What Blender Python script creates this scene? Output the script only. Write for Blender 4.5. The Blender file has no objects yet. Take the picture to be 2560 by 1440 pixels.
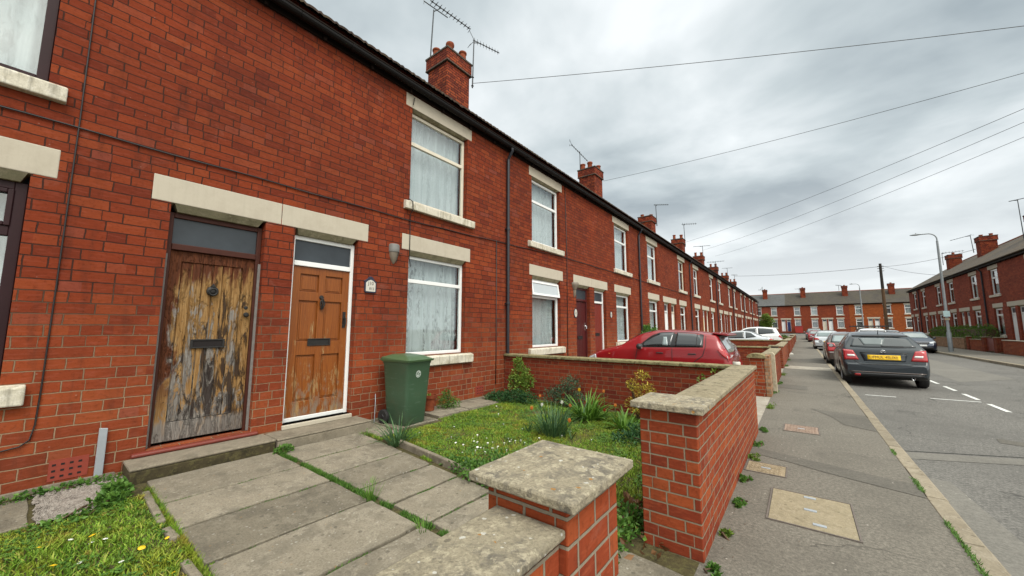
import bpy, bmesh, math, random
from mathutils import Vector, Matrix, noise
from mathutils.bvhtree import BVHTree
R = math.radians
rnd = random.Random(11)
SC = bpy.context.scene
COL = SC.collection

# ------------------------------------------------------------------ objects and meshes
def tag(o, label=None, cat=None, group=None, kind=None):
    if label: o['label'] = label
    if cat: o['category'] = cat
    if group: o['group'] = group
    if kind: o['kind'] = kind
    return o

def thing(name, label, cat, loc=(0, 0, 0), rz=0.0, group=None):
    o = bpy.data.objects.new(name, None)
    COL.objects.link(o)
    o.empty_display_size = 0.1
    o.location = loc
    o.rotation_euler = (0, 0, rz)
    return tag(o, label, cat, group)

def boxuv(me):
    uv = me.uv_layers.new(name='UVMap')
    vs = me.vertices
    for p in me.polygons:
        n = p.normal
        ax, ay, az = abs(n.x), abs(n.y), abs(n.z)
        for li in p.loop_indices:
            c = vs[me.loops[li].vertex_index].co
            if az > ax and az > ay: uv.data[li].uv = (c.y, c.x)
            elif ax >= ay: uv.data[li].uv = (c.y, c.z)
            else: uv.data[li].uv = (c.x, c.z)

class MB:
    def __init__(s):
        s.v = []; s.f = []; s.m = []; s.mi = 0
    def vert(s, *c):
        s.v.append(tuple(c)); return len(s.v) - 1
    def face(s, *ix):
        s.f.append(tuple(ix)); s.m.append(s.mi)
    def poly(s, pts):
        b = len(s.v); s.v.extend(tuple(p) for p in pts); s.face(*range(b, b + len(pts)))
    def box(s, x0, x1, y0, y1, z0, z1):
        if x0 > x1: x0, x1 = x1, x0
        if y0 > y1: y0, y1 = y1, y0
        if z0 > z1: z0, z1 = z1, z0
        b = len(s.v)
        s.v += [(x0, y0, z0), (x1, y0, z0), (x1, y1, z0), (x0, y1, z0), (x0, y0, z1), (x1, y0, z1), (x1, y1, z1), (x0, y1, z1)]
        for q in ((0, 3, 2, 1), (4, 5, 6, 7), (0, 1, 5, 4), (1, 2, 6, 5), (2, 3, 7, 6), (3, 0, 4, 7)):
            s.face(*[b + i for i in q])
    def prism(s, pts, axis, a, b):
        """closed polygon pts (2d) extruded along axis from a to b"""
        def P(p, t):
            return (t, p[0], p[1]) if axis == 'x' else (p[0], t, p[1]) if axis == 'y' else (p[0], p[1], t)
        k = len(s.v); n = len(pts)
        s.v += [P(p, a) for p in pts] + [P(p, b) for p in pts]
        s.face(*[k + i for i in reversed(range(n))]); s.face(*[k + n + i for i in range(n)])
        for i in range(n):
            j = (i + 1) % n
            s.face(k + i, k + j, k + n + j, k + n + i)
    def tube(s, path, r, n=6, cap=True):
        rr = r if isinstance(r, (list, tuple)) else [r] * len(path)
        path = [Vector(p) for p in path]
        k = len(s.v); up = Vector((0.13, 0.21, 0.97)).normalized()
        for i, p in enumerate(path):
            d = (path[min(i + 1, len(path) - 1)] - path[max(i - 1, 0)])
            d = d.normalized() if d.length > 1e-9 else Vector((0, 0, 1))
            a = d.cross(up)
            if a.length < 0.2: a = d.cross(Vector((1, 0.1, 0)))
            a.normalize(); b = d.cross(a)
            for j in range(n):
                t = 2 * math.pi * j / n
                s.v.append(tuple(p + (a * math.cos(t) + b * math.sin(t)) * rr[i]))
        for i in range(len(path) - 1):
            for j in range(n):
                j2 = (j + 1) % n
                s.face(k + i * n + j, k + i * n + j2, k + (i + 1) * n + j2, k + (i + 1) * n + j)
        if cap:
            s.face(*[k + j for j in reversed(range(n))]); e = k + (len(path) - 1) * n
            s.face(*[e + j for j in range(n)])
    def lathe(s, prof, c=(0, 0, 0), axis='z', n=20):
        """prof: list of (r, t)"""
        k = len(s.v); c = Vector(c)
        for r, t in prof:
            for j in range(n):
                a = 2 * math.pi * j / n
                p = {'z': Vector((r * math.cos(a), r * math.sin(a), t)), 'y': Vector((r * math.cos(a), t, r * math.sin(a))), 'x': Vector((t, r * math.cos(a), r * math.sin(a)))}[axis]
                s.v.append(tuple(c + p))
        for i in range(len(prof) - 1):
            for j in range(n):
                j2 = (j + 1) % n
                s.face(k + i * n + j, k + i * n + j2, k + (i + 1) * n + j2, k + (i + 1) * n + j)
    def grid(s, P):
        k = len(s.v); n = len(P); m = len(P[0])
        for row in P: s.v += [tuple(p) for p in row]
        for i in range(n - 1):
            for j in range(m - 1):
                s.face(k + i * m + j, k + i * m + j + 1, k + (i + 1) * m + j + 1, k + (i + 1) * m + j)
    def build(s, name, mats, parent=None, smooth=None, bevel=None, recalc=True, seg=2, loc=None):
        me = bpy.data.meshes.new(name)
        me.from_pydata(s.v, [], s.f)
        if recalc:
            bm = bmesh.new(); bm.from_mesh(me)
            bmesh.ops.recalc_face_normals(bm, faces=bm.faces)
            bm.to_mesh(me); bm.free()
        if not isinstance(mats, (list, tuple)): mats = [mats]
        for m in mats: me.materials.append(m)
        if len(mats) > 1: me.polygons.foreach_set('material_index', s.m)
        me.update()
        boxuv(me)
        if smooth is not None:
            me.polygons.foreach_set('use_smooth', [True] * len(me.polygons))
            if smooth < 179: me.set_sharp_from_angle(angle=R(smooth))
        o = bpy.data.objects.new(name, me)
        COL.objects.link(o)
        if parent: o.parent = parent
        if loc: o.location = loc
        if bevel:
            b = o.modifiers.new('bevel', 'BEVEL'); b.width = bevel; b.segments = seg; b.limit_method = 'ANGLE'; b.angle_limit = R(40)
            b.harden_normals = False
        return o

def text_mesh(name, body, size, mat, parent, mtx, extrude=0.0015, sx=1.0):
    cu = bpy.data.curves.new(name, 'FONT'); cu.body = body; cu.size = size
    cu.align_x = 'CENTER'; cu.align_y = 'CENTER'; cu.extrude = extrude
    t = bpy.data.objects.new(name, cu); COL.objects.link(t)
    dg = bpy.context.evaluated_depsgraph_get()
    me = bpy.data.meshes.new_from_object(t.evaluated_get(dg))
    bpy.data.objects.remove(t); bpy.data.curves.remove(cu)
    me.transform(mtx @ Matrix.Diagonal((sx, 1, 1, 1)))
    me.name = name; me.materials.clear(); me.materials.append(mat)
    o = bpy.data.objects.new(name, me); COL.objects.link(o); o.parent = parent
    return o

# ------------------------------------------------------------------ node helpers
class NT:
    def __init__(s, name):
        s.mat = bpy.data.materials.new(name); s.mat.use_nodes = True
        s.t = s.mat.node_tree; s.t.nodes.clear()
        s.out = s.n('ShaderNodeOutputMaterial')
    def n(s, typ, **kw):
        nd = s.t.nodes.new(typ)
        for k, v in kw.items():
            if k.startswith('_'): nd.inputs[k[1:].replace('_', ' ')].default_value = v
            else: setattr(nd, k, v)
        return nd
    def l(s, a, b): s.t.links.new(a, b)
    def put(s, nd, key, v):
        sock = nd.inputs[key]
        if isinstance(v, (int, float, tuple, list)):
            if isinstance(v, (tuple, list)) and len(v) == 3 and sock.type == 'RGBA': v = (*v, 1)
            sock.default_value = v
        else: s.l(v, sock)
    def math(s, op, a, b=0.5, c=None, clamp=False):
        nd = s.n('ShaderNodeMath', operation=op); nd.use_clamp = clamp
        s.put(nd, 0, a); s.put(nd, 1, b)
        if c is not None: s.put(nd, 2, c)
        return nd.outputs[0]
    def mix(s, f, a, b, mode='MIX'):
        nd = s.n('ShaderNodeMix', data_type='RGBA', blend_type=mode)
        s.put(nd, 0, f)
        for k, v in ((6, a), (7, b)):
            if isinstance(v, (tuple, list)): nd.inputs[k].default_value = (*v[:3], 1)
            else: s.l(v, nd.inputs[k])
        return nd.outputs[2]
    def ramp(s, f, stops, mode='LINEAR'):
        nd = s.n('ShaderNodeValToRGB'); cr = nd.color_ramp; cr.interpolation = mode
        while len(cr.elements) < len(stops): cr.elements.new(0.5)
        for e, (p, c) in zip(cr.elements, stops):
            e.position = p; e.color = (*c, 1) if isinstance(c, (tuple, list)) else (c, c, c, 1)
        s.l(f, nd.inputs[0]); return nd.outputs[0]
    def coord(s, kind='UV', scale=None, off=None):
        if kind == 'pos': o = s.n('ShaderNodeNewGeometry').outputs['Position']
        else: o = s.n('ShaderNodeTexCoord').outputs[kind]
        if scale or off:
            mp = s.n('ShaderNodeMapping')
            if scale: mp.inputs['Scale'].default_value = scale
            if off: mp.inputs['Location'].default_value = off
            s.l(o, mp.inputs[0]); o = mp.outputs[0]
        return o
    def noise(s, v, scale, det=4, rough=0.55, dist=0.0, out=0):
        nd = s.n('ShaderNodeTexNoise', _Scale=scale, _Detail=det, _Roughness=rough, _Distortion=dist)
        s.l(v, nd.inputs['Vector']); return nd.outputs[out]
    def vor(s, v, scale, feat='F1', out='Distance', rand=1.0):
        nd = s.n('ShaderNodeTexVoronoi', feature=feat, _Scale=scale, _Randomness=rand)
        s.l(v, nd.inputs['Vector']); return nd.outputs[out]
    def step(s, f, lo, hi):
        nd = s.n('ShaderNodeMapRange', clamp=True)
        s.put(nd, 'Value', f); nd.inputs['From Min'].default_value = lo; nd.inputs['From Max'].default_value = hi
        return nd.outputs[0]
    def bump(s, h, strength=0.5, dist=0.01, normal=None):
        nd = s.n('ShaderNodeBump', _Strength=strength, _Distance=dist)
        s.l(h, nd.inputs['Height'])
        if normal: s.l(normal, nd.inputs['Normal'])
        return nd.outputs[0]
    def done(s, color, rough=0.8, normal=None, **kw):
        p = s.n('ShaderNodeBsdfPrincipled')
        s.put(p, 'Base Color', color); s.put(p, 'Roughness', rough)
        for k, v in kw.items(): s.put(p, k.replace('_', ' '), v)
        if normal: s.l(normal, p.inputs['Normal'])
        s.l(p.outputs[0], s.out.inputs[0]); return s.mat

def sepz(t, v):
    nd = t.n('ShaderNodeSeparateXYZ'); t.l(v, nd.inputs[0]); return nd.outputs

def plain(name, col, rough=0.6, metal=0.0, var=0.15, vs=6.0, bump=0.0, coat=0.0, spec=0.5):
    t = NT(name)
    v = t.coord('Object')
    n = t.noise(v, vs, 5, 0.6)
    c = t.mix(n, tuple(x * (1 - var) for x in col), tuple(min(1, x * (1 + var)) for x in col))
    nb = t.bump(t.noise(v, vs * 12, 4), bump, 0.004) if bump else None
    return t.done(c, rough, nb, Metallic=metal, Coat_Weight=coat, Specular_IOR_Level=spec)

def brick_mat(name, bw, bh, mort, stops, mort_lo, mort_hi, zmix=None, blotch=0.35, bump=0.6, msize=0.006, jitter=0.004, coat_dirt=(0.03, 0.018, 0.014), scuff=0.0, finer=None):
    t = NT(name)
    uv = t.coord('UV')
    nz = t.noise(uv, 2.3, 2, out=1)
    sub = t.n('ShaderNodeVectorMath', operation='SUBTRACT'); t.l(nz, sub.inputs[0]); sub.inputs[1].default_value = (0.5, 0.5, 0.5)
    nz2 = t.noise(uv, 21.0, 2, out=1)
    sub2 = t.n('ShaderNodeVectorMath', operation='SUBTRACT'); t.l(nz2, sub2.inputs[0]); sub2.inputs[1].default_value = (0.5, 0.5, 0.5)
    m1 = t.n('ShaderNodeVectorMath', operation='MULTIPLY_ADD'); t.l(sub.outputs[0], m1.inputs[0]); m1.inputs[1].default_value = (jitter * 4, jitter * 2.4, 0); t.l(uv, m1.inputs[2])
    m2 = t.n('ShaderNodeVectorMath', operation='MULTIPLY_ADD'); t.l(sub2.outputs[0], m2.inputs[0]); m2.inputs[1].default_value = (jitter * 1.6, jitter * 1.4, 0); t.l(m1.outputs[0], m2.inputs[2])
    # irregular bond: each course gets its own small shift
    sx = sepz(t, m2.outputs[0])
    sx = [sx[0], sx[1]]
    if finer: sx[1] = t.math('ADD', sx[1], t.math('MULTIPLY', t.math('MAXIMUM', t.math('SUBTRACT', sx[1], finer[0]), 0.0), finer[1]))
    row = t.math('FLOOR', t.math('DIVIDE', sx[1], bh), 0)
    wn = t.n('ShaderNodeTexWhiteNoise', noise_dimensions='1D'); t.l(row, wn.inputs['W'])
    shift = t.math('MULTIPLY', t.math('SUBTRACT', wn.outputs[0], 0.5), bw * 0.3)
    cx = t.n('ShaderNodeCombineXYZ'); t.l(t.math('ADD', sx[0], shift), cx.inputs[0]); t.l(sx[1], cx.inputs[1])
    def bricknode(w, off):
        b = t.n('ShaderNodeTexBrick', offset=0.5, offset_frequency=2, squash=1.0, squash_frequency=2)
        t.l(cx.outputs[0], b.inputs['Vector'])
        for k, v in (('Color1', (0, 0, 0, 1)), ('Color2', (1, 1, 1, 1)), ('Mortar', (0.5, 0.5, 0.5, 1))): b.inputs[k].default_value = v
        b.inputs['Scale'].default_value = 1.0; b.inputs['Mortar Size'].default_value = msize; b.inputs['Mortar Smooth'].default_value = 0.35
        b.inputs['Bias'].default_value = 0.0; b.inputs['Brick Width'].default_value = w; b.inputs['Row Height'].default_value = bh
        return b
    b1 = bricknode(bw, 0.5); b2 = bricknode(bw * 0.5, 0.5)
    # now and then a header: choose the half-length bricks inside random cells
    cell = t.n('ShaderNodeTexWhiteNoise', noise_dimensions='2D')
    cv = t.n('ShaderNodeCombineXYZ')
    t.l(t.math('FLOOR', t.math('DIVIDE', t.math('ADD', t.math('ADD', sx[0], shift), t.math('MULTIPLY', t.math('MODULO', row, 2.0), bw * 0.5)), bw), 0), cv.inputs[0]); t.l(row, cv.inputs[1])
    t.l(cv.outputs[0], cell.inputs['Vector'])
    hd = t.math('LESS_THAN', cell.outputs[0], 0.24)
    fac = t.mix(hd, b1.outputs['Fac'], b2.outputs['Fac'])
    val = t.mix(hd, b1.outputs['Color'], b2.outputs['Color'])
    col = t.ramp(val, stops)
    pos = t.coord('pos')
    big = t.noise(pos, 0.9, 5, 0.6)
    col = t.mix(t.math('MULTIPLY', t.step(big, 0.35, 0.75), blotch), col, coat_dirt)
    fine = t.noise(uv, 34, 5, 0.7)
    col = t.mix(t.math('MULTIPLY', t.step(fine, 0.52, 0.72), 0.62), col, tuple(c * 0.38 for c in stops[len(stops) // 2][1]))
    sm = t.noise(t.coord('UV', (3, 16, 1)), 3, 4, 0.6)
    col = t.mix(t.math('MULTIPLY', t.step(sm, 0.5, 0.8), 0.35), col, tuple(min(1, c * 1.5 + 0.02) for c in stops[-1][1]))
    ef = t.noise(pos, 2.6, 6, 0.72, 0.6)
    col = t.mix(t.math('MULTIPLY', t.step(ef, 0.60, 0.78), 0.30), col, (0.36, 0.22, 0.17))
    st_ = t.noise(t.coord('UV', (5.0, 0.7, 1)), 1.6, 5, 0.65)
    col = t.mix(t.math('MULTIPLY', t.step(st_, 0.54, 0.74), 0.38), col, coat_dirt)
    if scuff:
        sc = t.vor(t.coord('UV', (1, 1.7, 1)), 6.0)
        col = t.mix(t.math('MULTIPLY', t.math('LESS_THAN', sc, 0.035), scuff), col, (0.42, 0.36, 0.3))
    if zmix:
        z = sepz(t, pos)[2]
        zf = t.step(t.math('ADD', z, t.math('MULTIPLY', t.math('SUBTRACT', t.noise(pos, 1.3, 4), 0.5), 1.6)), zmix[0], zmix[1])
        mcol = t.mix(zf, mort_lo, mort_hi)
        up = t.mix(1.0, col, (0.84, 0.74, 0.76), 'MULTIPLY')
        col = t.mix(zf, col, up)
    else: mcol = t.mix(t.noise(pos, 3, 3), mort_lo, mort_hi)
    mcol = t.mix(t.noise(uv, 60, 3), t.mix(1.0, mcol, (0.6, 0.6, 0.6), 'MULTIPLY'), mcol)
    fs = t.step(fac, 0.25, 0.8)
    col = t.mix(fs, col, mcol)
    h = t.math('SUBTRACT', t.math('MULTIPLY', fine, 0.35), fac)
    nb = t.bump(h, bump, 0.007)
    return t.done(col, 0.92, nb, Specular_IOR_Level=0.12)

def stone_mat(name, base, dark, light, spots=0.0, scale=5.0, bump=0.5, lichen=None, streak=0.0, rough=0.9, speck=0.6, blot=0.75, island=0.0):
    t = NT(name)
    v = t.coord('Object')
    n1 = t.noise(v, scale, 7, 0.65); n2 = t.noise(v, scale * 2.7, 6, 0.7, 0.4); n3 = t.noise(v, min(scale * 22, 95), 5, 0.75)
    c = t.mix(t.step(n1, 0.34, 0.54), dark, base)
    c = t.mix(t.math('MULTIPLY', t.step(n2, 0.5, 0.6), blot), c, light)
    c = t.mix(t.math('MULTIPLY', t.step(n3, 0.45, 0.75), speck), c, tuple(x * 0.45 for x in base))
    if island:
        ri = t.n('ShaderNodeNewGeometry').outputs['Random Per Island']
        c = t.mix(1.0, c, t.ramp(ri, [(0.0, (1 - island, 1 - island, 1 - island * 1.1)), (1.0, (1 + island, 1 + island, 1 + island * .9))]), 'MULTIPLY')
    if spots:
        vs_ = t.noise(v, 40, 2, out=1)
        w = t.n('ShaderNodeVectorMath', operation='MULTIPLY_ADD'); t.l(vs_, w.inputs[0]); w.inputs[1].default_value = (0.02, 0.02, 0.02); t.l(v, w.inputs[2])
        s1 = t.vor(w.outputs[0], 32, out='Distance'); r1 = t.vor(w.outputs[0], 32, out='Color')
        rr = sepz(t, r1)
        thr = t.math('MULTIPLY', t.step(rr[0], 0.4, 1.0), 0.27)
        k = t.math('LESS_THAN', s1, thr)
        sc = t.mix(t.math('GREATER_THAN', rr[1], 0.8), (0.62, 0.6, 0.54), lichen or (0.4, 0.2, 0.05))
        c = t.mix(t.math('MULTIPLY', k, spots), c, sc)
        s2 = t.vor(v, 11); c = t.mix(t.math('MULTIPLY', t.math('LESS_THAN', s2, t.math('MULTIPLY', n2, 0.28)), 0.5), c, tuple(x * 0.4 for x in dark))
    if streak:
        sv = t.coord('Object', (30, 30, 2.0)); s = t.noise(sv, 1.0, 4)
        c = t.mix(t.math('MULTIPLY', t.step(s, 0.5, 0.75), streak), c, (0.05, 0.045, 0.035))
    nb = t.bump(t.math('ADD', n3, t.math('MULTIPLY', n2, 1.6)), bump, 0.008)
    return t.done(c, rough, nb, Specular_IOR_Level=0.25)

def leaf_mat(name, stops, rough=0.55, trans=0.25):
    t = NT(name)
    g = t.n('ShaderNodeNewGeometry')
    c = t.ramp(g.outputs['Random Per Island'], stops)
    n = t.noise(g.outputs['Position'], 5.0, 3)
    c = t.mix(t.math('MULTIPLY', t.step(n, 0.35, 0.75), 0.45), c, stops[-1][1])
    p = t.n('ShaderNodeBsdfPrincipled', _Roughness=rough); t.l(c, p.inputs['Base Color']); p.inputs['Specular IOR Level'].default_value = 0.35
    tr = t.n('ShaderNodeBsdfTranslucent'); t.l(c, tr.inputs[0])
    mx = t.n('ShaderNodeMixShader', _Fac=trans); t.l(p.outputs[0], mx.inputs[1]); t.l(tr.outputs[0], mx.inputs[2])
    t.l(mx.outputs[0], t.out.inputs[0]); return t.mat
# ------------------------------------------------------------------ materials
M = {}
RED = [(0.0, (0.155, 0.031, 0.0145)), (0.15, (0.205, 0.041, 0.0155)), (0.6, (0.24, 0.0485, 0.0165)), (0.92, (0.285, 0.066, 0.0215)), (1.0, (0.24, 0.063, 0.036))]
M['brick'] = brick_mat('house_brick', 0.275, 0.099, 0.006, RED, (0.33, 0.225, 0.14), (0.058, 0.027, 0.02), (0.6, 2.0), 0.40, 1.1, 0.0056, 0.0058, scuff=0.35, finer=(2.95, .13))
M['brick_right'] = brick_mat('house_brick_right', 0.26, 0.09, 0.006, [(0.0, (0.16, 0.033, 0.02)), (0.5, (0.23, 0.048, 0.026)), (1.0, (0.29, 0.066, 0.032))], (0.14, 0.08, 0.055), (0.10, 0.05, 0.04), None, 0.25, 0.3, 0.006)
M['brick_orange'] = brick_mat('house_brick_orange', 0.26, 0.09, 0.006, [(0.0, (0.22, 0.052, 0.016)), (0.5, (0.28, 0.066, 0.018)), (1.0, (0.33, 0.088, 0.024))], (0.2, 0.09, 0.04), (0.16, 0.07, 0.03), None, 0.15, 0.2, 0.006)
M['brick_far'] = brick_mat('house_brick_far', 0.26, 0.09, 0.006, [(0.0, (0.17, 0.034, 0.018)), (0.5, (0.215, 0.044, 0.02)), (1.0, (0.26, 0.056, 0.024))], (0.16, 0.06, 0.035), (0.12, 0.05, 0.03), None, 0.2, 0.2, 0.006)
WB = [(0.0, (0.185, 0.033, 0.016)), (0.35, (0.235, 0.042, 0.0165)), (0.7, (0.275, 0.053, 0.018)), (1.0, (0.325, 0.075, 0.024))]
M['brick_wall'] = brick_mat('garden_wall_brick', 0.225, 0.075, 0.01, WB, (0.33, 0.27, 0.19), (0.24, 0.19, 0.13), None, 0.22, 0.9, 0.0062, 0.0022, scuff=0.3)
M['brick_wall_dark'] = brick_mat('garden_wall_brick_dark', 0.225, 0.075, 0.01, [(0.0, (0.135, 0.022, 0.014)), (0.5, (0.2, 0.034, 0.016)), (1.0, (0.27, 0.05, 0.02))], (0.27, 0.17, 0.1), (0.2, 0.12, 0.07), None, 0.3, 0.8, 0.0055, 0.003)
M['brick_chimney'] = brick_mat('chimney_brick', 0.26, 0.08, 0.01, [(0.0, (0.12, 0.02, 0.012)), (0.5, (0.22, 0.04, 0.018)), (1.0, (0.31, 0.066, 0.024))], (0.03, 0.02, 0.018), (0.02, 0.014, 0.012), None, 0.45, 0.9, 0.009, 0.007)
M['lintel'] = stone_mat('painted_lintel_stone', (0.45, 0.405, 0.325), (0.41, 0.365, 0.29), (0.47, 0.425, 0.34), scale=3, bump=0.1, streak=0.06, speck=0.08, blot=0.4)
M['lintel_soffit'] = stone_mat('grey_green_lintel_underside', (0.26, 0.24, 0.155), (0.17, 0.155, 0.095), (0.34, 0.3, 0.21), scale=5, bump=0.2)  # darker grey-green than the lintel face
M['sill'] = stone_mat('weathered_white_sill', (0.60, 0.56, 0.46), (0.42, 0.38, 0.28), (0.7, 0.66, 0.57), scale=4, bump=0.25, streak=0.55)
M['cap'] = stone_mat('lichen_cap_stone', (0.375, 0.325, 0.23), (0.155, 0.14, 0.118), (0.56, 0.49, 0.35), spots=0.9, scale=10, bump=1.3, speck=.95)
M['coping'] = stone_mat('mossy_coping_stone', (0.285, 0.24, 0.158), (0.13, 0.11, 0.068), (0.38, 0.33, 0.22), spots=0.35, scale=9, bump=1.0, speck=.8)
M['coping_moss'] = stone_mat('moss_coping', (0.23, 0.2, 0.105), (0.065, 0.06, 0.022), (0.33, 0.29, 0.15), scale=9, bump=0.8)
M['slab'] = stone_mat('paving_slab_stone', (0.225, 0.196, 0.15), (0.145, 0.128, 0.10), (0.275, 0.243, 0.19), spots=0.25, scale=3.4, bump=0.9, speck=.9, island=.2)
M['step'] = stone_mat('doorstep_stone', (0.22, 0.19, 0.142), (0.145, 0.125, 0.092), (0.27, 0.232, 0.175), scale=4, bump=0.5)
M['step_moss'] = stone_mat('mossy_doorstep_face', (0.06, 0.048, 0.024), (0.028, 0.024, 0.013), (0.10, 0.088, 0.036), scale=8, bump=0.5)
M['kerb'] = stone_mat('kerb_stone', (0.245, 0.208, 0.152), (0.185, 0.155, 0.112), (0.29, 0.25, 0.19), spots=0.15, scale=3, bump=0.5, island=.14)
M['gravel_pink'] = stone_mat('pink_gravel', (0.31, 0.27, 0.235), (0.17, 0.145, 0.125), (0.42, 0.38, 0.34), scale=16, bump=1.0)
M['cover'] = stone_mat('concrete_cover', (0.285, 0.24, 0.158), (0.225, 0.188, 0.122), (0.33, 0.28, 0.195), spots=0.12, scale=9, bump=0.6)
M['cover_red'] = stone_mat('rusty_iron_cover', (0.30, 0.215, 0.165), (0.2, 0.14, 0.11), (0.36, 0.28, 0.22), scale=10, bump=0.7)
M['cover_tan'] = stone_mat('tan_iron_cover', (0.30, 0.24, 0.155), (0.2, 0.16, 0.1), (0.36, 0.29, 0.2), scale=10, bump=0.7)

def asphalt(name, base, spread, cs=110.0, crack=True, big=0.6, light=0.5):
    t = NT(name); v = t.coord('pos')
    n = t.math('ADD', t.math('MULTIPLY', t.noise(v, cs, 3, 0.8), .45), t.math('MULTIPLY', t.noise(v, 38.0, 4, 0.75), .55)); nb = t.noise(v, big, 5, 0.6); nm = t.noise(v, 7, 5, 0.65)
    c = t.ramp(n, [(0.36, tuple(b * (1 - spread) for b in base)), (0.5, base), (0.64, tuple(b * (1 + spread * 1.3) for b in base))])
    c = t.mix(t.math('MULTIPLY', t.step(nb, 0.35, 0.7), light), c, tuple(b * 0.62 for b in base))
    c = t.mix(t.math('MULTIPLY', t.step(nm, 0.5, 0.75), 0.3), c, tuple(b * 1.25 for b in base))
    sp = t.vor(v, 17); rc = sepz(t, t.vor(v, 17, out='Color'))
    c = t.mix(t.math('MULTIPLY', t.math('LESS_THAN', sp, t.math('MULTIPLY', t.step(rc[0], 0.8, 1.0), 0.13)), 0.7), c, (0.5, 0.46, 0.4))
    bs = t.noise(v, 1.4, 6, 0.7, 0.8)
    c = t.mix(t.math('MULTIPLY', t.step(bs, 0.52, 0.68), 0.5), c, tuple(b * 0.55 for b in base))
    if crack:
        w = t.n('ShaderNodeVectorMath', operation='MULTIPLY_ADD'); t.l(t.noise(v, 1.7, 4, out=1), w.inputs[0]); w.inputs[1].default_value = (1.4, 1.4, 0); t.l(v, w.inputs[2])
        e = t.vor(w.outputs[0], 0.42, 'DISTANCE_TO_EDGE')
        k = t.math('MULTIPLY', t.math('LESS_THAN', e, 0.006), t.step(t.noise(v, 0.7, 2), 0.45, 0.55))
        c = t.mix(t.math('MULTIPLY', k, 0.75), c, tuple(b * 0.3 for b in base))
    return t.done(c, 0.85, t.bump(n, 0.6, 0.006), Specular_IOR_Level=0.35)
M['pavement'] = asphalt('pavement_asphalt', (0.142, 0.128, 0.105), 0.62)
M['pave_patch'] = asphalt('pavement_patch', (0.112, 0.102, 0.085), 0.38, crack=False)
M['road'] = asphalt('road_asphalt', (0.128, 0.121, 0.109), 0.65, 75.0, light=0.6)
M['road_patch'] = asphalt('road_patch', (0.155, 0.145, 0.126), 0.34, crack=False)
M['road_dark'] = asphalt('road_tar', (0.04, 0.038, 0.036), 0.3, crack=False)
M['ground'] = plain('bare_ground', (0.12, 0.1, 0.075), 0.95, vs=2, var=0.3)
M['soil'] = stone_mat('garden_soil', (0.085, 0.07, 0.03), (0.04, 0.035, 0.018), (0.12, 0.11, 0.04), scale=8, bump=1.0)
M['drive'] = stone_mat('concrete_drive', (0.33, 0.3, 0.25), (0.24, 0.21, 0.17), (0.4, 0.37, 0.31), scale=2, bump=0.3)
M['paint_line'] = stone_mat('road_paint', (0.66, 0.66, 0.63), (0.42, 0.42, 0.4), (0.74, 0.74, 0.72), scale=14, bump=0.2)
M['upvc'] = plain('white_frame_plastic', (0.74, 0.75, 0.74), 0.35, var=0.05)
M['cream'] = plain('cream_painted_wood', (0.62, 0.57, 0.46), 0.55, var=0.12)
M['purple'] = plain('dark_plum_painted_wood', (0.022, 0.006, 0.008), 0.5, var=0.3, spec=0.25)
M['brownframe'] = plain('dark_brown_wood', (0.05, 0.013, 0.007), 0.55, var=0.4, vs=9, spec=0.25)
M['reddoor'] = plain('red_brown_door_paint', (0.16, 0.022, 0.013), 0.35, var=0.15)
M['plumdoor'] = plain('dark_maroon_door_paint', (0.065, 0.01, 0.01), 0.32, var=0.15)
M['yellowdoor'] = plain('yellow_door_paint', (0.55, 0.36, 0.05), 0.4)
M['bluedoor'] = plain('blue_door_paint', (0.012, 0.025, 0.11), 0.4)
M['greendoor'] = plain('dark_green_door_paint', (0.012, 0.05, 0.04), 0.4)
M['black'] = plain('black_plastic', (0.014, 0.014, 0.016), 0.45, var=0.3)
M['coverframe'] = plain('worn_cover_frame', (0.12, 0.1, 0.085), 0.7, var=0.4, vs=20, bump=0.4)
M['paleglass'] = plain('painted_reflection_pane', (0.42, 0.46, 0.48), 0.12, var=0.12, vs=2)  # pale base colour stands in for a bright reflection on the open light
M['iron'] = plain('black_iron', (0.022, 0.021, 0.02), 0.5, metal=0.4, var=0.4, vs=30, bump=0.3)
M['gutter'] = plain('black_gutter', (0.007, 0.006, 0.006), 0.6, var=0.3, spec=0.2)
M['fascia'] = plain('dark_fascia_wood', (0.014, 0.009, 0.007), 0.85, var=0.4, vs=8, spec=0.1)
M['pipe'] = plain('black_drainpipe', (0.012, 0.013, 0.018), 0.35, var=0.3)
M['terracotta'] = stone_mat('terracotta_pot', (0.22, 0.052, 0.02), (0.13, 0.03, 0.014), (0.27, 0.075, 0.03), scale=7, bump=0.2)
M['airbrick'] = plain('red_air_brick', (0.22, 0.032, 0.016), 0.7, var=0.25, vs=20)
M['hole'] = plain('dark_hole', (0.008, 0.005, 0.005), 0.9)
M['cementcap'] = stone_mat('chimney_cement', (0.08, 0.065, 0.05), (0.04, 0.03, 0.025), (0.12, 0.1, 0.08), scale=8)
M['galv'] = plain('galvanised_steel', (0.36, 0.39, 0.42), 0.5, metal=0.4, var=0.15, vs=20)
M['mast'] = plain('dull_aerial_metal', (0.05, 0.055, 0.06), 0.5, metal=0.3, var=0.3, vs=14)
M['cable'] = plain('black_cable', (0.010, 0.008, 0.008), 0.5)
M['tile'] = stone_mat('roof_tile_dark', (0.055, 0.035, 0.026), (0.025, 0.018, 0.015), (0.09, 0.07, 0.035), scale=3, bump=0.4)

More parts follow.
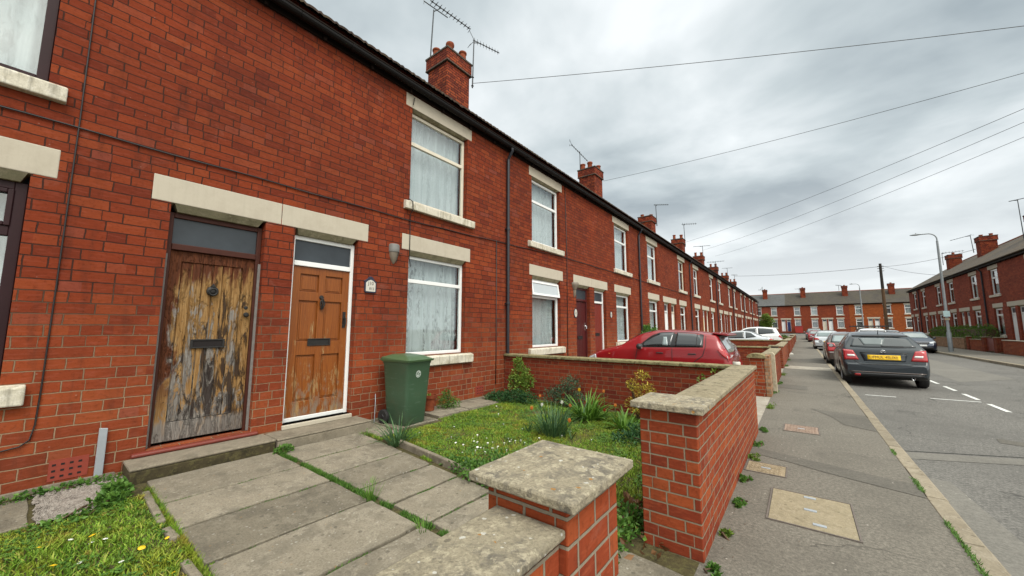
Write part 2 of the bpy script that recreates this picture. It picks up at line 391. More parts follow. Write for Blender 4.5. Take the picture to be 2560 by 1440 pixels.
def rooftile(name, a, b, moss):
    t = NT(name); uv = t.coord('UV')
    br = t.n('ShaderNodeTexBrick', offset=0.5); t.l(uv, br.inputs['Vector'])
    for k, v in (('Color1', (0, 0, 0, 1)), ('Color2', (1, 1, 1, 1)), ('Mortar', (0.0, 0.0, 0.0, 1))): br.inputs[k].default_value = v
    br.inputs['Scale'].default_value = 1; br.inputs['Mortar Size'].default_value = 0.012; br.inputs['Brick Width'].default_value = 0.3; br.inputs['Row Height'].default_value = 0.24
    c = t.mix(br.outputs['Color'], a, b)
    n = t.noise(t.coord('pos'), 0.55, 5, 0.65)
    c = t.mix(t.math('MULTIPLY', t.step(n, 0.42, 0.62), 0.6), c, moss)
    c = t.mix(t.math('MULTIPLY', br.outputs['Fac'], 0.7), c, tuple(x * 0.3 for x in a))
    return t.done(c, 0.85, t.bump(t.math('SUBTRACT', 1.0, br.outputs['Fac']), 0.6, 0.02))
M['roof_right'] = rooftile('mottled_slate_right', (0.05, 0.039, 0.029), (0.085, 0.064, 0.043), (0.11, 0.07, 0.028))
M['roof_far'] = rooftile('mottled_slate_far', (0.034, 0.028, 0.022), (0.058, 0.047, 0.035), (0.058, 0.047, 0.024))
M['roof_grey'] = rooftile('grey_slate', (0.065, 0.066, 0.066), (0.09, 0.091, 0.09), (0.075, 0.074, 0.068))

def glass_mat(name, tint=(0.92, 0.95, 0.95), refl=1.0):
    t = NT(name)
    fr = t.n('ShaderNodeFresnel', _IOR=1.5); bf = t.n('ShaderNodeNewGeometry').outputs['Backfacing']
    t.l(t.math('SUBTRACT', 1.5, t.math('MULTIPLY', bf, 1.5 - 1 / 1.5)), fr.inputs[0])
    tr = t.n('ShaderNodeBsdfTransparent'); tr.inputs[0].default_value = (*tint, 1)
    gl = t.n('ShaderNodeBsdfGlossy', _Roughness=0.03)
    f = t.math('ADD', t.math('MULTIPLY', fr.outputs[0], refl), 0.07, clamp=True)
    mx = t.n('ShaderNodeMixShader'); t.l(f, mx.inputs[0]); t.l(tr.outputs[0], mx.inputs[1]); t.l(gl.outputs[0], mx.inputs[2])
    t.l(mx.outputs[0], t.out.inputs[0]); return t.mat
M['glass'] = glass_mat('window_glass')
M['obscure'] = plain('obscured_door_glass', (0.034, 0.042, 0.05), 0.35, var=0.35, vs=5, spec=.35)
M['darkpane'] = plain('dark_room_glass', (0.03, 0.035, 0.04), 0.08, var=0.3, vs=2)

def curtain_mat(name, base, lace=0.0, fold=.72):
    t = NT(name); uv = t.coord('UV')
    n = t.noise(t.coord('UV', (9, 0.4, 1)), 2.0, 3)
    c = t.mix(n, tuple(b * 0.72 for b in base), base)
    if lace:
        fl = t.noise(t.coord('UV', (5.5, 1.6, 1)), 4.0, 4, 0.7, 1.2); col = t.noise(t.coord('UV', (2.6, 0.25, 1)), 2.2, 2)
        k = t.math('MULTIPLY', t.step(fl, 0.47, 0.6), t.step(col, 0.45, 0.6))
        c = t.mix(t.math('MULTIPLY', k, lace), c, tuple(b * 0.28 for b in base))
    p = t.n('ShaderNodeBsdfDiffuse'); t.l(c, p.inputs[0])
    tr = t.n('ShaderNodeBsdfTranslucent'); t.l(c, tr.inputs[0])
    mx = t.n('ShaderNodeMixShader', _Fac=0.15); t.l(p.outputs[0], mx.inputs[1]); t.l(tr.outputs[0], mx.inputs[2])
    t.l(mx.outputs[0], t.out.inputs[0]); return t.mat
M['net'] = curtain_mat('net_curtain', (0.76, 0.80, 0.81), 0.35)
M['lace'] = curtain_mat('lace_curtain', (0.76, 0.81, 0.82), 0.9)
M['curtdark'] = curtain_mat('dim_curtain', (0.3, 0.3, 0.3))

def weathered():
    t = NT('weathered_plank_wood'); v = t.coord('Object')
    ri = t.n('ShaderNodeNewGeometry').outputs['Random Per Island']
    off = t.n('ShaderNodeCombineXYZ'); t.l(t.math('MULTIPLY', ri, 17.0), off.inputs[0]); t.l(t.math('MULTIPLY', ri, 9.0), off.inputs[2])
    pv = t.n('ShaderNodeVectorMath', operation='ADD'); t.l(v, pv.inputs[0]); t.l(off.outputs[0], pv.inputs[1])
    def st(sy, sz, sc, det=5, ro=0.65, o=(0, 0, 0), dist=0.0):
        mp = t.n('ShaderNodeMapping'); mp.inputs['Scale'].default_value = (1, sy, sz); mp.inputs['Location'].default_value = o
        t.l(pv.outputs[0], mp.inputs[0]); return t.noise(mp.outputs[0], sc, det, ro, dist)
    grain = st(30, 1.4, 3.0, 6, 0.72)
    grey = t.ramp(grain, [(0.25, (0.06, 0.052, 0.047)), (0.5, (0.20, 0.18, 0.16)), (0.75, (0.31, 0.29, 0.265))])
    gold = t.ramp(grain, [(0.22, (0.10, 0.045, 0.013)), (0.45, (0.22, 0.115, 0.036)), (0.6, (0.305, 0.185, 0.075)), (0.8, (0.39, 0.275, 0.14))])
    brown = t.ramp(grain, [(0.25, (0.028, 0.010, 0.006)), (0.55, (0.10, 0.03, 0.011)), (0.8, (0.155, 0.05, 0.018))])
    xyz = sepz(t, v); y, z = xyz[1], xyz[2]
    g = st(5.0, 1.1, 2.0, 7, 0.72, (0, 3.1, 1.7), 0.7)
    gz = t.math('MULTIPLY', t.math('SUBTRACT', z, 1.0), 0.10)
    gy = t.math('MULTIPLY', t.math('ADD', y, 0.66), 0.16)
    gi = t.math('MULTIPLY', t.math('SUBTRACT', ri, 0.5), 0.10)
    c = t.mix(t.step(t.math('ADD', t.math('ADD', t.math('ADD', g, gz), gy), gi), 0.475, 0.535), grey, gold)
    d = st(4.6, 1.0, 2.0, 7, 0.74, (5, 1.3, 4.4), 0.8)
    dz = t.math('MULTIPLY', t.math('SUBTRACT', 1.1, z), 0.05)
    dm = t.step(t.math('ADD', t.math('ADD', d, dz), t.math('MULTIPLY', gy, 0.7)), 0.54, 0.59)
    c = t.mix(t.math('MULTIPLY', dm, 0.9), c, (0.022, 0.014, 0.012))
    sp = t.noise(v, 30, 3, 0.6)
    c = t.mix(t.math('MULTIPLY', t.step(sp, 0.64, 0.7), 0.8), c, (0.03, 0.02, 0.015))
    rz = t.math('ADD', t.math('SUBTRACT', z, 1.93), t.math('MULTIPLY', t.math('SUBTRACT', st(6, 1.2, 2.0, 4), 0.5), 1.1))
    c = t.mix(t.step(rz, 0.0, 0.16), c, brown)
    ly = t.math('ADD', t.math('SUBTRACT', t.math('MULTIPLY', y, -1.0), 0.90), t.math('MULTIPLY', t.math('SUBTRACT', st(4, 1.6, 3.0, 5, 0.65, (2, 0, 7)), 0.5), 0.4))
    c = t.mix(t.math('MULTIPLY', t.step(ly, 0.0, 0.05), t.step(z, 0.5, 0.95)), c, brown)
    c = t.mix(t.math('MULTIPLY', t.math('SUBTRACT', 1.0, t.step(z, 0.44, 0.50)), 0.75), c, grey)
    nb = t.bump(t.math('ADD', grain, t.math('ADD', t.math('MULTIPLY', dm, 1.4), t.math('MULTIPLY', t.step(g, .46, .5), 1.2))), 0.9, 0.006)
    return t.done(c, 0.75, nb, Specular_IOR_Level=0.2)
M['weathered'] = weathered()

def varnished():
    t = NT('worn_varnished_wood')
    grain = t.noise(t.coord('Object', (1, 30, 1.2)), 3.0, 5, 0.7)
    var_ = t.ramp(grain, [(0.2, (0.10, 0.024, 0.004)), (0.5, (0.205, 0.056, 0.006)), (0.8, (0.27, 0.085, 0.011))])
    bare = t.ramp(grain, [(0.2, (0.15, 0.085, 0.035)), (0.5, (0.31, 0.2, 0.085)), (0.8, (0.42, 0.30, 0.15))])
    z = sepz(t, t.coord('Object'))[2]
    w = t.noise(t.coord('Object', (1, 4.5, 1.0), (0, 2.0, 0.4)), 3.0, 6, 0.75)
    wz = t.math('MULTIPLY', t.math('SUBTRACT', 1.15, z), 0.10)
    pm = t.step(t.math('ADD', w, wz), 0.575, 0.66)
    c = t.mix(t.math('MULTIPLY', pm, .8), var_, bare)
    g2 = t.noise(t.coord('Object', (1, 6, 2.0), (0, 5, 3)), 3.0, 5, 0.7)
    c = t.mix(t.math('MULTIPLY', t.step(t.math('ADD', g2, t.math('MULTIPLY', t.math('SUBTRACT', 0.75, z), 0.3)), 0.55, 0.7), 0.7), c, (0.19, 0.165, 0.13))
    return t.done(c, 0.45, t.bump(t.math('SUBTRACT', t.math('MULTIPLY', grain, .7), pm), 0.5, 0.004), Specular_IOR_Level=0.4)
M['varnished'] = varnished()
M['greywood'] = plain('grey_flaking_frame', (0.17, 0.16, 0.15), 0.8, var=0.5, vs=16, bump=0.5)
M['redstep'] = plain('red_tile_threshold', (0.15, 0.026, 0.016), 0.45, var=0.2, vs=9)

GREENS = [(0.0, (0.025, 0.06, 0.008)), (0.5, (0.055, 0.115, 0.014)), (1.0, (0.11, 0.18, 0.028))]
M['leaf_light'] = leaf_mat('light_green_leaves', [(0.0, (0.04, 0.085, 0.012)), (0.5, (0.11, 0.19, 0.02)), (1.0, (0.2, 0.29, 0.045))])
M['leaf_dark'] = leaf_mat('dark_green_leaves', [(0.0, (0.008, 0.035, 0.012)), (0.6, (0.022, 0.08, 0.022)), (1.0, (0.05, 0.13, 0.035))])
M['leaf_blue'] = leaf_mat('blue_green_leaves', [(0.0, (0.018, 0.045, 0.026)), (0.6, (0.045, 0.10, 0.05)), (1.0, (0.10, 0.16, 0.075))])
M['leaf_gold'] = leaf_mat('golden_leaves', [(0.0, (0.14, 0.12, 0.014)), (0.5, (0.33, 0.29, 0.03)), (0.9, (0.50, 0.42, 0.05)), (1.0, (0.30, 0.10, 0.02))])
M['leaf_strap'] = leaf_mat('strap_leaves', [(0.0, (0.03, 0.09, 0.01)), (0.5, (0.075, 0.18, 0.018)), (1.0, (0.16, 0.29, 0.04))])
M['leaf_grey'] = leaf_mat('grey_green_blades', [(0.0, (0.02, 0.065, 0.026)), (0.5, (0.05, 0.125, 0.045)), (1.0, (0.11, 0.2, 0.075))])
M['leaf_weed'] = leaf_mat('weed_leaves', [(0.0, (0.02, 0.07, 0.01)), (0.5, (0.06, 0.15, 0.02)), (1.0, (0.13, 0.25, 0.04))])
M['leaf_hedge'] = leaf_mat('hedge_leaves', [(0.0, (0.016, 0.045, 0.006)), (0.5, (0.055, 0.125, 0.012)), (1.0, (0.14, 0.24, 0.025))])
M['leaf_dead'] = leaf_mat('dead_leaves', [(0.0, (0.07, 0.03, 0.012)), (0.6, (0.16, 0.07, 0.025)), (1.0, (0.28, 0.15, 0.07))])
M['stem'] = plain('brown_stems', (0.075, 0.045, 0.022), 0.85, var=0.4)
M['stem_green'] = plain('green_stems', (0.07, 0.13, 0.03), 0.7, var=0.3)
M['petal_orange'] = plain('orange_petals', (0.62, 0.22, 0.05), 0.5, var=0.25, vs=40)
M['petal_white'] = plain('white_petals', (0.72, 0.72, 0.66), 0.6, var=0.15)
M['petal_yellow'] = plain('yellow_petals', (0.65, 0.42, 0.01), 0.5, var=0.1)
M['petal_red'] = plain('red_petals', (0.38, 0.03, 0.015), 0.5, var=0.2)

def grass_mat():
    t = NT('lawn_grass_blades'); g = t.n('ShaderNodeNewGeometry')
    c = t.ramp(g.outputs['Random Per Island'], [(0.0, (0.06, 0.13, 0.01)), (0.45, (0.125, 0.235, 0.017)), (0.85, (0.20, 0.32, 0.028)), (1.0, (0.34, 0.31, 0.07))])
    n = t.noise(g.outputs['Position'], 2.2, 4, 0.6)
    c = t.mix(t.math('MULTIPLY', t.step(n, 0.48, 0.68), 0.65), c, (0.27, 0.265, 0.022))
    n2 = t.noise(g.outputs['Position'], 7.0, 3, 0.6)
    c = t.mix(t.math('MULTIPLY', t.step(n2, 0.58, 0.68), 0.6), c, (0.30, 0.18, 0.04))
    n3 = t.noise(g.outputs['Position'], 3.1, 3, 0.6)
    c = t.mix(t.math('MULTIPLY', t.step(n3, 0.55, 0.68), 0.6), c, (0.035, 0.10, 0.014))
    return t.done(c, 0.65, None, Specular_IOR_Level=0.3)
M['grass'] = grass_mat()

def carpaint(name, col, metal=0.35, dirt=0.25, coat=0.9):
    t = NT(name); v = t.coord('Object')
    c = t.mix(t.math('MULTIPLY', t.step(t.noise(v, 2.5, 5, 0.65), 0.4, 0.75), dirt), col, tuple(0.6 * x + 0.03 for x in col))
    return t.done(c, 0.34, None, Metallic=metal, Coat_Weight=coat, Coat_Roughness=0.04, Specular_IOR_Level=.3)
M['paint_red'] = carpaint('red_car_paint', (0.23, 0.005, 0.008), 0.0, 0.08, 0.7)
M['paint_slate'] = carpaint('slate_blue_car_paint', (0.013, 0.019, 0.025), 0.0, 0.2, 0.55)
M['paint_bronze'] = carpaint('dusty_bronze_car_paint', (0.10, 0.075, 0.065), 0.5, 0.4)
M['paint_silver'] = carpaint('silver_car_paint', (0.48, 0.5, 0.52), 0.5)
M['paint_white'] = carpaint('white_car_paint', (0.74, 0.75, 0.75), 0.0, 0.1)
M['paint_navy'] = carpaint('navy_car_paint', (0.02, 0.03, 0.055), 0.4)
M['paint_blue'] = carpaint('pale_blue_car_paint', (0.10, 0.15, 0.19), 0.4)
M['paint_darkred'] = carpaint('dark_red_car_paint', (0.17, 0.012, 0.016), 0.2)
M['paint_black'] = carpaint('black_car_paint', (0.012, 0.013, 0.016), 0.3)
M['carglass'] = plain('car_window_glass', (0.014, 0.018, 0.02), 0.05, var=0.2, coat=0.6)
M['carglass_pale'] = plain('car_window_pale', (0.20, 0.25, 0.255), 0.08, var=0.25, vs=3, coat=0.5)
M['tail'] = plain('red_lamp_lens', (0.35, 0.005, 0.008), 0.15, var=0.2, vs=10, coat=0.8)
M['lampwhite'] = plain('clear_lamp_lens', (0.62, 0.62, 0.6), 0.15, var=0.2, vs=14, coat=0.8)
M['headlamp'] = plain('headlamp_glass', (0.5, 0.52, 0.54), 0.12, metal=0.3, var=0.4, vs=14, coat=0.8)
M['chrome'] = plain('chrome', (0.65, 0.66, 0.67), 0.18, metal=0.9, var=0.1)
M['alloy'] = plain('alloy_wheel', (0.32, 0.33, 0.34), 0.35, metal=0.7, var=0.2)
M['rubber'] = plain('tyre_rubber', (0.014, 0.014, 0.014), 0.8, var=0.3)
M['trim'] = plain('black_car_trim', (0.012, 0.012, 0.013), 0.5, var=0.2)
M['plate_y'] = plain('yellow_number_plate', (0.72, 0.44, 0.0), 0.4, var=0.1)
M['plate_w'] = plain('white_number_plate', (0.7, 0.7, 0.68), 0.4, var=0.1)
M['plate_ink'] = plain('plate_lettering', (0.055, 0.008, 0.006), 0.5)
M['carglass_mid'] = plain('car_window_painted_glare', (0.085, 0.105, 0.105), 0.08, var=0.3, vs=5, coat=0.5)  # opaque paler tone, painted in for brightness seen through the rear window
M['seat'] = plain('car_seat_cloth', (0.03, 0.03, 0.034), 0.9)
t = NT('green_bin_plastic'); v = t.coord('Object')
c = t.mix(t.noise(v, 3, 4), (0.034, 0.078, 0.042), (0.055, 0.10, 0.058))
c = t.mix(t.math('MULTIPLY', t.step(t.noise(t.coord('Object', (6, 6, 40)), 1.0, 4), 0.6, 0.7), 0.35), c, (0.13, 0.19, 0.14))
c = t.mix(t.math('MULTIPLY', t.step(t.noise(v, 6, 6, .75), 0.52, 0.7), 0.5), c, (0.07, 0.075, 0.045))
M['bin'] = t.done(c, .45, None)
M['bin_lid'] = plain('green_bin_lid', (0.06, 0.11, 0.05), 0.33, var=0.2, vs=4)
M['sticker'] = plain('pale_sticker', (0.55, 0.62, 0.56), 0.5)
M['enamel'] = plain('white_enamel', (0.52, 0.5, 0.44), 0.3, var=0.1, vs=12)
M['navyink'] = plain('navy_enamel', (0.012, 0.014, 0.035), 0.35)
M['ink'] = plain('faded_ink', (0.07, 0.06, 0.055), 0.6)
M['lampgrey'] = plain('grey_lamp_plastic', (0.17, 0.168, 0.16), 0.5, var=0.12)
M['lampbeige'] = plain('beige_lamp_body', (0.18, 0.15, 0.115), 0.5, var=0.15)
M['concrete_post'] = stone_mat('pale_concrete', (0.44, 0.38, 0.27), (0.34, 0.29, 0.2), (0.5, 0.44, 0.33), scale=6)
M['post_grey'] = plain('grey_lamp_post', (0.23, 0.25, 0.26), 0.55, metal=0.2, var=0.3, vs=5)
M['pole_wood'] = plain('creosoted_pole', (0.10, 0.055, 0.025), 0.9, var=0.4, vs=7, bump=0.5)
M['pole_dark'] = plain('dark_pole_top', (0.025, 0.02, 0.016), 0.9, var=0.3)
M['stone_dark'] = stone_mat('dark_rubble_stone', (0.07, 0.06, 0.055), (0.03, 0.025, 0.024), (0.14, 0.12, 0.1), scale=9, bump=1.0)
M['sign_blue'] = plain('pale_sign', (0.45, 0.6, 0.6), 0.5, var=0.1)
M['redbin'] = plain('red_plastic', (0.3, 0.02, 0.012), 0.5)
# ------------------------------------------------------------------ houses
XF = -5.2
def wall_front(mb, sgn, W, H0, H1, openings, t=0.16):
    """front sheet in the plane x=0 with openings (u0,u1,z0,z1) and reveals going back to x=-t"""
    us = sorted(set([0, W] + [o[0] for o in openings] + [o[1] for o in openings]))
    zs = sorted(set([H0, H1] + [o[2] for o in openings] + [o[3] for o in openings]))
    for i in range(len(us) - 1):
        for j in range(len(zs) - 1):
            cu, cz = (us[i] + us[i + 1]) / 2, (zs[j] + zs[j + 1]) / 2
            if any(o[0] < cu < o[1] and o[2] < cz < o[3] for o in openings): continue
            q = [(0, sgn * us[i], zs[j]), (0, sgn * us[i + 1], zs[j]), (0, sgn * us[i + 1], zs[j + 1]), (0, sgn * us[i], zs[j + 1])]
            mb.poly(q if sgn > 0 else q[::-1])
    for u0, u1, z0, z1 in openings:
        for (a, b) in (((u0, z0), (u0, z1)), ((u0, z1), (u1, z1)), ((u1, z1), (u1, z0)), ((u1, z0), (u0, z0))):
            q = [(0, sgn * a[0], a[1]), (0, sgn * b[0], b[1]), (-t, sgn * b[0], b[1]), (-t, sgn * a[0], a[1])]
            mb.poly(q if sgn > 0 else q[::-1])

def frame_bars(mb, sgn, u0, u1, z0, z1, x0, x1, w, trans=None, mull=None):
    mb.box(x0, x1, sgn * u0, sgn * (u0 + w), z0, z1); mb.box(x0, x1, sgn * (u1 - w), sgn * u1, z0, z1)
    mb.box(x0, x1, sgn * (u0 + w), sgn * (u1 - w), z1 - w, z1); mb.box(x0, x1, sgn * (u0 + w), sgn * (u1 - w), z0, z0 + w)
    if trans: mb.box(x0, x1, sgn * (u0 + w), sgn * (u1 - w), trans - w * .6, trans + w * .6)
    if mull: mb.box(x0, x1, sgn * (mull - w * .4), sgn * (mull + w * .4), z0 + w, (trans - w * .6) if trans else z1 - w)

def make_curtain(sgn, u0, u1, z0, z1, x, wav=0.022, seed=0):
    rr = random.Random(seed); n = max(8, int((u1 - u0) * 42)); ph = rr.random() * 9
    mb = MB(); P = []
    for j, z in enumerate((z0, (z0 + z1) / 2, z1)):
        row = []
        for i in range(n + 1):
            u = u0 + (u1 - u0) * i / n
            a = wav * (math.sin(u * 34 + ph + 0.8 * math.sin(u * 7 + ph)) + 0.5 * math.sin(u * 61 + ph * 2))
            row.append((x + a, sgn * u, z))
        P.append(row)
    mb.grid(P)
    return mb

def lintel(mb, sgn, u0, u1, z0, z1, c0, c1, drop=0.075, proud=0.004, depth=0.14):
    """stone lintel with a chamfered soffit between the bearings c0..c1"""
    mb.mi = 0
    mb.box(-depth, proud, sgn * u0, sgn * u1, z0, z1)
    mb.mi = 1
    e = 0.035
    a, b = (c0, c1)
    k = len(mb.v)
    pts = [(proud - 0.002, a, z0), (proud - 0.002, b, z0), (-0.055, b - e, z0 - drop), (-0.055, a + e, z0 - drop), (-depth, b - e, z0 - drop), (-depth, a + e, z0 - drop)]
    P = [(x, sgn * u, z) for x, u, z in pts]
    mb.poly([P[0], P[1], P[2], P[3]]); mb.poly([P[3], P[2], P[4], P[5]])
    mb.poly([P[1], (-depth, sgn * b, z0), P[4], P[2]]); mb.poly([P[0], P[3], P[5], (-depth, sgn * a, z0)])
    mb.mi = 0

def window(h, sgn, u0, u1, z0, z1, opt, sd, lint, sill, near=True):
    fm = M[opt.get('frame', 'upvc')]; fw = opt.get('fw', 0.055)
    mb = MB(); x0, x1 = -0.15, -0.095
    tr = opt.get('trans', z0 + (z1 - z0) * 0.735)
    frame_bars(mb, sgn, u0 + 0.004, u1 - 0.004, z0 + 0.004, z1 - 0.004, x0, x1, fw, tr, opt.get('mull'))
    if opt.get('sash'):
        frame_bars(mb, sgn, u0 + fw + .002, u1 - fw - .002, tr + fw * .6 + .002, z1 - fw - .006, x0 + 0.006, x1 + 0.012, 0.035)
    w = mb.build('window', fm, h, bevel=0.006 if near else None)
    pb = MB(); pb.box(-0.129, -0.123, sgn * (u0 + fw), sgn * (u1 - fw), z0 + fw, z1 - fw)
    pb.build('pane', M['glass'], w)
    if opt.get('openlight'):
        cb = MB(); zt = z1 - fw
        H = zt - tr - .02; a = R(9)
        def rot(x, z): return (x1 + 0.01 + (x * math.cos(a)) + z * math.sin(a), zt - z * math.cos(a) + x * math.sin(a))
        for (a0, a1, b0, b1) in ((u0 + .03, u1 - .03, 0, .05), (u0 + .03, u1 - .03, H - .05, H), (u0 + .03, u0 + .08, .05, H - .05), (u1 - .08, u1 - .03, .05, H - .05)):
            pts = [rot(0, b0), rot(0.035, b0), rot(0.035, b1), rot(0, b1)]
            cb.prism([(x, z) for x, z in pts], 'y', sgn * a0, sgn * a1)
        cas = cb.build('casement', fm, w)
        gb = MB(); pts = [rot(0.012, .05), rot(0.018, .05), rot(0.018, H - .05), rot(0.012, H - .05)]
        gb.prism(pts, 'y', sgn * (u0 + .08), sgn * (u1 - .08)); g2 = gb.build('casement_pane', M['paleglass'], w)
    ck = opt.get('curtain', 'net')
    if ck:
        c = make_curtain(sgn, u0 + 0.02, u1 - 0.02, z0 + 0.02, z1, -0.27, seed=sd)
        c.build('curtain', M[ck], w, smooth=180, recalc=False)
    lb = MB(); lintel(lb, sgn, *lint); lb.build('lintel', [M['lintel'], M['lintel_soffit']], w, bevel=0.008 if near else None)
    sb = MB(); su0, su1, sz0, sz1 = sill
    sb.prism([(-0.16, sz0), (0.075, sz0), (0.08, sz1 - .02), (0.0, sz1), (-0.16, sz1 + .012)], 'y', sgn * su0, sgn * su1)
    sb.build('sill', M[opt.get('sill', 'sill')], w, bevel=0.012 if near else None)
    return w

def planks(mb, sgn, x0, x1, u0, u1, z0, z1, n, gap=0.007, jitter=0.0):
    w = (u1 - u0) / n
    for i in range(n):
        d = rnd.uniform(-jitter, jitter)
        mb.box(x0, x1 + d, sgn * (u0 + i * w + gap / 2), sgn * (u0 + (i + 1) * w - gap / 2), z0, z1)

def door(h, sgn, u0, u1, z0, z1, opt, lint, near=True):
    kind = opt.get('door', 'plain'); m = M[opt.get('dmat', 'upvc')]; fm = M[opt.get('dframe', 'upvc')]
    fw = 0.052; tz = 2.335; xd = -0.14
    a, b, c, d = u0 + fw, u1 - fw, z0 + opt.get('dz', 0.035), tz - 0.035
    mb = MB()
    if kind == 'plank':
        mb.box(xd - .03, xd - .012, sgn * a, sgn * b, c, d)
        mb.box(xd - .012, xd + .012, sgn * a, sgn * (a + .115), c, d); mb.box(xd - .012, xd + .012, sgn * (b - .1), sgn * b, c, d)
        mb.box(xd - .012, xd + .012, sgn * (a + .115), sgn * (b - .1), d - .115, d); mb.box(xd - .012, xd + .012, sgn * (a + .115), sgn * (b - .1), c, c + .19)
        planks(mb, sgn, xd - .012, xd + .001, a + .12, b - .105, c + .196, d - .12, 6, 0.012, 0.003)
    elif kind == 'panel':
        mb.box(xd - .03, xd - .01, sgn * a, sgn * b, c, d)
        cs = (a + b) / 2; H = d - c
        for (e, f) in ((a, a + .1), (cs - .045, cs + .045), (b - .1, b)): mb.box(xd - .01, xd + .02, sgn * e, sgn * f, c, d)
        rails = [(c, c + .21), (c + H * .405, c + H * .495), (c + H * .77, c + H * .83), (d - .1, d)]
        for (e, f) in rails:
            for (p, q) in ((a + .1, cs - .045), (cs + .045, b - .1)): mb.box(xd - .01, xd + .0185, sgn * p, sgn * q, e, f)
        for i in range(3):
            for (p, q) in ((a + .1, cs - .045), (cs + .045, b - .1)):
                z_0, z_1 = rails[i][1], rails[i + 1][0]; g = .032
                mb.box(xd - .01, xd - .003, sgn * (p + .012), sgn * (q - .012), z_0 + .012, z_1 - .012)
                mb.box(xd - .003, xd + .006, sgn * (p + g), sgn * (q - g), z_0 + g, z_1 - g)
    elif kind == 'groove':
        mb.box(xd - .03, xd - .006, sgn * a, sgn * b, c, d)
        planks(mb, sgn, xd - .006, xd + .008, a + .01, b - .01, c + .02, d - .02, 7, 0.008)
    else:
        mb.box(xd - .03, xd, sgn * a, sgn * b, c, d)
        for (e, f) in ((.12, .42), (.5, .92)):
            for (p, q) in ((.14, .46), (.54, .86)):
                mb.box(xd, xd + .009, sgn * (a + (b - a) * p), sgn * (a + (b - a) * q), c + (d - c) * e, c + (d - c) * f)
    o = mb.build('door', m, h, bevel=0.0035 if near else None)
    fb = MB()
    x0, x1 = -0.16, opt.get('fx', -0.10)
    fb.box(x0, x1, sgn * (u0 + .003), sgn * (u0 + fw), z0, z1 - .004); fb.box(x0, x1, sgn * (u1 - fw), sgn * (u1 - .003), z0, z1 - .004)
    fb.box(x0, x1 - .002, sgn * (u0 + fw), sgn * (u1 - fw), z1 - .06, z1 - .004); fb.box(x0, x1 + .006, sgn * (u0 + fw), sgn * (u1 - fw), tz - .032, tz + .035)
    if opt.get('sillbar'): fb.box(x0 + .04, x1 - .004, sgn * (u0 + fw), sgn * (u1 - fw), z0 + .004, z0 + .055)
    fr = fb.build('door_frame', fm, o, bevel=0.006 if near else None)
    pb = MB(); pb.box(-0.136, -0.128, sgn * (u0 + fw), sgn * (u1 - fw), tz + .035, z1 - .06); pb.build('transom_pane', M['obscure'], o)
    if opt.get('flake'):
        gb = MB()
        for e in (u0 - .002, u1 - .026): gb.box(-0.10, -0.078, sgn * e, sgn * (e + .028), z0 + .002, z0 + 2.0)
        gb.build('door_trim', M['greywood'], o, bevel=0.004)
    lb = MB(); lintel(lb, sgn, *lint); lb.build('lintel', [M['lintel'], M['lintel_soffit']], o, bevel=0.008 if near else None)
    cu = (a + b) / 2
    if near:
        z = opt.get('boxz', 1.28); w = opt.get('boxw', .15); bb = MB(); X = xd + (.018 if kind == 'panel' else .012)
        bb.box(X, X + .012, sgn * (cu - w), sgn * (cu + w), z - .05, z - .034); bb.box(X, X + .012, sgn * (cu - w), sgn * (cu + w), z + .034, z + .05)
        bb.box(X, X + .012, sgn * (cu - w), sgn * (cu - w + .022), z - .034, z + .034); bb.box(X, X + .012, sgn * (cu + w - .022), sgn * (cu + w), z - .034, z + .034)
        bb.mi = 1; bb.box(X - .004, X + .004, sgn * (cu - w + .022), sgn * (cu + w - .022), z - .034, z + .034)
        bb.build('letterbox', [M['iron'], M[opt.get('flap', 'hole')]], o, bevel=0.003)
        kb = MB(); kz = opt.get('knockz', 1.87); kx = X + .012
        kt = opt.get('knock', 'ring')
        if kt == 'ring':
            kb.lathe([(0.0, 0.03), (.02, .03), (.036, .022), (.045, .012), (.055, .01), (.058, 0.0)], (kx - .008, sgn * cu, kz), 'x', 20)
            kb.tube([(kx + .02, sgn * cu + .037 * math.cos(t), kz - .01 + .037 * math.sin(t)) for t in [i * math.pi / 8 for i in range(17)]], .011, 8)
            kb.prism([(sgn * (cu - .024), kz + .05), (sgn * cu, kz + .088), (sgn * (cu + .024), kz + .05)], 'x', kx - .008, kx + .012)
        elif kt == 'urn':
            kb.tube([(kx, sgn * cu, kz + .06), (kx + .03, sgn * cu, kz + .04), (kx + .035, sgn * cu, kz - .05), (kx + .012, sgn * cu, kz - .09)], [.014, .02, .012, .022], 8)
            kb.tube([(kx + .03, sgn * (cu) + .03 * math.cos(t), kz - .02 + .055 * math.sin(t)) for t in [i * math.pi / 8 for i in range(17)]], .008, 7)
            kb.lathe([(0, .012), (.026, .01), (.032, 0)], (kx - .008, sgn * cu, kz + .07), 'x', 14)
        if kt: kb.build('knocker', M['iron'], o, smooth=40)
        hb = MB(); hz = opt.get('hz', 1.55); hu = (a + .055) if opt.get('hside', 0) == 0 else (b - .055)
        if opt.get('handle') == 'plate':
            hb.box(X, X + .01, sgn * (hu - .022), sgn * (hu + .022), hz - .13, hz + .1); hb.tube([(X, sgn * hu, hz), (X + .05, sgn * hu, hz)], .012, 8); hb.tube([(X + .05, sgn * hu, hz + .012), (X + .055, sgn * hu, hz - .085)], .012, 8)
        elif opt.get('handle') == 'knob':
            hb.lathe([(0, .05), (.02, .048), (.03, .035), (.026, .02), (.012, .012), (.02, 0)], (X - .005, sgn * hu, hz), 'x', 14)
            hb.lathe([(0, .012), (.02, .01), (.024, 0)], (X - .005, sgn * hu, hz + .085), 'x', 12)
        else:
            hb.box(X, X + .012, sgn * (hu - .018), sgn * (hu + .018), hz - .1, hz + .1); hb.tube([(X + .03, sgn * hu, hz), (X + .03, sgn * (hu + .09), hz)], .01, 8)
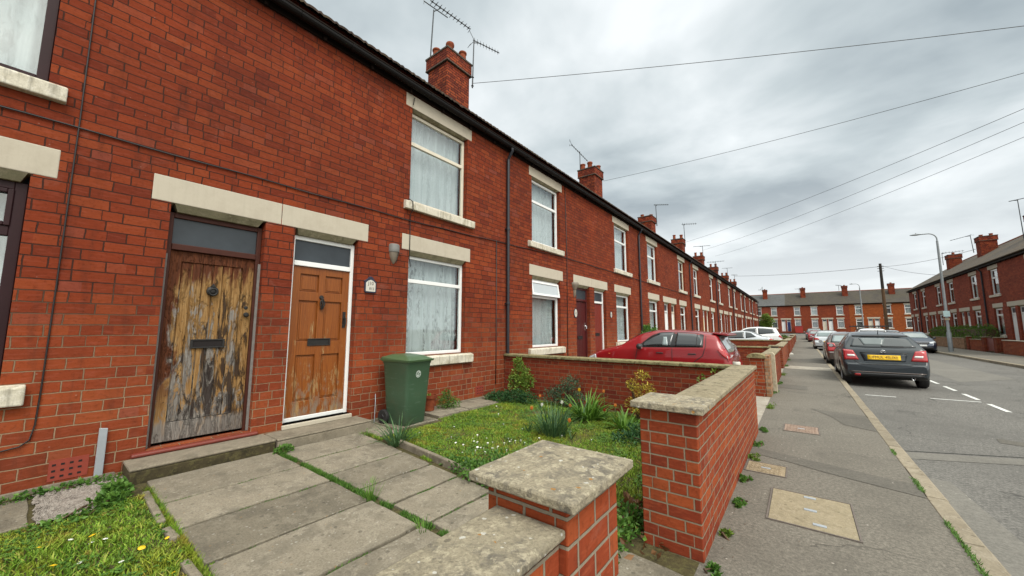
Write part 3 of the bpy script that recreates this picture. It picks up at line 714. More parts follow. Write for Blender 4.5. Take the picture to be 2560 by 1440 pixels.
        hb.build('handle', M[opt.get('hmat', 'iron')], o, smooth=40)
    return o

def wavy_roof(sgn, W, x0, z0, x1, z1, period=0.225, amp=0.03, rows=13, spw=6):
    mb = MB(); n = int(round(W / period)) * spw; rr = random.Random(int(W * 91) + rows)
    for r in range(rows):
        f0, f1 = r / rows, (r + 1) / rows
        row0, row1, row00 = [], [], []
        d = rr.uniform(-.006, .006)
        for i in range(n + 1):
            u = W * i / n; ph = (u / period) % 1
            a = amp * (1.0 if ph < .12 else math.sin(math.pi * ph) * 1.0 - 0.2)
            xa, za = x0 + (x1 - x0) * f0 + (.03 if r else 0.0), z0 + (z1 - z0) * f0 + .018 + d
            xb, zb = x0 + (x1 - x0) * f1, z0 + (z1 - z0) * f1 + .004
            row00.append((xa, sgn * u, za + a - .035)); row0.append((xa, sgn * u, za + a)); row1.append((xb, sgn * u, zb + a))
        mb.grid([row00, row0, row1])
    return mb

def chimney(h, x, y, z0, z1, wx, wy, pots, near=True, mat='brick_chimney'):
    mb = MB()
    mb.mi = 0
    mb.box(x - wx / 2, x + wx / 2, y - wy / 2, y + wy / 2, z0, z1 - .42)
    e = .05
    mb.box(x - wx / 2 - e, x + wx / 2 + e, y - wy / 2 - e, y + wy / 2 + e, z1 - .42, z1 - .06)
    mb.mi = 1
    mb.box(x - wx / 2 - e - .012, x + wx / 2 + e + .012, y - wy / 2 - e - .012, y + wy / 2 + e + .012, z1 - .43, z1 - .385)
    mb.box(x - wx / 2 - e - .02, x + wx / 2 + e + .02, y - wy / 2 - e - .02, y + wy / 2 + e + .02, z1 - .06, z1)
    c = mb.build('chimney', [M[mat], M['cementcap']], h, bevel=0.012 if near else None)
    for (dx, dy, r, hh) in pots:
        p = MB(); p.lathe([(r * 1.0, z1 - .01), (r * .92, z1 + hh * .5), (r * .86, z1 + hh * .8), (r * 1.08, z1 + hh * .86), (r * 1.1, z1 + hh * .95), (r * 1.0, z1 + hh), (r * .75, z1 + hh), (r * .7, z1 + hh * .5)], (x + dx, y + dy, 0), 'z', 16)
        p.build('chimney_pot', M['terracotta'], c, smooth=50)
    return c

def drainpipe(h, x, y, z0, z1, r=0.036):
    mb = MB()
    mb.tube([(x, y, z0), (x, y, z1 - .25), (x + .02, y, z1 - .2), (x + .12, y, z1 - .06), (x + .13, y, z1)], r, 10)
    for z in (z0 + .35, z0 + 2.0, z0 + 3.7): mb.lathe([(r * 1.25, -.03), (r * 1.35, 0), (r * 1.25, .03)], (x, y, z), 'z', 10); mb.box(x - .06, x, y - .05, y + .05, z - .012, z + .012)
    return mb.build('drainpipe', M['pipe'], h, smooth=40)

def house(label, loc, rz, sgn, opt, group, W=4.5, near=True, depth=8.0, brick='brick', roof='tile', wavy=True, scale=(1, 1), gable=None):
    h = thing('terraced_house', label, 'house', loc, rz, group)
    k = W / 4.5
    D = (0.17 * k, 1.06 * k, opt.get('dz0', 0.25), 2.715); WL = (1.975 * k, 3.34 * k, 0.995, 2.72); WU = (1.955 * k, 3.34 * k, 3.655, 5.325)
    mb = MB(); wall_front(mb, sgn, W, -0.2, 5.95, [(*D[:3], 2.787), (*WL[:3], 2.792), (*WU[:3], 5.362)])
    # sides and back of the house (a closed shell, dark inside)
    def q(*p):
        mb.poly(p)
    y1 = sgn * W; ez = 5.795; rz_ = 8.68
    for y in (0, y1):
        q((-.16, y, -.2), (0, y, -.2), (0, y, 5.95), (-.16, y, 5.95))
        q((-.16, y, -.2), (-.16, y, 5.6), (-depth, y, 5.6), (-depth, y, -.2))
        q((-.16, y, 5.6), (-depth / 2, y, 8.42), (-depth, y, 5.6))
    q((-depth, 0, -.2), (-depth, y1, -.2), (-depth, y1, 5.7), (-depth, 0, 5.7))
    mb.build('wall', M[brick], h, recalc=False)
    ib = MB(); ib.box(-1.6, -1.58, sgn * .05, sgn * (W - .05), 0, 5.6); ib.box(-1.58, -.2, sgn * .05, sgn * (W - .05), 3.0, 3.05); ib.build('room_back', M['curtdark'], h)
    # roof
    if wavy:
        rb = wavy_roof(sgn, W, .225, ez, -depth / 2, rz_, spw=6 if near else 3)
        q2 = [(-depth / 2, 0, rz_ + .02), (-depth / 2, y1, rz_ + .02), (-depth - .2, y1, ez), (-depth - .2, 0, ez)]; rb.poly(q2)
    else:
        rb = MB()
        rb.prism([(.24, ez), (.24, ez + .045), (-depth / 2, rz_ + .05), (-depth - .2, ez + .045), (-depth - .2, ez)], 'y', 0, y1)
    ro = rb.build('roof', M[roof], h, recalc=not wavy)
    if True:
        rg = MB(); rg.tube([(-depth / 2, 0.002 * sgn, rz_ + .03), (-depth / 2, y1, rz_ + .03)], .09, 8); rg.build('ridge', M['terracotta'] if not wavy else M['tile'], ro, smooth=50)
    fb = MB()
    fb.box(.004, .03, sgn * .002, sgn * (W - .002), 5.605, 5.76); fb.box(.03, .2, sgn * .002, sgn * (W - .002), 5.70, 5.72)
    for i in range(6):
        u = (i + .5) * W / 6; fb.box(.03, .07, sgn * (u - .02), sgn * (u + .02), 5.58, 5.7)
    fb.build('fascia', M['fascia'], h)
    gb = MB(); n = 7
    prof = [(.135 + .062 * math.cos(t), 5.69 - .062 * math.sin(t)) for t in [math.pi * i / n for i in range(n + 1)]]
    prof += [(.135 + .054 * math.cos(t), 5.69 - .054 * math.sin(t)) for t in [math.pi * i / n for i in reversed(range(n + 1))]]
    gb.prism(prof, 'y', 0.003 * sgn, sgn * (W - .003))
    for i in range(3):
        u = (i + .5) * W / 3; gb.prism([(.135 + .07 * math.cos(t), 5.69 - .07 * math.sin(t)) for t in [math.pi * j / 6 for j in range(7)]] + [(.2, 5.7), (.07, 5.7)], 'y', sgn * (u - .03), sgn * (u + .03))
    gb.build('gutter', M['gutter'], h)
    # openings
    opt.setdefault('cshift', 0); lo = dict(opt); lo.update(opt.get('low', {})); up = dict(opt); up.update(opt.get('up', {}))
    sd = rnd.randint(0, 9999)
    window(h, sgn, *WL, dict(lo, trans=2.28), sd, (1.83 * k, 3.46 * k, 2.79, 3.06, 1.99 * k, 3.32 * k), (1.84 * k, 3.52 * k, .815, .985), near)
    window(h, sgn, *WU, dict(up, trans=4.76), sd + 1, (1.82 * k, 3.46 * k, 5.36, 5.598, 1.98 * k, 3.32 * k, .03), (1.84 * k, 3.52 * k, 3.49, 3.645), near)
    door(h, sgn, *D, opt, (0.002, 1.215 * k, 2.785, 3.06, .2 * k, 1.03 * k), near)
    if near:
        ab = MB(); ab.box(-.02, .006, sgn * opt.get('ab', 1.43), sgn * (opt.get('ab', 1.43) + .23), .14, .315)
        ab.mi = 1
        for i in range(4):
            for j in range(3):
                u = opt.get('ab', 1.43) + .04 + i * .05; ab.box(.0055, .0075, sgn * u, sgn * (u + .022), .165 + j * .05, .182 + j * .05)
        ab.build('air_brick', [M['airbrick'], M['hole']], h)
    return h

PW = 'red brick terraced houses on the left side of the street'
base = dict(frame='upvc', dframe='upvc', sill='sill')
J = [1.853 + 9.0 * i for i in range(8)]
G0 = 0.06
HO = {}
spec = [
 # pair index, sign, label, options
 (0, -1, 'nearest terraced house, dark plum window frames and a bare weathered plank door', dict(frame='purple', fw=.07, dframe='brownframe', door='plank', dmat='weathered', flake=True, handle='knob', hz=1.62, hside=0, boxz=1.285, boxw=.155, knockz=1.88, dz=.03, low=dict(curtain='net'), sash=True, ab=1.43)),
 (0, 1, 'terraced house with worn orange panel door, lace curtains and green bin in front', dict(door='panel', dmat='varnished', sillbar=True, handle='plate', hside=1, hz=1.6, knock='urn', knockz=1.82, boxz=1.27, boxw=.155, flap='iron', low=dict(curtain='lace'), up=dict(frame='cream', curtain='net'), ab=3.66)),
 (1, -1, 'terraced house with a dark maroon front door and an open ground floor window light', dict(door='groove', dmat='plumdoor', dframe='plumdoor', handle='plate', hmat='chrome', knock=None, low=dict(openlight=True), boxz=1.2)),
 (1, 1, 'terraced house behind the red car bonnet, red brown boarded door in a white frame', dict(door='groove', dmat='reddoor', handle='lever', knock=None, up=dict(frame='upvc'))),
 (2, -1, 'terraced house with a climbing shrub beside its tall ground floor window', dict(door='plain')),
 (2, 1, 'terraced house with cream upper window and white door above the red car', dict(door='plain', dframe='cream', up=dict(frame='cream', curtain='curtdark'))),
 (3, -1, 'terraced house with a yellow front door, third drainpipe beside its window', dict(door='plain', dmat='yellowdoor')),
 (3, 1, 'red brick terraced house next beyond the yellow door, white framed windows and white door', dict(door='plain', dframe='cream', up=dict(curtain='curtdark'))),
 (4, -1, 'terraced house with a dark green door, fifth pair along the left row', dict(door='plain', dmat='greendoor')),
 (4, 1, 'red brick terraced house with red front door, fifth pair along the left row', dict(door='plain', dmat='reddoor', up=dict(curtain='curtdark'))),
 (5, -1, 'red brick terraced house of the sixth pair along the left row, nearer half', dict(door='plain', dmat='reddoor', up=dict(curtain='curtdark'))),
 (5, 1, 'red brick terraced house of the sixth pair along the left row, farther half', dict(door='plain')),
 (6, -1, 'red brick terraced house of the seventh pair along the left row, nearer half', dict(door='plain', dmat='plumdoor')),
 (6, 1, 'red brick terraced house of the seventh pair along the left row, farther half', dict(door='plain', up=dict(curtain='curtdark'))),
 (7, -1, 'second house from the far end of the left brick terrace', dict(door='plain')),
 (7, 1, 'red brick house at the far end of the left terrace beside the round bush', dict(door='plain', dmat='reddoor')),
]
for pi, sg, lab, op in spec:
    o = dict(base); o.update(op)
    HO[(pi, sg)] = house(lab, (XF, J[pi], 0), 0, sg, o, PW, near=pi < 2, wavy=True)
# drainpipes at the party boundaries, chimneys and steps
for pi in range(8):
    drainpipe(HO[(pi, 1)], .06, 4.62 if pi == 0 else 4.44, .02, 5.62)
chy = [7.1, 16.75, 25.5, 33.8, 42.0, 50.2, 58.4, 66.2]
POT = [(-.28, .2, .115, .34), (0, -.3, .105, .3), (.25, .28, .1, .3)]
for i, y in enumerate(chy):
    owner = HO[(min(7, int((y - J[0]) // 9.0 + (1 if (y - J[0]) % 9.0 > 4.5 else 0))), -1 if (y - J[0]) % 9.0 > 4.5 else 1)]
    oy = y - owner.location.y
    z1 = [9.55, 9.45, 9.15, 9.2, 9.0, 8.95, 8.85, 8.8][i]
    pots = [[(-.27, -.27, .12, .36), (.0, .02, .12, .62), (.27, .3, .115, .36)], [(-.3, -.25, .13, .34), (-.05, .05, .13, .5), (.28, .3, .13, .3)], [(-.25, -.2, .12, .2), (.2, .25, .12, .24)], [(-.25, -.25, .12, .4), (.2, .25, .13, .45)]][min(i, 3)]
    chimney(owner, -2.75, oy, 6.9, z1, .85, .9, pots, near=i < 3)
# gable of the near end is the boundary beyond the frame; doorsteps
for (pi, sg, u0, u1, x1, z) in ((0, -1, .03, 1.21, .385, .2), (0, 1, -.02, 1.16, .4, .195), (1, -1, .02, 1.2, .35, .2), (1, 1, .02, 1.2, .35, .2)):
    h = HO[(pi, sg)]; mb = MB()
    mb.mi = 0; mb.box(.004, x1, sg * u0, sg * u1, .17, z); mb.mi = 1; mb.box(.004, x1 - .004, sg * (u0 + .003), sg * (u1 - .003), -.05, .17)
    mb.build('doorstep', [M['step'], M['step_moss' if pi == 0 and sg < 0 else 'step']], h, bevel=.016)
h = HO[(0, -1)]; mb = MB(); mb.prism([(-.16, .201), (.03, .201), (.042, .218), (.036, .238), (.015, .246), (-.16, .246)], 'y', -.1, -1.16); mb.build('threshold', M['redstep'], h, bevel=.01)
h = HO[(0, 1)]; mb = MB(); mb.box(-.16, .03, .16, 1.07, .196, .25); mb.build('threshold', M['lintel'], h, bevel=.008)
# ------------------------------------------------------------------ houses across the road and at the end of the street
XR = 10.3
RG = 'red brick terraced houses on the right side of the road'
JR = [36.2 + 9.0 * i for i in range(4)]
right = [
 (0, -1, 'red brick house cut off by the right edge of the picture, white front door', dict(door='plain')),
 (0, 1, 'right side brick house past the near drainpipe, behind the dark red gate', dict(door='plain', up=dict(curtain='curtdark'))),
 (1, -1, 'right side brick house behind the long green hedge, nearer window pair', dict(door='plain', up=dict(curtain='net'))),
 (1, 1, 'right side brick house directly behind the street lamp', dict(door='plain', dmat='cream')),
 (2, -1, 'right side brick house left of the street lamp under the smaller chimney', dict(door='plain')),
 (2, 1, 'right side brick house third from the far end of the right terrace', dict(door='plain', dmat='reddoor')),
 (3, -1, 'brick house at the far end of the right terrace, corner by the telegraph pole', dict(door='plain', up=dict(curtain='curtdark'))),
]
# (local +y runs towards -y in the world after the half turn, so the sign is flipped)
HR = {}
for pi, sg, lab, op in right:
    o = dict(base); o.update(op); o['sash'] = True
    HR[(pi, sg)] = house(lab, (XR, JR[pi], .12), math.pi, -sg, o, RG, near=False, brick='brick_right', roof='roof_right', wavy=False)
for (pi, sg) in ((0, 1), (1, 1), (2, 1)):
    drainpipe(HR[(pi, sg)], .06, -4.42, .02, 5.62, .045)
chimney(HR[(1, 1)], -2.75, -4.45, 7.0, 9.3, .95, 1.0, [(-.25, .2, .12, .2), (.2, -.2, .12, .22)])
chimney(HR[(2, 1)], -2.75, -4.2, 7.0, 9.1, .9, 1.0, [(0, 0, .12, .25)])
chimney(HR[(0, 1)], -2.75, -4.3, 7.0, 9.1, .95, 1.0, [(-.2, .2, .12, .2)])

YT = 86.0; ZT = .88
FG = 'brick terraced houses across the end of the street'
far = [
 (-11.0, 'far brick terraced house mostly hidden behind the end of the left terrace', 'brick_right', 'roof_grey', dict(door='plain')),
 (-8.05, 'far brick terraced house just showing beside the end of the left terrace', 'brick_right', 'roof_grey', dict(door='plain')),
 (-5.1, 'far brick terraced house behind the round bush', 'brick_right', 'roof_grey', dict(door='plain')),
 (-2.15, 'far brick terraced house with the blue shutter at the end of the pavement', 'brick_far', 'roof_far', dict(door='plain', dmat='bluedoor')),
 (.8, 'far brick terraced house with a pale blue upstairs blind straight ahead along the kerb', 'brick_far', 'roof_far', dict(door='plain', dmat='cream')),
 (3.75, 'far brick terraced house with an arched reflection upstairs, white ground floor window', 'brick_far', 'roof_far', dict(door='plain')),
 (6.7, 'bright orange brick terraced house behind the far lamp post', 'brick_orange', 'roof_far', dict(door='plain', dmat='cream')),
 (9.65, 'orange brick terraced house just left of the telegraph pole', 'brick_orange', 'roof_far', dict(door='plain')),
 (12.6, 'orange brick terraced house right of the telegraph pole with a white garage lintel', 'brick_orange', 'roof_far', dict(door='plain', dmat='reddoor')),
 (15.55, 'far orange brick house disappearing behind the right terrace', 'brick_orange', 'roof_far', dict(door='plain')),
]
FH = []
for i, (x, lab, br, rf, op) in enumerate(far):
    o = dict(base); o.update(op); o['up'] = dict(fw=.09, curtain='curtdark' if i % 2 else 'net'); o['low'] = dict(fw=.09, curtain='curtdark')
    sg = 1 if i % 2 else -1
    hh = house(lab, (x if sg > 0 else x + 2.95, YT, ZT), -math.pi / 2, sg, o, FG, W=2.95, near=False, brick=br, roof=rf, wavy=False)
    hh.scale = (1, 1, .86)
    FH.append(hh)
for i, hi in ((2, 0), (4, 0), (6, 0), (8, 0), (0, 0)):
    chimney(FH[i], -2.6, -.1 if i % 2 else 2.8, 7.2, 9.7, .7, .75, [(0, 0, .13, .2)], near=False)
# ------------------------------------------------------------------ aerials, wires, street furniture
def aerial(label, base, top, b0, b1, n, el=0.16, reflector=True, r=0.018, second=None, cross='z'):
    a = thing('tv_aerial', label, 'aerial', base, 0, 'television aerials on chimneys')
    B = Vector(base); T = Vector(top) - B; p0 = Vector(b0) - B; p1 = Vector(b1) - B
    mb = MB(); r *= .95; mb.tube([(0, 0, 0), T * .5, T], [r * 1.25, r * 1.1, r], 8)
    for f in (.04, .22): mb.box(T.x * f - .03, T.x * f + .03, T.y * f - .03, T.y * f + .03, T.z * f - .012, T.z * f + .012)
    mb.build('mast', M['mast'], a, smooth=50)
    mb = MB(); mb.tube([p0, p1], r * .8, 6)
    d = (p1 - p0).normalized(); up = Vector((0, 0, 1)); sd = d.cross(up).normalized()
    e = up if cross == 'z' else sd
    for i in range(n):
        f = (i + .5) / n; c = p0 + (p1 - p0) * f; L = el * (1.15 - .35 * f)
        mb.tube([c - e * L, c + e * L], r * .45, 5)
        mb.box(c.x - r, c.x + r, c.y - r, c.y + r, c.z - r, c.z + r)
    if reflector:
        for s in (-1, 1):
            q = p0 + d * .05
            mb.tube([q, q - d * .18 + e * s * .26], r * .5, 5); mb.tube([q - d * .18 + e * s * .26 - sd * .1, q - d * .18 + e * s * .26 + sd * .1], r * .4, 5)
    mb.tube([T - Vector((0, 0, .06)), (p0 + (p1 - p0) * .25)], r * .7, 6)
    mb.build('boom', M['mast'], a)
    if second:
        m2 = MB(); q0, q1 = Vector(second[0]) - B, Vector(second[1]) - B
        m2.tube([q0, q1], r * .8, 6); m2.tube([q0 - Vector((0, 0, .1)), q0 + Vector((0, 0, .1))], r * .4, 5); m2.build('short_boom', M['mast'], a)
    return a
aerial('tall tv aerial with a long toothed boom on the near corner of the nearest chimney', (-8.43, 6.72, 8.75), (-8.2, 6.66, 11.12), (-8.17, 6.5, 11.3), (-7.9, 7.93, 11.2), 11, .11, second=((-8.26, 6.33, 11.2), (-8.06, 7.1, 11.1)), cross='s', reflector=False, r=.02)
aerial('shorter tv aerial with a bristly boom on the far corner of the nearest chimney', (-7.42, 7.58, 8.75), (-7.42, 7.62, 10.33), (-7.46, 7.62, 10.38), (-7.15, 8.52, 10.36), 9, .09, r=.018)
aerial('tv aerial with a tilted boom on the second chimney from the camera', (-8.36, 16.42, 8.9), (-8.36, 16.42, 10.5), (-8.72, 16.2, 10.9), (-8.02, 16.6, 9.95), 9, .1, r=.02, cross='s')
for i, (lab, b, t, p, q) in enumerate([
    ('tv aerial on the far side of the third chimney along the left terrace', (-7.45, 26.02, 8.6), (-7.5, 26.1, 10.1), (-7.6, 26.0, 10.13), (-6.75, 26.5, 10.1)),
    ('tv aerial on the fourth chimney along the left terrace', (-7.5, 34.3, 8.6), (-7.55, 34.3, 10.6), (-7.7, 34.2, 10.62), (-6.6, 34.7, 10.6)),
    ('tv aerial with a wide boom on the fifth chimney along the left terrace', (-7.6, 42.3, 8.8), (-7.6, 42.3, 10.1), (-8.3, 42.1, 10.13), (-6.9, 42.5, 10.12)),
    ('tv aerial standing on the sixth chimney along the left terrace', (-7.7, 50.2, 8.8), (-7.7, 50.2, 9.6), (-8.6, 50.0, 9.6), (-6.8, 50.5, 9.66)),
    ('tv aerial on the seventh chimney along the left terrace', (-7.6, 58.6, 8.7), (-7.6, 58.6, 9.95), (-8.2, 58.4, 9.93), (-7.0, 58.9, 9.95)),
    ('tv aerial on the last chimney of the left terrace', (-7.7, 66.5, 8.7), (-7.7, 66.5, 9.9), (-8.1, 66.3, 9.9), (-7.3, 66.8, 9.9)),
    ('tv aerial on the larger chimney of the right terrace', (12.65, 51.1, 8.3), (12.6, 51.2, 9.9), (12.6, 51.2, 9.92), (11.5, 51.8, 9.7)),
    ('tv aerial on the smaller farther chimney of the right terrace', (12.6, 59.9, 8.4), (12.6, 59.9, 9.7), (12.55, 59.9, 9.7), (14.1, 59.5, 9.72)),
    ('tv aerial at the top right edge of the picture above the right roofs', (12.7, 41.9, 7.2), (12.7, 42.0, 10.6), (12.4, 42.3, 10.62), (13.0, 41.7, 10.6)),
    ('thin tv aerial on the far terrace chimney nearest the left terrace', (-5.6, 88.4, 8.4), (-5.6, 88.4, 9.9), (-6.3, 88.4, 9.3), (-4.9, 88.5, 9.2)),
    ('tv aerial on the far terrace chimney above the blue shutter', (.15, 88.4, 8.4), (.15, 88.4, 9.1), (-.5, 88.4, 9.1), (.8, 88.4, 9.1)),
    ('tv aerial on the far terrace chimney left of the far lamp post', (5.8, 88.4, 8.4), (5.8, 88.4, 9.4), (5.4, 88.4, 9.4), (6.2, 88.4, 9.3)),
]):
    aerial(lab, b, t, p, q, 7, .11, i in (2, 6), r=.024 if i < 9 else .03, cross='z' if i % 2 else 's')

def wire(label, a, b, sag, r, group='overhead telephone wires', n=24):
    mb = MB(); a = Vector(a); b = Vector(b)
    pts = [a.lerp(b, i / n) - Vector((0, 0, sag * 4 * (i / n) * (1 - i / n))) for i in range(n + 1)]
    mb.tube(pts, r, 5)
    return tag(mb.build('overhead_wire', M['cable'], None, smooth=180), label, 'wire', group)
def ext(a, e, k):
    a = Vector(a); e = Vector(e); return a + (e - a) * k
wire('topmost overhead wire, from the nearest chimney to the upper right', (-7.45, 7.65, 8.95), ext((-7.45, 7.65, 9.0), (4.52, 13.4, 8.49), 1.25), .12, .0075)
wire('second overhead wire from the top, from the second chimney', (-7.5, 17.3, 9.0), ext((-7.5, 17.3, 9.0), (5.3, 16.0, 8.55), 1.25), .2, .0075)
wire('third overhead wire, highest of the three close together', (-7.5, 34.3, 9.0), ext((-7.5, 34.3, 9.0), (6.0, 18.5, 8.55), 1.2), .35, .008)
wire('middle one of the three close overhead wires', (-7.6, 42.0, 9.6), ext((-7.6, 42.0, 9.6), (6.3, 19.5, 8.5), 1.2), .4, .008)
wire('lowest of the three close overhead wires', (-7.7, 50.2, 10.3), ext((-7.7, 50.2, 10.3), (6.7, 21.0, 8.5), 1.2), .45, .008)
wire('faint overhead wire between the left terrace and the telegraph pole', (-7.7, 66.4, 9.7), (7.7, 60.0, 8.75), .25, .02)
wire('faint overhead wire from the telegraph pole to the right terrace', (7.76, 60.0, 8.7), (12.6, 50.4, 8.5), .25, .016)
wire('faint overhead wire dropping from the telegraph pole to the right eaves', (7.76, 60.0, 8.9), (10.2, 45.5, 5.8), .3, .014)

def street_lamp(label, base, h, arm, sign=False):
    t = thing('street_lamp', label, 'street lamp', base, 0, 'street lamps')
    mb = MB(); mb.tube([(0, 0, 0), (0, 0, 1.25), (0, 0, 1.32), (0, 0, h * .62), (0, 0, h - .55)], [.115, .11, .075, .068, .055], 14)
    mb.build('post', M['post_grey'], t, smooth=40)
    mb = MB(); n = 8
    mb.tube([(0, 0, h - .55)] + [(-.42 + .42 * math.cos(a), 0, h - .42 + .42 * math.sin(a)) for a in [math.pi / 2 * i / n for i in range(n + 1)]] + [(-arm * .7, 0, h + .0)], .035, 10)
    mb.build('arm', M['post_grey'], t, smooth=60)
    mb = MB(); ring = []
    for i in range(9):
        f = i / 8; x = -arm * .62 - (arm * .5) * f; w = .085 * math.sin(math.pi * (.12 + .83 * f)) + .02; hh = .05 * math.sin(math.pi * (.1 + .85 * f)) + .012
        ring.append([(x, w * math.cos(a), h + .01 - .03 * f * 0 + hh * math.sin(a)) for a in [2 * math.pi * j / 10 for j in range(11)]])
    mb.grid(ring); mb.build('lamp_head', M['post_grey'], t, smooth=60)
    mb = MB(); mb.lathe([(0, .11), (.022, .1), (.03, 0.05), (.035, .03)], (-arm * .85, 0, h + .02), 'z', 8); mb.build('photocell', M['lampgrey'], t)
    if sign:
        mb = MB(); mb.box(-.16, .14, -.125, -.115, 2.3, 2.68); mb.box(-.09, .09, -.115, -.06, 2.4, 2.44); mb.box(-.09, .09, -.115, -.06, 2.54, 2.58); mb.build('sign_plate', M['sign_blue'], t)
        mb = MB(); mb.box(-.1, .1, -.09, .09, 2.08, 2.2); mb.build('band', M['concrete_post'], t)
    return t
street_lamp('near grey street lamp with a curved arm and a small pale sign on its post', (7.62, 36.9, .0), 7.95, 1.1, True)
street_lamp('far thin street lamp standing before the orange far houses', (6.95, 72.0, .42), 7.55, .95)
t = thing('telegraph_pole', 'tall wooden telegraph pole leaning over the parked cars on the right side', 'telegraph pole', (7.75, 60.0, 0))
mb = MB(); mb.tube([(0, 0, 0), (0, 0, 3), (0, 0, 6.2)], [.17, .155, .14], 12); mb.build('pole', M['pole_wood'], t, smooth=60)
mb = MB(); mb.tube([(0, 0, 6.2), (0, 0, 9.1)], [.142, .12], 12)
for z in (8.2, 8.5, 8.75): mb.box(-.28, .28, -.03, .03, z, z + .05)
mb.build('pole_top', M['pole_dark'], t, smooth=40)

# ------------------------------------------------------------------ ground, road, pavements
def zr(y):
    if y < 62: return 0.0
    f = min(1, (y - 62) / 22.0); return .82 * f * f * (3 - 2 * f)
YS = [-60, -8, 0, 10, 20, 30, 40, 50, 56, 60, 62] + [62 + 2 * i for i in range(1, 12)] + [90, 130, 400]
def strip(name, x0, x1, z, y0, y1, mat, kind='structure', thick=0.0):
    mb = MB(); ys = [y0] + [y for y in YS if y0 < y < y1] + [y1]
    mb.grid([[(x0, y, z + zr(y)), (x1, y, z + zr(y))] for y in ys])
    if thick:
        for x in (x0, x1): mb.grid([[(x, y, z + zr(y)), (x, y, z + zr(y) - thick)] for y in ys])
        mb.poly([(x0, y0, z), (x1, y0, z), (x1, y0, z - thick), (x0, y0, z - thick)])
    return tag(mb.build(name, mat, None), kind=kind)
strip('ground', -300, 300, -.16, -60, 400, M['ground'])
strip('road', .86, 6.95, -.1, -30, 74, M['road'])
strip('cross_road', -60, 60, -.1, 74.0, 84.2, M['road'])
strip('left_pavement', -.62, .762, 0.0, -30, 74, M['pavement'], thick=.1)
strip('right_pavement', 7.07, 9.4, 0.02, -30, 74, M['pavement'], thick=.1)
strip('far_pavement', -60, 60, 0.03, 84.2, 86.2, M['pavement'], thick=.1)
def kerb(name, x0, x1, z, ya, yb, rot=0.0):
    mb = MB(); y = ya; rr = random.Random(5)
    while y < yb:
        L = .9 + rr.uniform(-.02, .02); d = rr.uniform(-.004, .004); q = zr(y)
        mb.prism([(x0 + d, z - .2 + q), (x1 + d, z - .2 + q), (x1 + d, z - .015 + q), (x1 - .02 + d, z + .002 + q), (x0 + d, z + .004 + q)] if rot == 0 else [(x0 + d, z - .2 + q), (x1 + d, z - .2 + q), (x1 + d, z + .004 + q), (x0 + .02 + d, z + .002 + q), (x0 + d, z - .015 + q)], 'y', y + .009, y + L - .009)
        y += L
    return tag(mb.build(name, M['kerb'], None, bevel=.006), kind='structure')
kerb('left_kerb', .764, .895, 0.002, -3.2, 73)
kerb('right_kerb', 6.92, 7.05, 0.022, 8.0, 73, 1)
# patches laid in the surfaces
def patch(name, pts, z, mat):
    mb = MB(); mb.poly([(x, y, z) for x, y in pts]); return tag(mb.build(name, mat, None), kind='structure')
patch('pavement_patch', [(-.6, 5.62), (.76, 5.2), (.76, 4.86), (.1, 5.08), (-.18, 5.22), (-.6, 5.36)], .004, M['pave_patch'])
patch('pavement_patch', [(.05, 8.9), (.76, 8.75), (.76, 7.5), (.42, 7.75), (.3, 8.3)], .004, M['pave_patch'])
patch('pavement_patch', [(-.55, 11.6), (.02, 11.5), (.02, 12.3), (-.55, 12.4)], .004, M['pave_patch'])
patch('pavement_patch', [(-.6, 17.5), (.76, 17.3), (.76, 18.6), (-.6, 18.9)], .004, M['drive'])
patch('pavement_patch', [(-.6, 21.2), (.76, 21.0), (.76, 23.5), (-.6, 23.4)], .004, M['pave_patch'])
patch('road_patch', [(.9, 6.62), (2.4, 7.35), (3.6, 7.9), (3.6, 8.25), (2.4, 7.6), (.9, 6.95)], -.096, M['road_patch'])
patch('road_patch', [(.9, 6.98), (3.6, 8.28), (3.6, 8.305), (.9, 7.005)], -.096, M['road_dark'])
patch('road_patch', [(2.05, 8.3), (2.3, 8.22), (2.33, 8.5), (2.1, 8.6)], -.096, M['pave_patch'])
patch('road_patch', [(.9, 3.2), (1.25, 3.2), (1.1, 5.9), (.9, 5.9)], -.096, M['road_patch'])
patch('road_patch', [(3.6, 17), (5.2, 19), (5.2, 30), (3.6, 26)], -.096, M['road_patch'])
mb = MB()
y = 11.45
for k in range(14):
    mb.poly([(2.955, y, -.095), (3.035, y, -.095), (3.035, y + .97, -.095), (2.955, y + .97, -.095)]); y += 1.55
for (a, b, c) in ((2.2, 2.95, 12.58), (1.1, 1.62, 12.3)):
    mb.poly([(a, c, -.095), (b, c + .03, -.095), (b, c + .1, -.095), (a, c + .07, -.095)])
for c in (19.2, 25.5): mb.poly([(1.0, c, -.095), (2.9, c, -.095), (2.9, c + .08, -.095), (1.0, c + .08, -.095)])
tag(mb.build('road_marking', M['paint_line'], None), kind='structure')

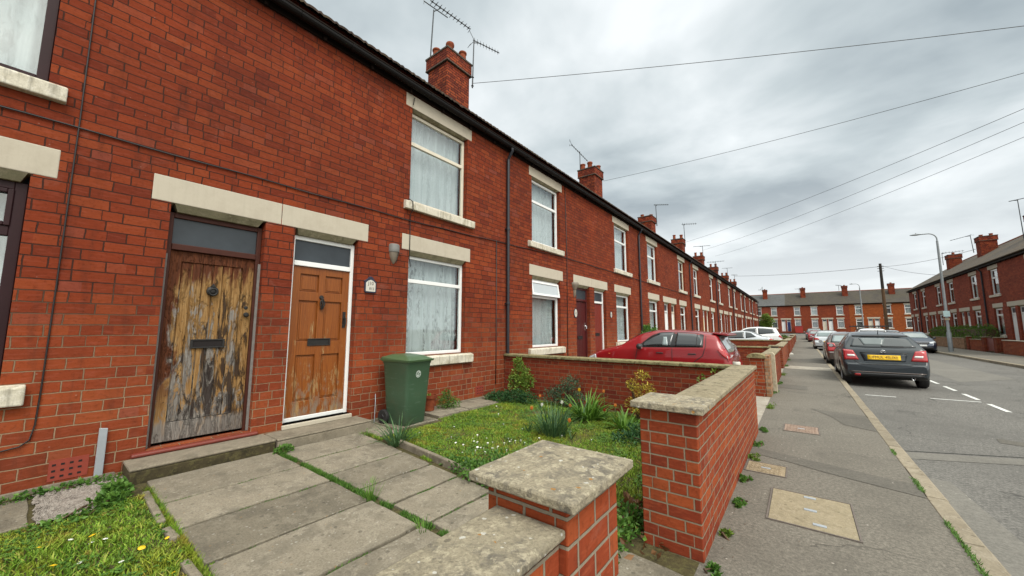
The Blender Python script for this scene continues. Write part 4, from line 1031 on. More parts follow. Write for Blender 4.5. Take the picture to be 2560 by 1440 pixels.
def cover(label, x0, x1, y0, y1, mat, kind):
    t = thing('manhole_cover', label, 'manhole cover', ((x0 + x1) / 2, (y0 + y1) / 2, .003))
    w, d = (x1 - x0) / 2, (y1 - y0) / 2
    mb = MB(); f = .012
    for (a, b, c, e) in ((-w, w, -d, -d + f), (-w, w, d - f, d), (-w, -w + f, -d + f, d - f), (w - f, w, -d + f, d - f)): mb.box(a, b, c, e, -.02, .006)
    mb.build('frame', M['coverframe'], t)
    mb = MB(); mb.box(-w + f + .004, w - f - .004, -d + f + .004, d - f - .004, -.02, .004)
    if kind == 'grid':
        nx, ny = int((2 * w - .06) / .035), int((2 * d - .06) / .035)
        for i in range(nx):
            for j in range(ny):
                if (i + j) % 2 == 0: x = -w + .04 + i * .035; yy = -d + .04 + j * .035; mb.box(x, x + .026, yy, yy + .012, .004, .008)
                else: x = -w + .04 + i * .035; yy = -d + .04 + j * .035; mb.box(x, x + .012, yy, yy + .026, .004, .008)
    mb.build('lid', mat, t)
    for (a, b) in ((0, d * .78), (0, 0), (0.05, -d * .72)) if kind != 'grid' else ((0, 0),):
        mb = MB(); mb.box(a - .04, a + .04, b - .018, b + .018, .004, .009); mb.build('lifting_key', M['galv'], t)
cover('large sandy concrete manhole cover in the near pavement', -.315, .235, 3.6, 4.31, M['cover'], 'plain')
cover('small pinkish ridged cover farther along the pavement', -.31, .11, 6.78, 7.27, M['cover_red'], 'grid')
cover('small tan ridged cover beside the foot of the front wall', -.57, -.21, 4.66, 5.02, M['cover_tan'], 'grid')
# ------------------------------------------------------------------ garden walls and piers
M['brick_near'] = brick_mat('near_pier_brick', 0.235, 0.086, 0.01, [(0.0, (0.205, 0.036, 0.016)), (0.5, (0.275, 0.053, 0.018)), (1.0, (0.335, 0.078, 0.026))], (0.34, 0.29, 0.22), (0.25, 0.21, 0.15), None, 0.2, 0.9, 0.0075, 0.0022, scuff=0.4)
def zg(x): return .055 * min(1, max(0, (-x - .6) / 4.2))
def rough_slab(mb, x0, x1, y0, y1, z0, z1, n=7, amp=.002, crown=0.0, seed=0):
    """stone slab with a slightly uneven top and chipped edges"""
    P = []; s = seed * 3.7
    for i in range(n + 1):
        row = []
        for j in range(n + 1):
            fx, fy = i / n, j / n; x, y = x0 + (x1 - x0) * fx, y0 + (y1 - y0) * fy
            ed = i in (0, n) or j in (0, n)
            nz = noise.noise((x * 9 + s, y * 9, 1.3)) * amp
            if i == 0: x += abs(noise.noise((y * 14, s, 0))) * amp * 1.6
            if i == n: x -= abs(noise.noise((y * 14, s, 3))) * amp * 1.6
            if j == 0: y += abs(noise.noise((x * 14, s, 6))) * amp * 1.6
            if j == n: y -= abs(noise.noise((x * 14, s, 9))) * amp * 1.6
            row.append((x, y, z1 + nz + crown * (1 - max(abs(2 * fx - 1), abs(2 * fy - 1)))))
        P.append(row)
    k = len(mb.v); mb.grid(P)
    rim = [k + j for j in range(n)] + [k + i * (n + 1) + n for i in range(n)] + [k + n * (n + 1) + j for j in range(n, 0, -1)] + [k + i * (n + 1) for i in range(n, 0, -1)]
    low = []
    for r in rim:
        x, y, z = mb.v[r]; low.append(mb.vert(x, y, z0))
    for a in range(len(rim)):
        b = (a + 1) % len(rim); mb.face(rim[a], rim[b], low[b], low[a])
    mb.face(*low[::-1])

def pier(label, x0, x1, y0, y1, zb, zt, cap, mat='brick_wall', capm='cap', over=.06, th=.055, crown=.012, group='brick gate piers', loc=None):
    cx, cy = (x0 + x1) / 2, (y0 + y1) / 2
    t = thing('gate_pier', label, 'gate pier', (cx, cy, 0), 0, group)
    mb = MB(); mb.box(x0 - cx, x1 - cx, y0 - cy, y1 - cy, zb, zt - th); mb.build('shaft', M[mat], t, bevel=.006)
    mb = MB()
    if cap == 'round':
        w = (x1 - x0) / 2 + over; pts = [(-w, zt - th)] + [(-w * math.cos(a) * 1.0, zt - th * .4 + .07 * math.sin(a)) for a in [math.pi * i / 8 for i in range(9)]] + [(w, zt - th)]
        mb.prism(pts, 'y', y0 - cy - over, y1 - cy + over)
    else: rough_slab(mb, x0 - cx - over, x1 - cx + over, y0 - cy - over, y1 - cy + over, zt - th, zt - crown, 9, .0018, crown, seed=int(abs(y0 * 10)))
    mb.build('cap_stone', M[capm], t, bevel=.006, smooth=30)
    return t

def garden_wall(label, x0, x1, y0, y1, zb, zt, mat='brick_wall', capm='coping', over=.035, th=.055, axis='y', stones=.9, crown=.012, group='low brick garden walls', cap=True, coping_end=0):
    cx, cy = (x0 + x1) / 2, (y0 + y1) / 2
    t = thing('garden_wall', label, 'garden wall', (cx, cy, 0), 0, group)
    mb = MB(); mb.box(x0 - cx, x1 - cx, y0 - cy, y1 - cy, zb, zt - th); mb.build('brickwork', M[mat], t)
    if cap:
        mb = MB(); L = (y1 - y0) if axis == 'y' else (x1 - x0); n = max(1, int(round(L / stones)))
        for i in range(n):
            a, b = i / n, (i + 1) / n; g = .003
            if axis == 'y': rough_slab(mb, x0 - cx - over, x1 - cx + over, y0 - cy + L * a + g, y0 - cy + L * b - g, zt - th, zt - crown, 6, .0018, crown, seed=i + int(abs(y0)))
            else: rough_slab(mb, x0 - cx + L * a + g, x0 - cx + L * b - g, y0 - cy - over, y1 - cy + over, zt - th, zt - crown, 6, .0018, crown, seed=i + int(abs(y0)))
        mb.build('coping', M[capm], t, bevel=.008, smooth=30)
    return t
pier('nearest brick gate pier with a flat lichen covered square cap stone in the foreground', -.945, -.615, 1.075, 1.465, -.15, .953, 'slab', 'brick_near', over=.052, th=.05, crown=.018)
garden_wall('nearest low wall in the bottom foreground with a pale lichen spotted coping', -.865, -.645, -2.6, 1.07, -.15, .862, 'brick_near', 'cap', over=.03, th=.055, stones=3.6, crown=.028)
pier('tall brick gate pier across the garden gateway with a chipped grey cap stone', -.945, -.575, 2.69, 3.05, -.2, .955, 'slab', over=.05, th=.05, crown=.006)
garden_wall('long brick front wall with mossy flat coping beside the pavement, joined to the chipped pier', -.8, -.578, 3.06, 6.44, -.2, .945, capm='coping', over=.035, th=.055)
garden_wall('dark red brick side wall between the lawn and the red car, moss stained coping', -5.18, -.86, 6.42, 6.62, -.1, .925, 'brick_wall_dark', 'coping_moss', over=.045, th=.06, axis='x', stones=.75)
# the bottle on its corner
t = thing('glass_bottle', 'clear bottle left standing on the far corner of the long front wall', 'bottle', (-.775, 6.3, .945))
mb = MB(); mb.lathe([(0, 0), (.05, 0), (.052, .03), (.045, .04), (0, .04)], (0, 0, 0), 'z', 12); mb.build('bottle_base', M['enamel'], t, smooth=40)
mb = MB(); mb.lathe([(0, .041), (.032, .041), (.036, .06), (.036, .15), (.03, .19), (.014, .23), (.013, .265), (0, .265)], (0, 0, 0), 'z', 14); mb.build('bottle_body', glass_mat('bottle_glass', (0.8, 0.72, 0.74), 1.6), t, smooth=50)
# walls of the gardens beyond
pier('brick pier with a rounded mossy cap just beyond the red car', -.97, -.7, 9.87, 10.15, -.1, .87, 'round', 'brick_wall', 'coping_moss', over=.04, th=.05)
M['brick_tan'] = brick_mat('tan_rubble_brick', 0.2, 0.075, 0.01, [(0.0, (0.2, 0.09, 0.045)), (0.5, (0.33, 0.17, 0.09)), (1.0, (0.42, 0.25, 0.15))], (0.35, 0.28, 0.2), (0.25, 0.2, 0.14), None, 0.2, 0.8, 0.01, 0.004)
garden_wall('short tan brick wall stub behind the rounded pier', -.69, -.6, 9.9, 10.55, -.1, .93, 'brick_tan', cap=False)
t = thing('concrete_post', 'pale concrete gate post beside the pavement past the rounded pier', 'gate post', (-.585, 10.75, 0))
mb = MB(); mb.prism([(-.07, -.05), (.055, -.05), (.05, .86), (.0, .92), (-.06, .9)], 'y', -.07, .07); mb.build('post', M['concrete_post'], t, bevel=.008)
garden_wall('brick front wall with flat coping past the pale concrete post', -.82, -.6, 11.2, 14.9, -.1, .86, 'brick_wall_dark')
garden_wall('brick side wall behind the red car roof, mossy coping', -5.1, -.86, 15.25, 15.45, -.1, .88, 'brick_wall_dark', 'coping_moss', axis='x')
pier('gate pier of dark rubble stone with a tan cap', -.98, -.72, 16.75, 17.1, -.1, .88, 'slab', 'stone_dark', 'coping', over=.03)
garden_wall('brick front wall beyond the dark stone pier', -.84, -.62, 17.4, 23.9, -.1, .84, 'brick_wall')
garden_wall('red painted brick side wall with grassy coping below the silver car', -5.0, -.66, 24.2, 24.42, -.1, .9, 'brick_wall_dark', 'coping_moss', axis='x')
pier('brick gate pier in front of the white estate car drive', -.86, -.6, 24.46, 24.8, -.1, .92, 'slab')
garden_wall('brick front wall beyond the silver car', -.84, -.62, 27.7, 33.1, -.1, .85, 'brick_wall_dark')
garden_wall('side wall beyond the white estate car', -5.0, -.7, 33.25, 33.45, -.1, .9, 'brick_wall_dark', 'coping_moss', axis='x')
pier('gate pier fourth from the rounded mossy one', -.86, -.6, 33.6, 33.95, -.1, .95, 'slab')
garden_wall('front wall running to the fifth pair of left houses', -.84, -.62, 36.5, 42.2, -.1, .85, 'brick_wall')
pier('gate pier before the fifth pair of left houses', -.86, -.6, 42.3, 42.65, -.1, .98, 'slab', 'brick_wall_dark')
garden_wall('front wall running to the sixth pair of left houses', -.84, -.62, 45.0, 51.2, -.1, .85, 'brick_wall_dark')
garden_wall('last low front wall near the end of the left pavement', -.84, -.62, 53.5, 60.0, -.1, .88, 'brick_wall')
# right side of the road
RW = 'low walls along the right pavement'
def rwall(lab, y0, y1, mat, cap='coping', zt=.86, x=9.42): garden_wall(lab, x, x + .22, y0, y1, -.1, zt, mat, cap, over=.03, group=RW)
rwall('tan brick wall below the hedge on the right', 42.3, 50.5, 'brick_tan')
rwall('orange red wall between two piers under the near end of the hedge', 38.8, 41.1, 'brick_wall', zt=.82)
rwall('red wall with white topped coping at the right edge of the picture', 28.0, 35.6, 'brick_wall', 'lintel', zt=.86)
rwall('far low wall on the right past the hedge', 52.0, 62.0, 'brick_wall_dark')
for lab, y in (('dark red gate pier in the middle of the hedge wall', 41.25), ('red gate pier left of the right hand gateway', 38.3), ('red gate pier right of the right hand gateway', 36.35)):
    pier(lab, 9.38, 9.68, y, y + .4, -.1, 1.0, 'slab', 'brick_wall_dark', 'coping', over=.03, th=.05)
t = thing('garden_gate', 'dark red garden gate between the two right hand piers', 'gate', (9.5, 37.5, 0))
mb = MB()
for i in range(9): mb.box(-.015, .015, -.62 + i * .15, -.5 + i * .15, .08, .9)
mb.build('boards', M['reddoor'], t); mb = MB(); mb.box(.016, .05, -.62, .7, .2, .28); mb.box(.016, .05, -.62, .7, .7, .78); mb.build('rails', M['reddoor'], t)
strip('right_garden', 9.4, 10.3, .06, -30, 66, M['soil'])

# ------------------------------------------------------------------ front gardens: path, soil, slabs
def sloped(name, x0, x1, y0, y1, dz, mat, n=10):
    mb = MB(); mb.grid([[(x0 + (x1 - x0) * i / n, y0 + (y1 - y0) * j / n, zg(x0 + (x1 - x0) * i / n) + dz) for j in range(n + 1)] for i in range(n + 1)])
    return tag(mb.build(name, mat, None), kind='structure')
sloped('garden_soil', -5.2, -.6, -2.7, 6.42, 0.0, M['soil'])
sloped('left_drives', -5.2, -.6, 6.62, 69.4, -.004, M['drive'])
PJ_L = [-4.8, -4.11, -3.53, -2.9, -2.27, -1.62, -1.0, -.58]; PJ_R = [-4.78, -4.23, -3.67, -3.15, -2.7, -2.24, -1.74, -1.2, -.6]
def seam(x): return 1.82 + .025 * (x + 4.8)
def redge(x): return 2.83 - .085 * (x + 4.8)
mb = MB(); rr = random.Random(3)
def slab4(mb, x0, x1, ya0, ya1, yb0, yb1, dz):
    g = .016; n = 6; tx, ty = rr.uniform(-.004, .004), rr.uniform(-.004, .004)
    P = []
    for i in range(n + 1):
        row = []
        for j in range(n + 1):
            f, q = i / n, j / n; x = x0 + g + (x1 - x0 - 2 * g) * f; y = (ya0 + (ya1 - ya0) * f) * (1 - q) + (yb0 + (yb1 - yb0) * f) * q
            y += g * (1 - 2 * q)
            if i in (0, n): x += noise.noise((x * 3, y * 5, 2)) * .012
            if j in (0, n): y += noise.noise((x * 6, y * 3, 5)) * .012
            row.append((x, y, zg(x) + dz + tx * (f - .5) + ty * (q - .5) + noise.noise((x * 4, y * 4, 0)) * .003))
        P.append(row)
    k = len(mb.v); mb.grid(P); m = n + 1
    rim = [k + j for j in range(n)] + [k + i * m + n for i in range(n)] + [k + n * m + j for j in range(n, 0, -1)] + [k + i * m for i in range(n, 0, -1)]
    low = [mb.vert(mb.v[r][0], mb.v[r][1], mb.v[r][2] - .05) for r in rim]
    for a in range(len(rim)):
        b = (a + 1) % len(rim); mb.face(rim[a], rim[b], low[b], low[a])
for i in range(len(PJ_L) - 1): slab4(mb, PJ_L[i], PJ_L[i + 1], .745, .745, seam(PJ_L[i]) - .02, seam(PJ_L[i + 1]) - .02, .022)
for i in range(len(PJ_R) - 1):
    a, b = PJ_R[i], PJ_R[i + 1]
    if i == 6:  # a slab broken across
        slab4(mb, a, b, seam(a) + .02, seam(b) + .02, 2.14, 2.3, .02); slab4(mb, a, b, 2.15, 2.31, redge(a), redge(b), .02)
    else: slab4(mb, a, b, seam(a) + .02, seam(b) + .02, redge(a), redge(b), .022)
tag(mb.build('path', M['slab'], None, bevel=.006, smooth=40), kind='structure')
mb = MB()
for (x0, x1, y0, y1, dz) in ((-5.16, -4.72, 2.9, 3.22, .02), (-4.72, -4.42, 2.88, 3.2, .018), (-5.15, -4.5, 3.23, 3.98, .022), (-5.15, -4.56, 4.02, 4.72, .045), (-5.15, -4.6, 4.74, 5.55, .035), (-5.18, -4.42, -.7, .12, .012)):
    slab4(mb, x0, x1, y0, y0, y1, y1, dz)
tag(mb.build('paving_slabs', M['slab'], None, bevel=.006, smooth=40), kind='structure')
tag((lambda m: (m.grid([[(-5.17 + .78 * i / 9 , .14 + (.62 - .3 * i / 9) * j / 9, zg(-5) + .012 + .018 * math.sin(3 * i / 9) * math.sin(3.1 * j / 9) + .008 * noise.noise((i * .9, j * .9, 0))) for j in range(10)] for i in range(10)]), m.build('gravel_patch', M['gravel_pink'], None, smooth=180))[1])(MB()), kind='structure')
rr = random.Random(8); mb = MB()
for _ in range(900):
    a, b = rr.random(), rr.random(); x = -5.17 + .7 * a; y = .13 + (.6 - .3 * a) * b; s_ = rr.uniform(.006, .02); z = zg(x) + .02
    k = len(mb.v); mb.v += [(x + s_, y, z), (x, y + s_ * .9, z + .003), (x - s_ * 1.1, y, z), (x, y - s_ * .8, z), (x + .2 * s_, y, z + s_ * .9), (x, y, z - s_)]
    for f in ((0, 1, 4), (1, 2, 4), (2, 3, 4), (3, 0, 4), (1, 0, 5), (2, 1, 5), (3, 2, 5), (0, 3, 5)): mb.face(*[k + i for i in f])
tag(mb.build('pebbles', M['gravel_pink'], None), 'pinkish grey gravel pebbles by the wall left of the weathered door', 'gravel', kind='stuff')
# concrete edgings
def edging(lab, pts, w, h, mat, grp='concrete path edgings'):
    t = MB()
    for (a, b) in zip(pts[:-1], pts[1:]):
        a, b = Vector((*a, 0)), Vector((*b, 0)); d = (b - a).normalized(); s = Vector((-d.y, d.x, 0)) * w / 2; a2 = a + d * .004; b2 = b - d * .004
        k = [a2 - s, b2 - s, b2 + s, a2 + s]; i0 = len(t.v)
        for p in k: t.vert(p.x, p.y, zg(p.x) - .05)
        for p in k: t.vert(p.x, p.y, zg(p.x) + h)
        for f in ((0, 3, 2, 1), (4, 5, 6, 7), (0, 1, 5, 4), (1, 2, 6, 5), (2, 3, 7, 6), (3, 0, 4, 7)): t.face(*[i0 + q for q in f])
    return tag(t.build('path_edging', mat, None, bevel=.012), lab, 'edging', grp)
edging('concrete edging between the paving slabs and the right hand lawn', [(-3.95, 2.86), (-3.3, 2.8), (-2.85, 2.75), (-2.4, 2.69), (-1.6, 2.63)], .05, .075, M['step'])
for lab, a, b in (('broken stone edging strip between weeds and the top left path slab', (-4.5, .715), (-3.75, .7)), ('short loose stone of the left lawn edging', (-3.62, .7), (-3.4, .715)), ('broken edging stone at the bottom of the left lawn', (-3.05, .69), (-2.75, .7))):
    edging(lab, [a, b], .05, .03, M['step'])
mb = MB(); rough_slab(mb, -5.196, -5.155, -2.6, .6, 0, .118, 8, .01); rough_slab(mb, -5.196, -5.16, 3.05, 6.4, 0, .1, 8, .01); tag(mb.build('plinth_footing', M['step'], None), kind='structure')

# ------------------------------------------------------------------ things on and against the front of the houses
def tube_thing(name, label, cat, pts, r, mat, group=None):
    mb = MB(); mb.tube(pts, r, 6); return tag(mb.build(name, mat, None, smooth=180), label, cat, group)
fx = XF + .014
pts = []
for i in range(120):
    y = -2.6 + i * .24; s = 3.31 if y < 4 else 3.31 + .17 * min(1, (y - 4) / 5.0)
    pts.append((fx, y, s - .012 * math.sin(y * 2.1) ** 2))
tube_thing('facade_cable', 'long black cable running level along the front walls above the doors', 'cable', pts, .0085, M['cable'])
tube_thing('facade_cable', 'thin black cable running down the wall left of the weathered door', 'cable', [(fx, .105, 5.62), (fx, .1, 4.6), (fx, .105, 3.4), (fx, .1, 1.85), (fx, .095, .95), (fx, .088, .64), (fx, .07, .52), (fx, .02, .475), (fx, -.1, .455), (fx, -.9, .44)], .006, M['cable'])
tube_thing('facade_cable', 'thin cable dropping over the lintel into the lace curtained window', 'cable', [(fx + .01, 3.83, 5.55), (fx + .014, 3.80, 5.4)], .008, M['cable'])
tube_thing('facade_cable', 'short black cable hanging from the sill to the ground floor window top', 'cable', [(fx + .05, 3.74, 3.66), (fx + .08, 3.81, 3.62), (fx + .078, 3.82, 3.49), (fx, 3.82, 3.4), (fx, 3.83, 3.1), (fx + .002, 3.83, 2.8), (fx - .02, 3.84, 2.74), (fx - .07, 3.88, 2.66), (fx - .08, 3.92, 2.52), (fx - .09, 3.86, 2.5)], .008, M['cable'])
tube_thing('facade_cable', 'thin vertical cable down the wall between the maroon door and its window', 'cable', [(fx, 9.2, 5.6), (fx, 9.25, 3.4), (fx, 9.22, .5)], .009, M['cable'])
tube_thing('facade_cable', 'thin vertical cable beside the drainpipe near the lawn', 'cable', [(fx, 6.12, 3.4), (fx, 6.13, 1.0), (fx, 6.12, .3)], .009, M['cable'])
t = thing('metal_strip', 'pale grey metal cable cover standing against the wall left of the weathered door', 'metal strip', (XF + .02, .488, .05))
mb = MB(); mb.prism([(-.028, -.02), (.028, -.02), (.03, .48), (-.026, .49)], 'x', .0, .022); mb.build('channel', M['galv'], t, bevel=.004)
mb = MB(); mb.lathe([(0, .026), (.006, .025), (.008, .021)], (0, 0, .06), 'x', 8); mb.build('screw', M['iron'], t)
# wall lamp
t = thing('wall_lamp', 'grey half round wall lamp between the orange door and the lace curtained window', 'wall lamp', (XF, 3.53, 2.67), 0, 'outside wall lamps'); t.scale = (.88, .88, .95)
def half(mb, prof, y=0):
    n = 10; P = []
    for r, z, d in prof: P.append([(d * math.sin(math.pi * i / n), -r * math.cos(math.pi * i / n), z) for i in range(n + 1)])
    mb.grid(P); mb.poly([p for p in P[0]][::-1]); mb.poly(P[-1])
mb = MB(); half(mb, [(.1, .03, .1), (.104, .04, .105), (.104, .085, .105), (.102, .155, .1), (.085, .172, .08)]); mb.build('hood', M['lampgrey'], t, smooth=40)
mb = MB(); half(mb, [(.014, -.17, .014), (.05, -.12, .045), (.085, -.04, .075), (.094, .028, .09)]); mb.build('lower_body', M['lampbeige'], t, smooth=40)
mb = MB(); mb.tube([(.03, .05, .03), (.03, .17, .035)], .006, 5); mb.tube([(.09, .04, .02), (.05, .03, -.16)], .005, 5); mb.build('bracket', M['iron'], t)
t = thing('wall_lamp', 'pale lantern style lamp on the wall beside the maroon door', 'wall lamp', (XF, 9.68, 2.62), 0, 'outside wall lamps')
mb = MB(); half(mb, [(.06, -.02, .06), (.13, .1, .13), (.14, .16, .14), (.12, .2, .12)]); mb.build('hood', M['lampbeige'], t, smooth=40)
mb = MB(); half(mb, [(.012, -.24, .012), (.05, -.16, .05), (.06, -.03, .06)]); mb.build('lower_body', M['lampbeige'], t, smooth=40)
# plaques
def plaque(lab, y, z, w, h, rows, house_shape):
    t = thing('number_plaque', lab, 'house number', (XF + .002, y, z), 0, 'house number plaques')
    def outline(w, h):
        if house_shape: return [(-w + .02, -h), (w - .02, -h), (w, -h + .02), (w, h * .35), (w * .55, h * .72), (w * .3, h * .98), (0, h * 1.06), (-w * .3, h * .98), (-w * .55, h * .72), (-w * 1.15, h * .42), (-w, h * .3), (-w, -h + .02)]
        return [(w * math.cos(a), h * math.sin(a)) for a in [2 * math.pi * i / 24 for i in range(24)]]
    mb = MB(); mb.prism(outline(w, h), 'x', 0, .016); mb.build('backing', M['navyink'], t, bevel=.004)
    mb = MB()
    if house_shape: mb.prism([(-w * .78, -h * .82), (w * .78, -h * .82), (w * .8, h * .22), (w * .45, h * .48), (0, h * .62), (-w * .45, h * .48), (-w * .8, h * .22)], 'x', .016, .02)
    else: mb.prism(outline(w * .8, h * .84), 'x', .016, .02)
    mb.build('face', M['enamel'], t)
    base_m = Matrix(((0, 0, 1, 0), (1, 0, 0, 0), (0, 1, 0, 0), (0, 0, 0, 1)))
    for txt, sz, dy, dz in rows:
        text_mesh('lettering', txt, sz, M['ink'], t, Matrix.Translation((.021, dy, dz)) @ base_m)
plaque('white house shaped number plaque with a navy border beside the orange door', 3.135, 2.125, .1, .125, [('J10', .075, 0, .02), ('812', .055, .015, -.06)], True)
plaque('small oval white plaque left of the maroon door', 9.72, 1.92, .1, .14, [('12', .1, 0, 0)], False)
plaque('small oval white plaque right of the red brown boarded door', 12.3, 1.95, .075, .12, [('14', .08, 0, 0)], False)

# ------------------------------------------------------------------ wheelie bin
bx, by = -4.74, 3.53
t = thing('wheelie_bin', 'dark green wheeled rubbish bin on the slabs beside the orange door', 'wheelie bin', (bx, by, zg(bx) + .024), R(8)); t.scale = (.95, .95, .97)
def rrect(w, d, r, n=4):
    out = []
    for (sx, sy, a0) in ((1, 1, 0), (-1, 1, 90), (-1, -1, 180), (1, -1, 270)):
        for i in range(n + 1):
            a = R(a0 + 90 * i / n); out.append((sx * (w - r) + r * math.cos(a), sy * (d - r) + r * math.sin(a)))
    return out
# local: +x is the front of the bin (towards the street)
lv = [(0.0, .205, .2, .05), (.02, .215, .215, .055), (.45, .245, .235, .055), (.88, .275, .26, .055), (.90, .285, .27, .055), (.93, .285, .27, .055)]
mb = MB(); rings = [[(x, y, z) for x, y in rrect(w, d, r)] for z, w, d, r in lv]
mb.grid([r_ + [r_[0]] for r_ in rings]); mb.poly(rings[0][::-1]); mb.poly(rings[-1])
mb.build('bin_body', M['bin'], t, smooth=35)
mb = MB(); lid = []
for z, w, d, r in ((.925, .305, .285, .05), (.955, .315, .295, .05), (.97, .31, .29, .05), (.985, .27, .25, .06), (1.015, .2, .2, .07), (1.022, .1, .12, .06)):
    lid.append([(x + .01, y, z + (.02 if z > .96 else 0) * (-x / .3)) for x, y in rrect(w, d, r)])
mb.grid([r_ + [r_[0]] for r_ in lid]); mb.poly(lid[0][::-1]); mb.poly(lid[-1])
mb.box(-.36, -.29, -.22, .22, .93, .96)
mb.tube([(-.36, -.23, .945), (-.36, .23, .945)], .014, 8)
mb.build('lid', M['bin_lid'], t, smooth=35, bevel=.004)
for s in (-1, 1):
    mb = MB(); mb.lathe([(0, -.025), (.06, -.028), (.095, -.03), (.105, -.02), (.105, .02), (.095, .03), (.06, .018), (0, .015)], (-.235, s * .235, .1), 'y', 18); w = mb.build('wheel', M['rubber'], t, smooth=40)
    mb = MB(); mb.lathe([(0, -.036), (.03, -.034), (.035, -.028)], (-.235, s * .235, .1), 'y', 10); mb.build('hub', M['black'], w)
mb = MB(); mb.tube([(-.235, -.2, .1), (-.235, .2, .1)], .012, 8); mb.build('axle', M['galv'], t)
mb = MB(); n = 28; ro, ri = .052, .043
P = [[(.2905 - .0, ro * math.cos(2 * math.pi * i / n), .64 + ro * math.sin(2 * math.pi * i / n)) for i in range(n + 1)], [(.2905, ri * math.cos(2 * math.pi * i / n), .64 + ri * math.sin(2 * math.pi * i / n)) for i in range(n + 1)]]
mb.grid(P)
for (a0, a1, r0, r1) in ((20, 95, .038, .026), (115, 165, .037, .03), (200, 300, .036, .024), (310, 350, .036, .03), (10, 170, .017, .008), (190, 350, .02, .012)):
    mb.grid([[(.2905, r * math.cos(R(a0 + (a1 - a0) * i / 8)), .64 + r * math.sin(R(a0 + (a1 - a0) * i / 8))) for i in range(9)] for r in (r0, r1)])
o = mb.build('recycling_badge', M['sticker'], t); 
for v in o.data.vertices:  # follow the taper of the front face
    v.co.x = .245 + (v.co.z - .45) * (.03 / .43) + .004
    v.co.y -= .03
    v.co.z += .1
for v in o.data.vertices: v.co.x = .245 + (v.co.z - .45) * (.03 / .43) + .004
# broken stick next to the bin
t = thing('garden_cane', 'thin pale cane leaning on the wall behind the bin wheel', 'cane', (-5.12, 3.25, zg(-5)))
mb = MB(); mb.tube([(0, 0, 0), (-.02, .02, .3), (-.045, .03, .42)], .006, 6); mb.build('cane', M['galv'], t)
# flower pot
t = thing('plant_pot', 'terracotta plant pot with a small seedling behind the bin', 'plant pot', (-5.0, 4.18, zg(-5) + .05))
mb = MB(); mb.lathe([(0, 0), (.085, 0), (.115, .2), (.13, .2), (.135, .255), (.118, .255), (.112, .22), (0, .21)], (0, 0, 0), 'z', 20); mb.build('pot', M['terracotta'], t, smooth=40)
# ------------------------------------------------------------------ plants
def rdir(rr, up=0.0):
    while True:
        v = Vector((rr.uniform(-1, 1), rr.uniform(-1, 1), rr.uniform(-1, 1)))
        if .05 < v.length < 1: break
    v.normalize(); v.z += up; return v.normalized()
def leaf(mb, c, d, n, L, W):
    """a small folded leaf: two triangles pairs"""
    s = d.cross(n)
    if s.length < .01: s = d.cross(Vector((1, 0, .3)))
    s.normalize(); f = s.cross(d) * (-.18 * W)
    k = len(mb.v)
    mb.v += [tuple(c), tuple(c + d * L * .45 + s * W * .5 + f), tuple(c + d * L), tuple(c + d * L * .45 - s * W * .5 + f)]
    mb.face(k, k + 1, k + 2); mb.face(k, k + 2, k + 3)
def foliage(blobs, n, L, W, seed=0, shell=.45, up=.2):
    """blobs: (cx,cy,cz,rx,ry,rz,weight)"""
    rr = random.Random(seed); mb = MB(); tot = sum(b[6] for b in blobs)
    for b in blobs:
        for _ in range(int(n * b[6] / tot)):
            v = rdir(rr); r = shell + (1 - shell) * rr.random() ** .7
            q = noise.noise((v.x * 2.3 + b[0] * 5, v.y * 2.3 + seed, v.z * 2.3)); r *= 1 + .38 * q
            c = Vector((b[0] + v.x * b[3] * r, b[1] + v.y * b[4] * r, b[2] + v.z * b[5] * r))
            d = (v * .7 + rdir(rr) * .8 + Vector((0, 0, up))).normalized()
            leaf(mb, c, d, rdir(rr, .5), L * rr.uniform(.6, 1.3), W * rr.uniform(.7, 1.2))
    return mb
def shrub(name, label, cat, loc, blobs, n, L, W, mat, seed, stems=6, group=None, shell=.3, stemmat='stem', twig=None):
    t = thing(name, label, cat, loc, 0, group)
    if name == 'garden_shrub': t.scale = (.9, .9, .88)
    foliage(blobs, n, L, W, seed, shell).build('foliage', M[mat], t, recalc=False)
    rr = random.Random(seed + 5); mb = MB()
    for i in range(stems):
        b = rr.choice(blobs); e = Vector((b[0] + rr.uniform(-.5, .5) * b[3], b[1] + rr.uniform(-.5, .5) * b[4], b[2] + rr.uniform(-.1, .7) * b[5]))
        s = Vector((rr.uniform(-.05, .05), rr.uniform(-.05, .05), -.02)); m = s.lerp(e, .5) + Vector((rr.uniform(-.05, .05), rr.uniform(-.05, .05), .03))
        mb.tube([s, m, e], [.012, .008, .004], 5)
    if twig:
        for p in twig: mb.tube([Vector(q) for q in p], [.007] + [.005] * (len(p) - 2) + [.003], 5)
    mb.build('stems', M[stemmat], t)
    return t
def blade(mb, base, az, L, W, lean, droop, seg=6):
    p = Vector(base); d = Vector((math.cos(az), math.sin(az), 0)); s = Vector((-d.y, d.x, 0)); k = len(mb.v); el = math.pi / 2 - lean
    for i in range(seg + 1):
        f = i / seg; w = W * (1 - f ** 2.2) * .5 * (.7 + .3 * min(1, f * 4)) + .0006
        mb.v += [tuple(p - s * w), tuple(p + Vector((0, 0, -w * .35)) + d * w * .1), tuple(p + s * w)]
        p = p + (d * math.cos(el) + Vector((0, 0, math.sin(el)))) * (L / seg); el -= droop / seg * (.4 + 1.2 * f)
    for i in range(seg):
        a = k + i * 3; mb.face(a, a + 1, a + 4, a + 3); mb.face(a + 1, a + 2, a + 5, a + 4)
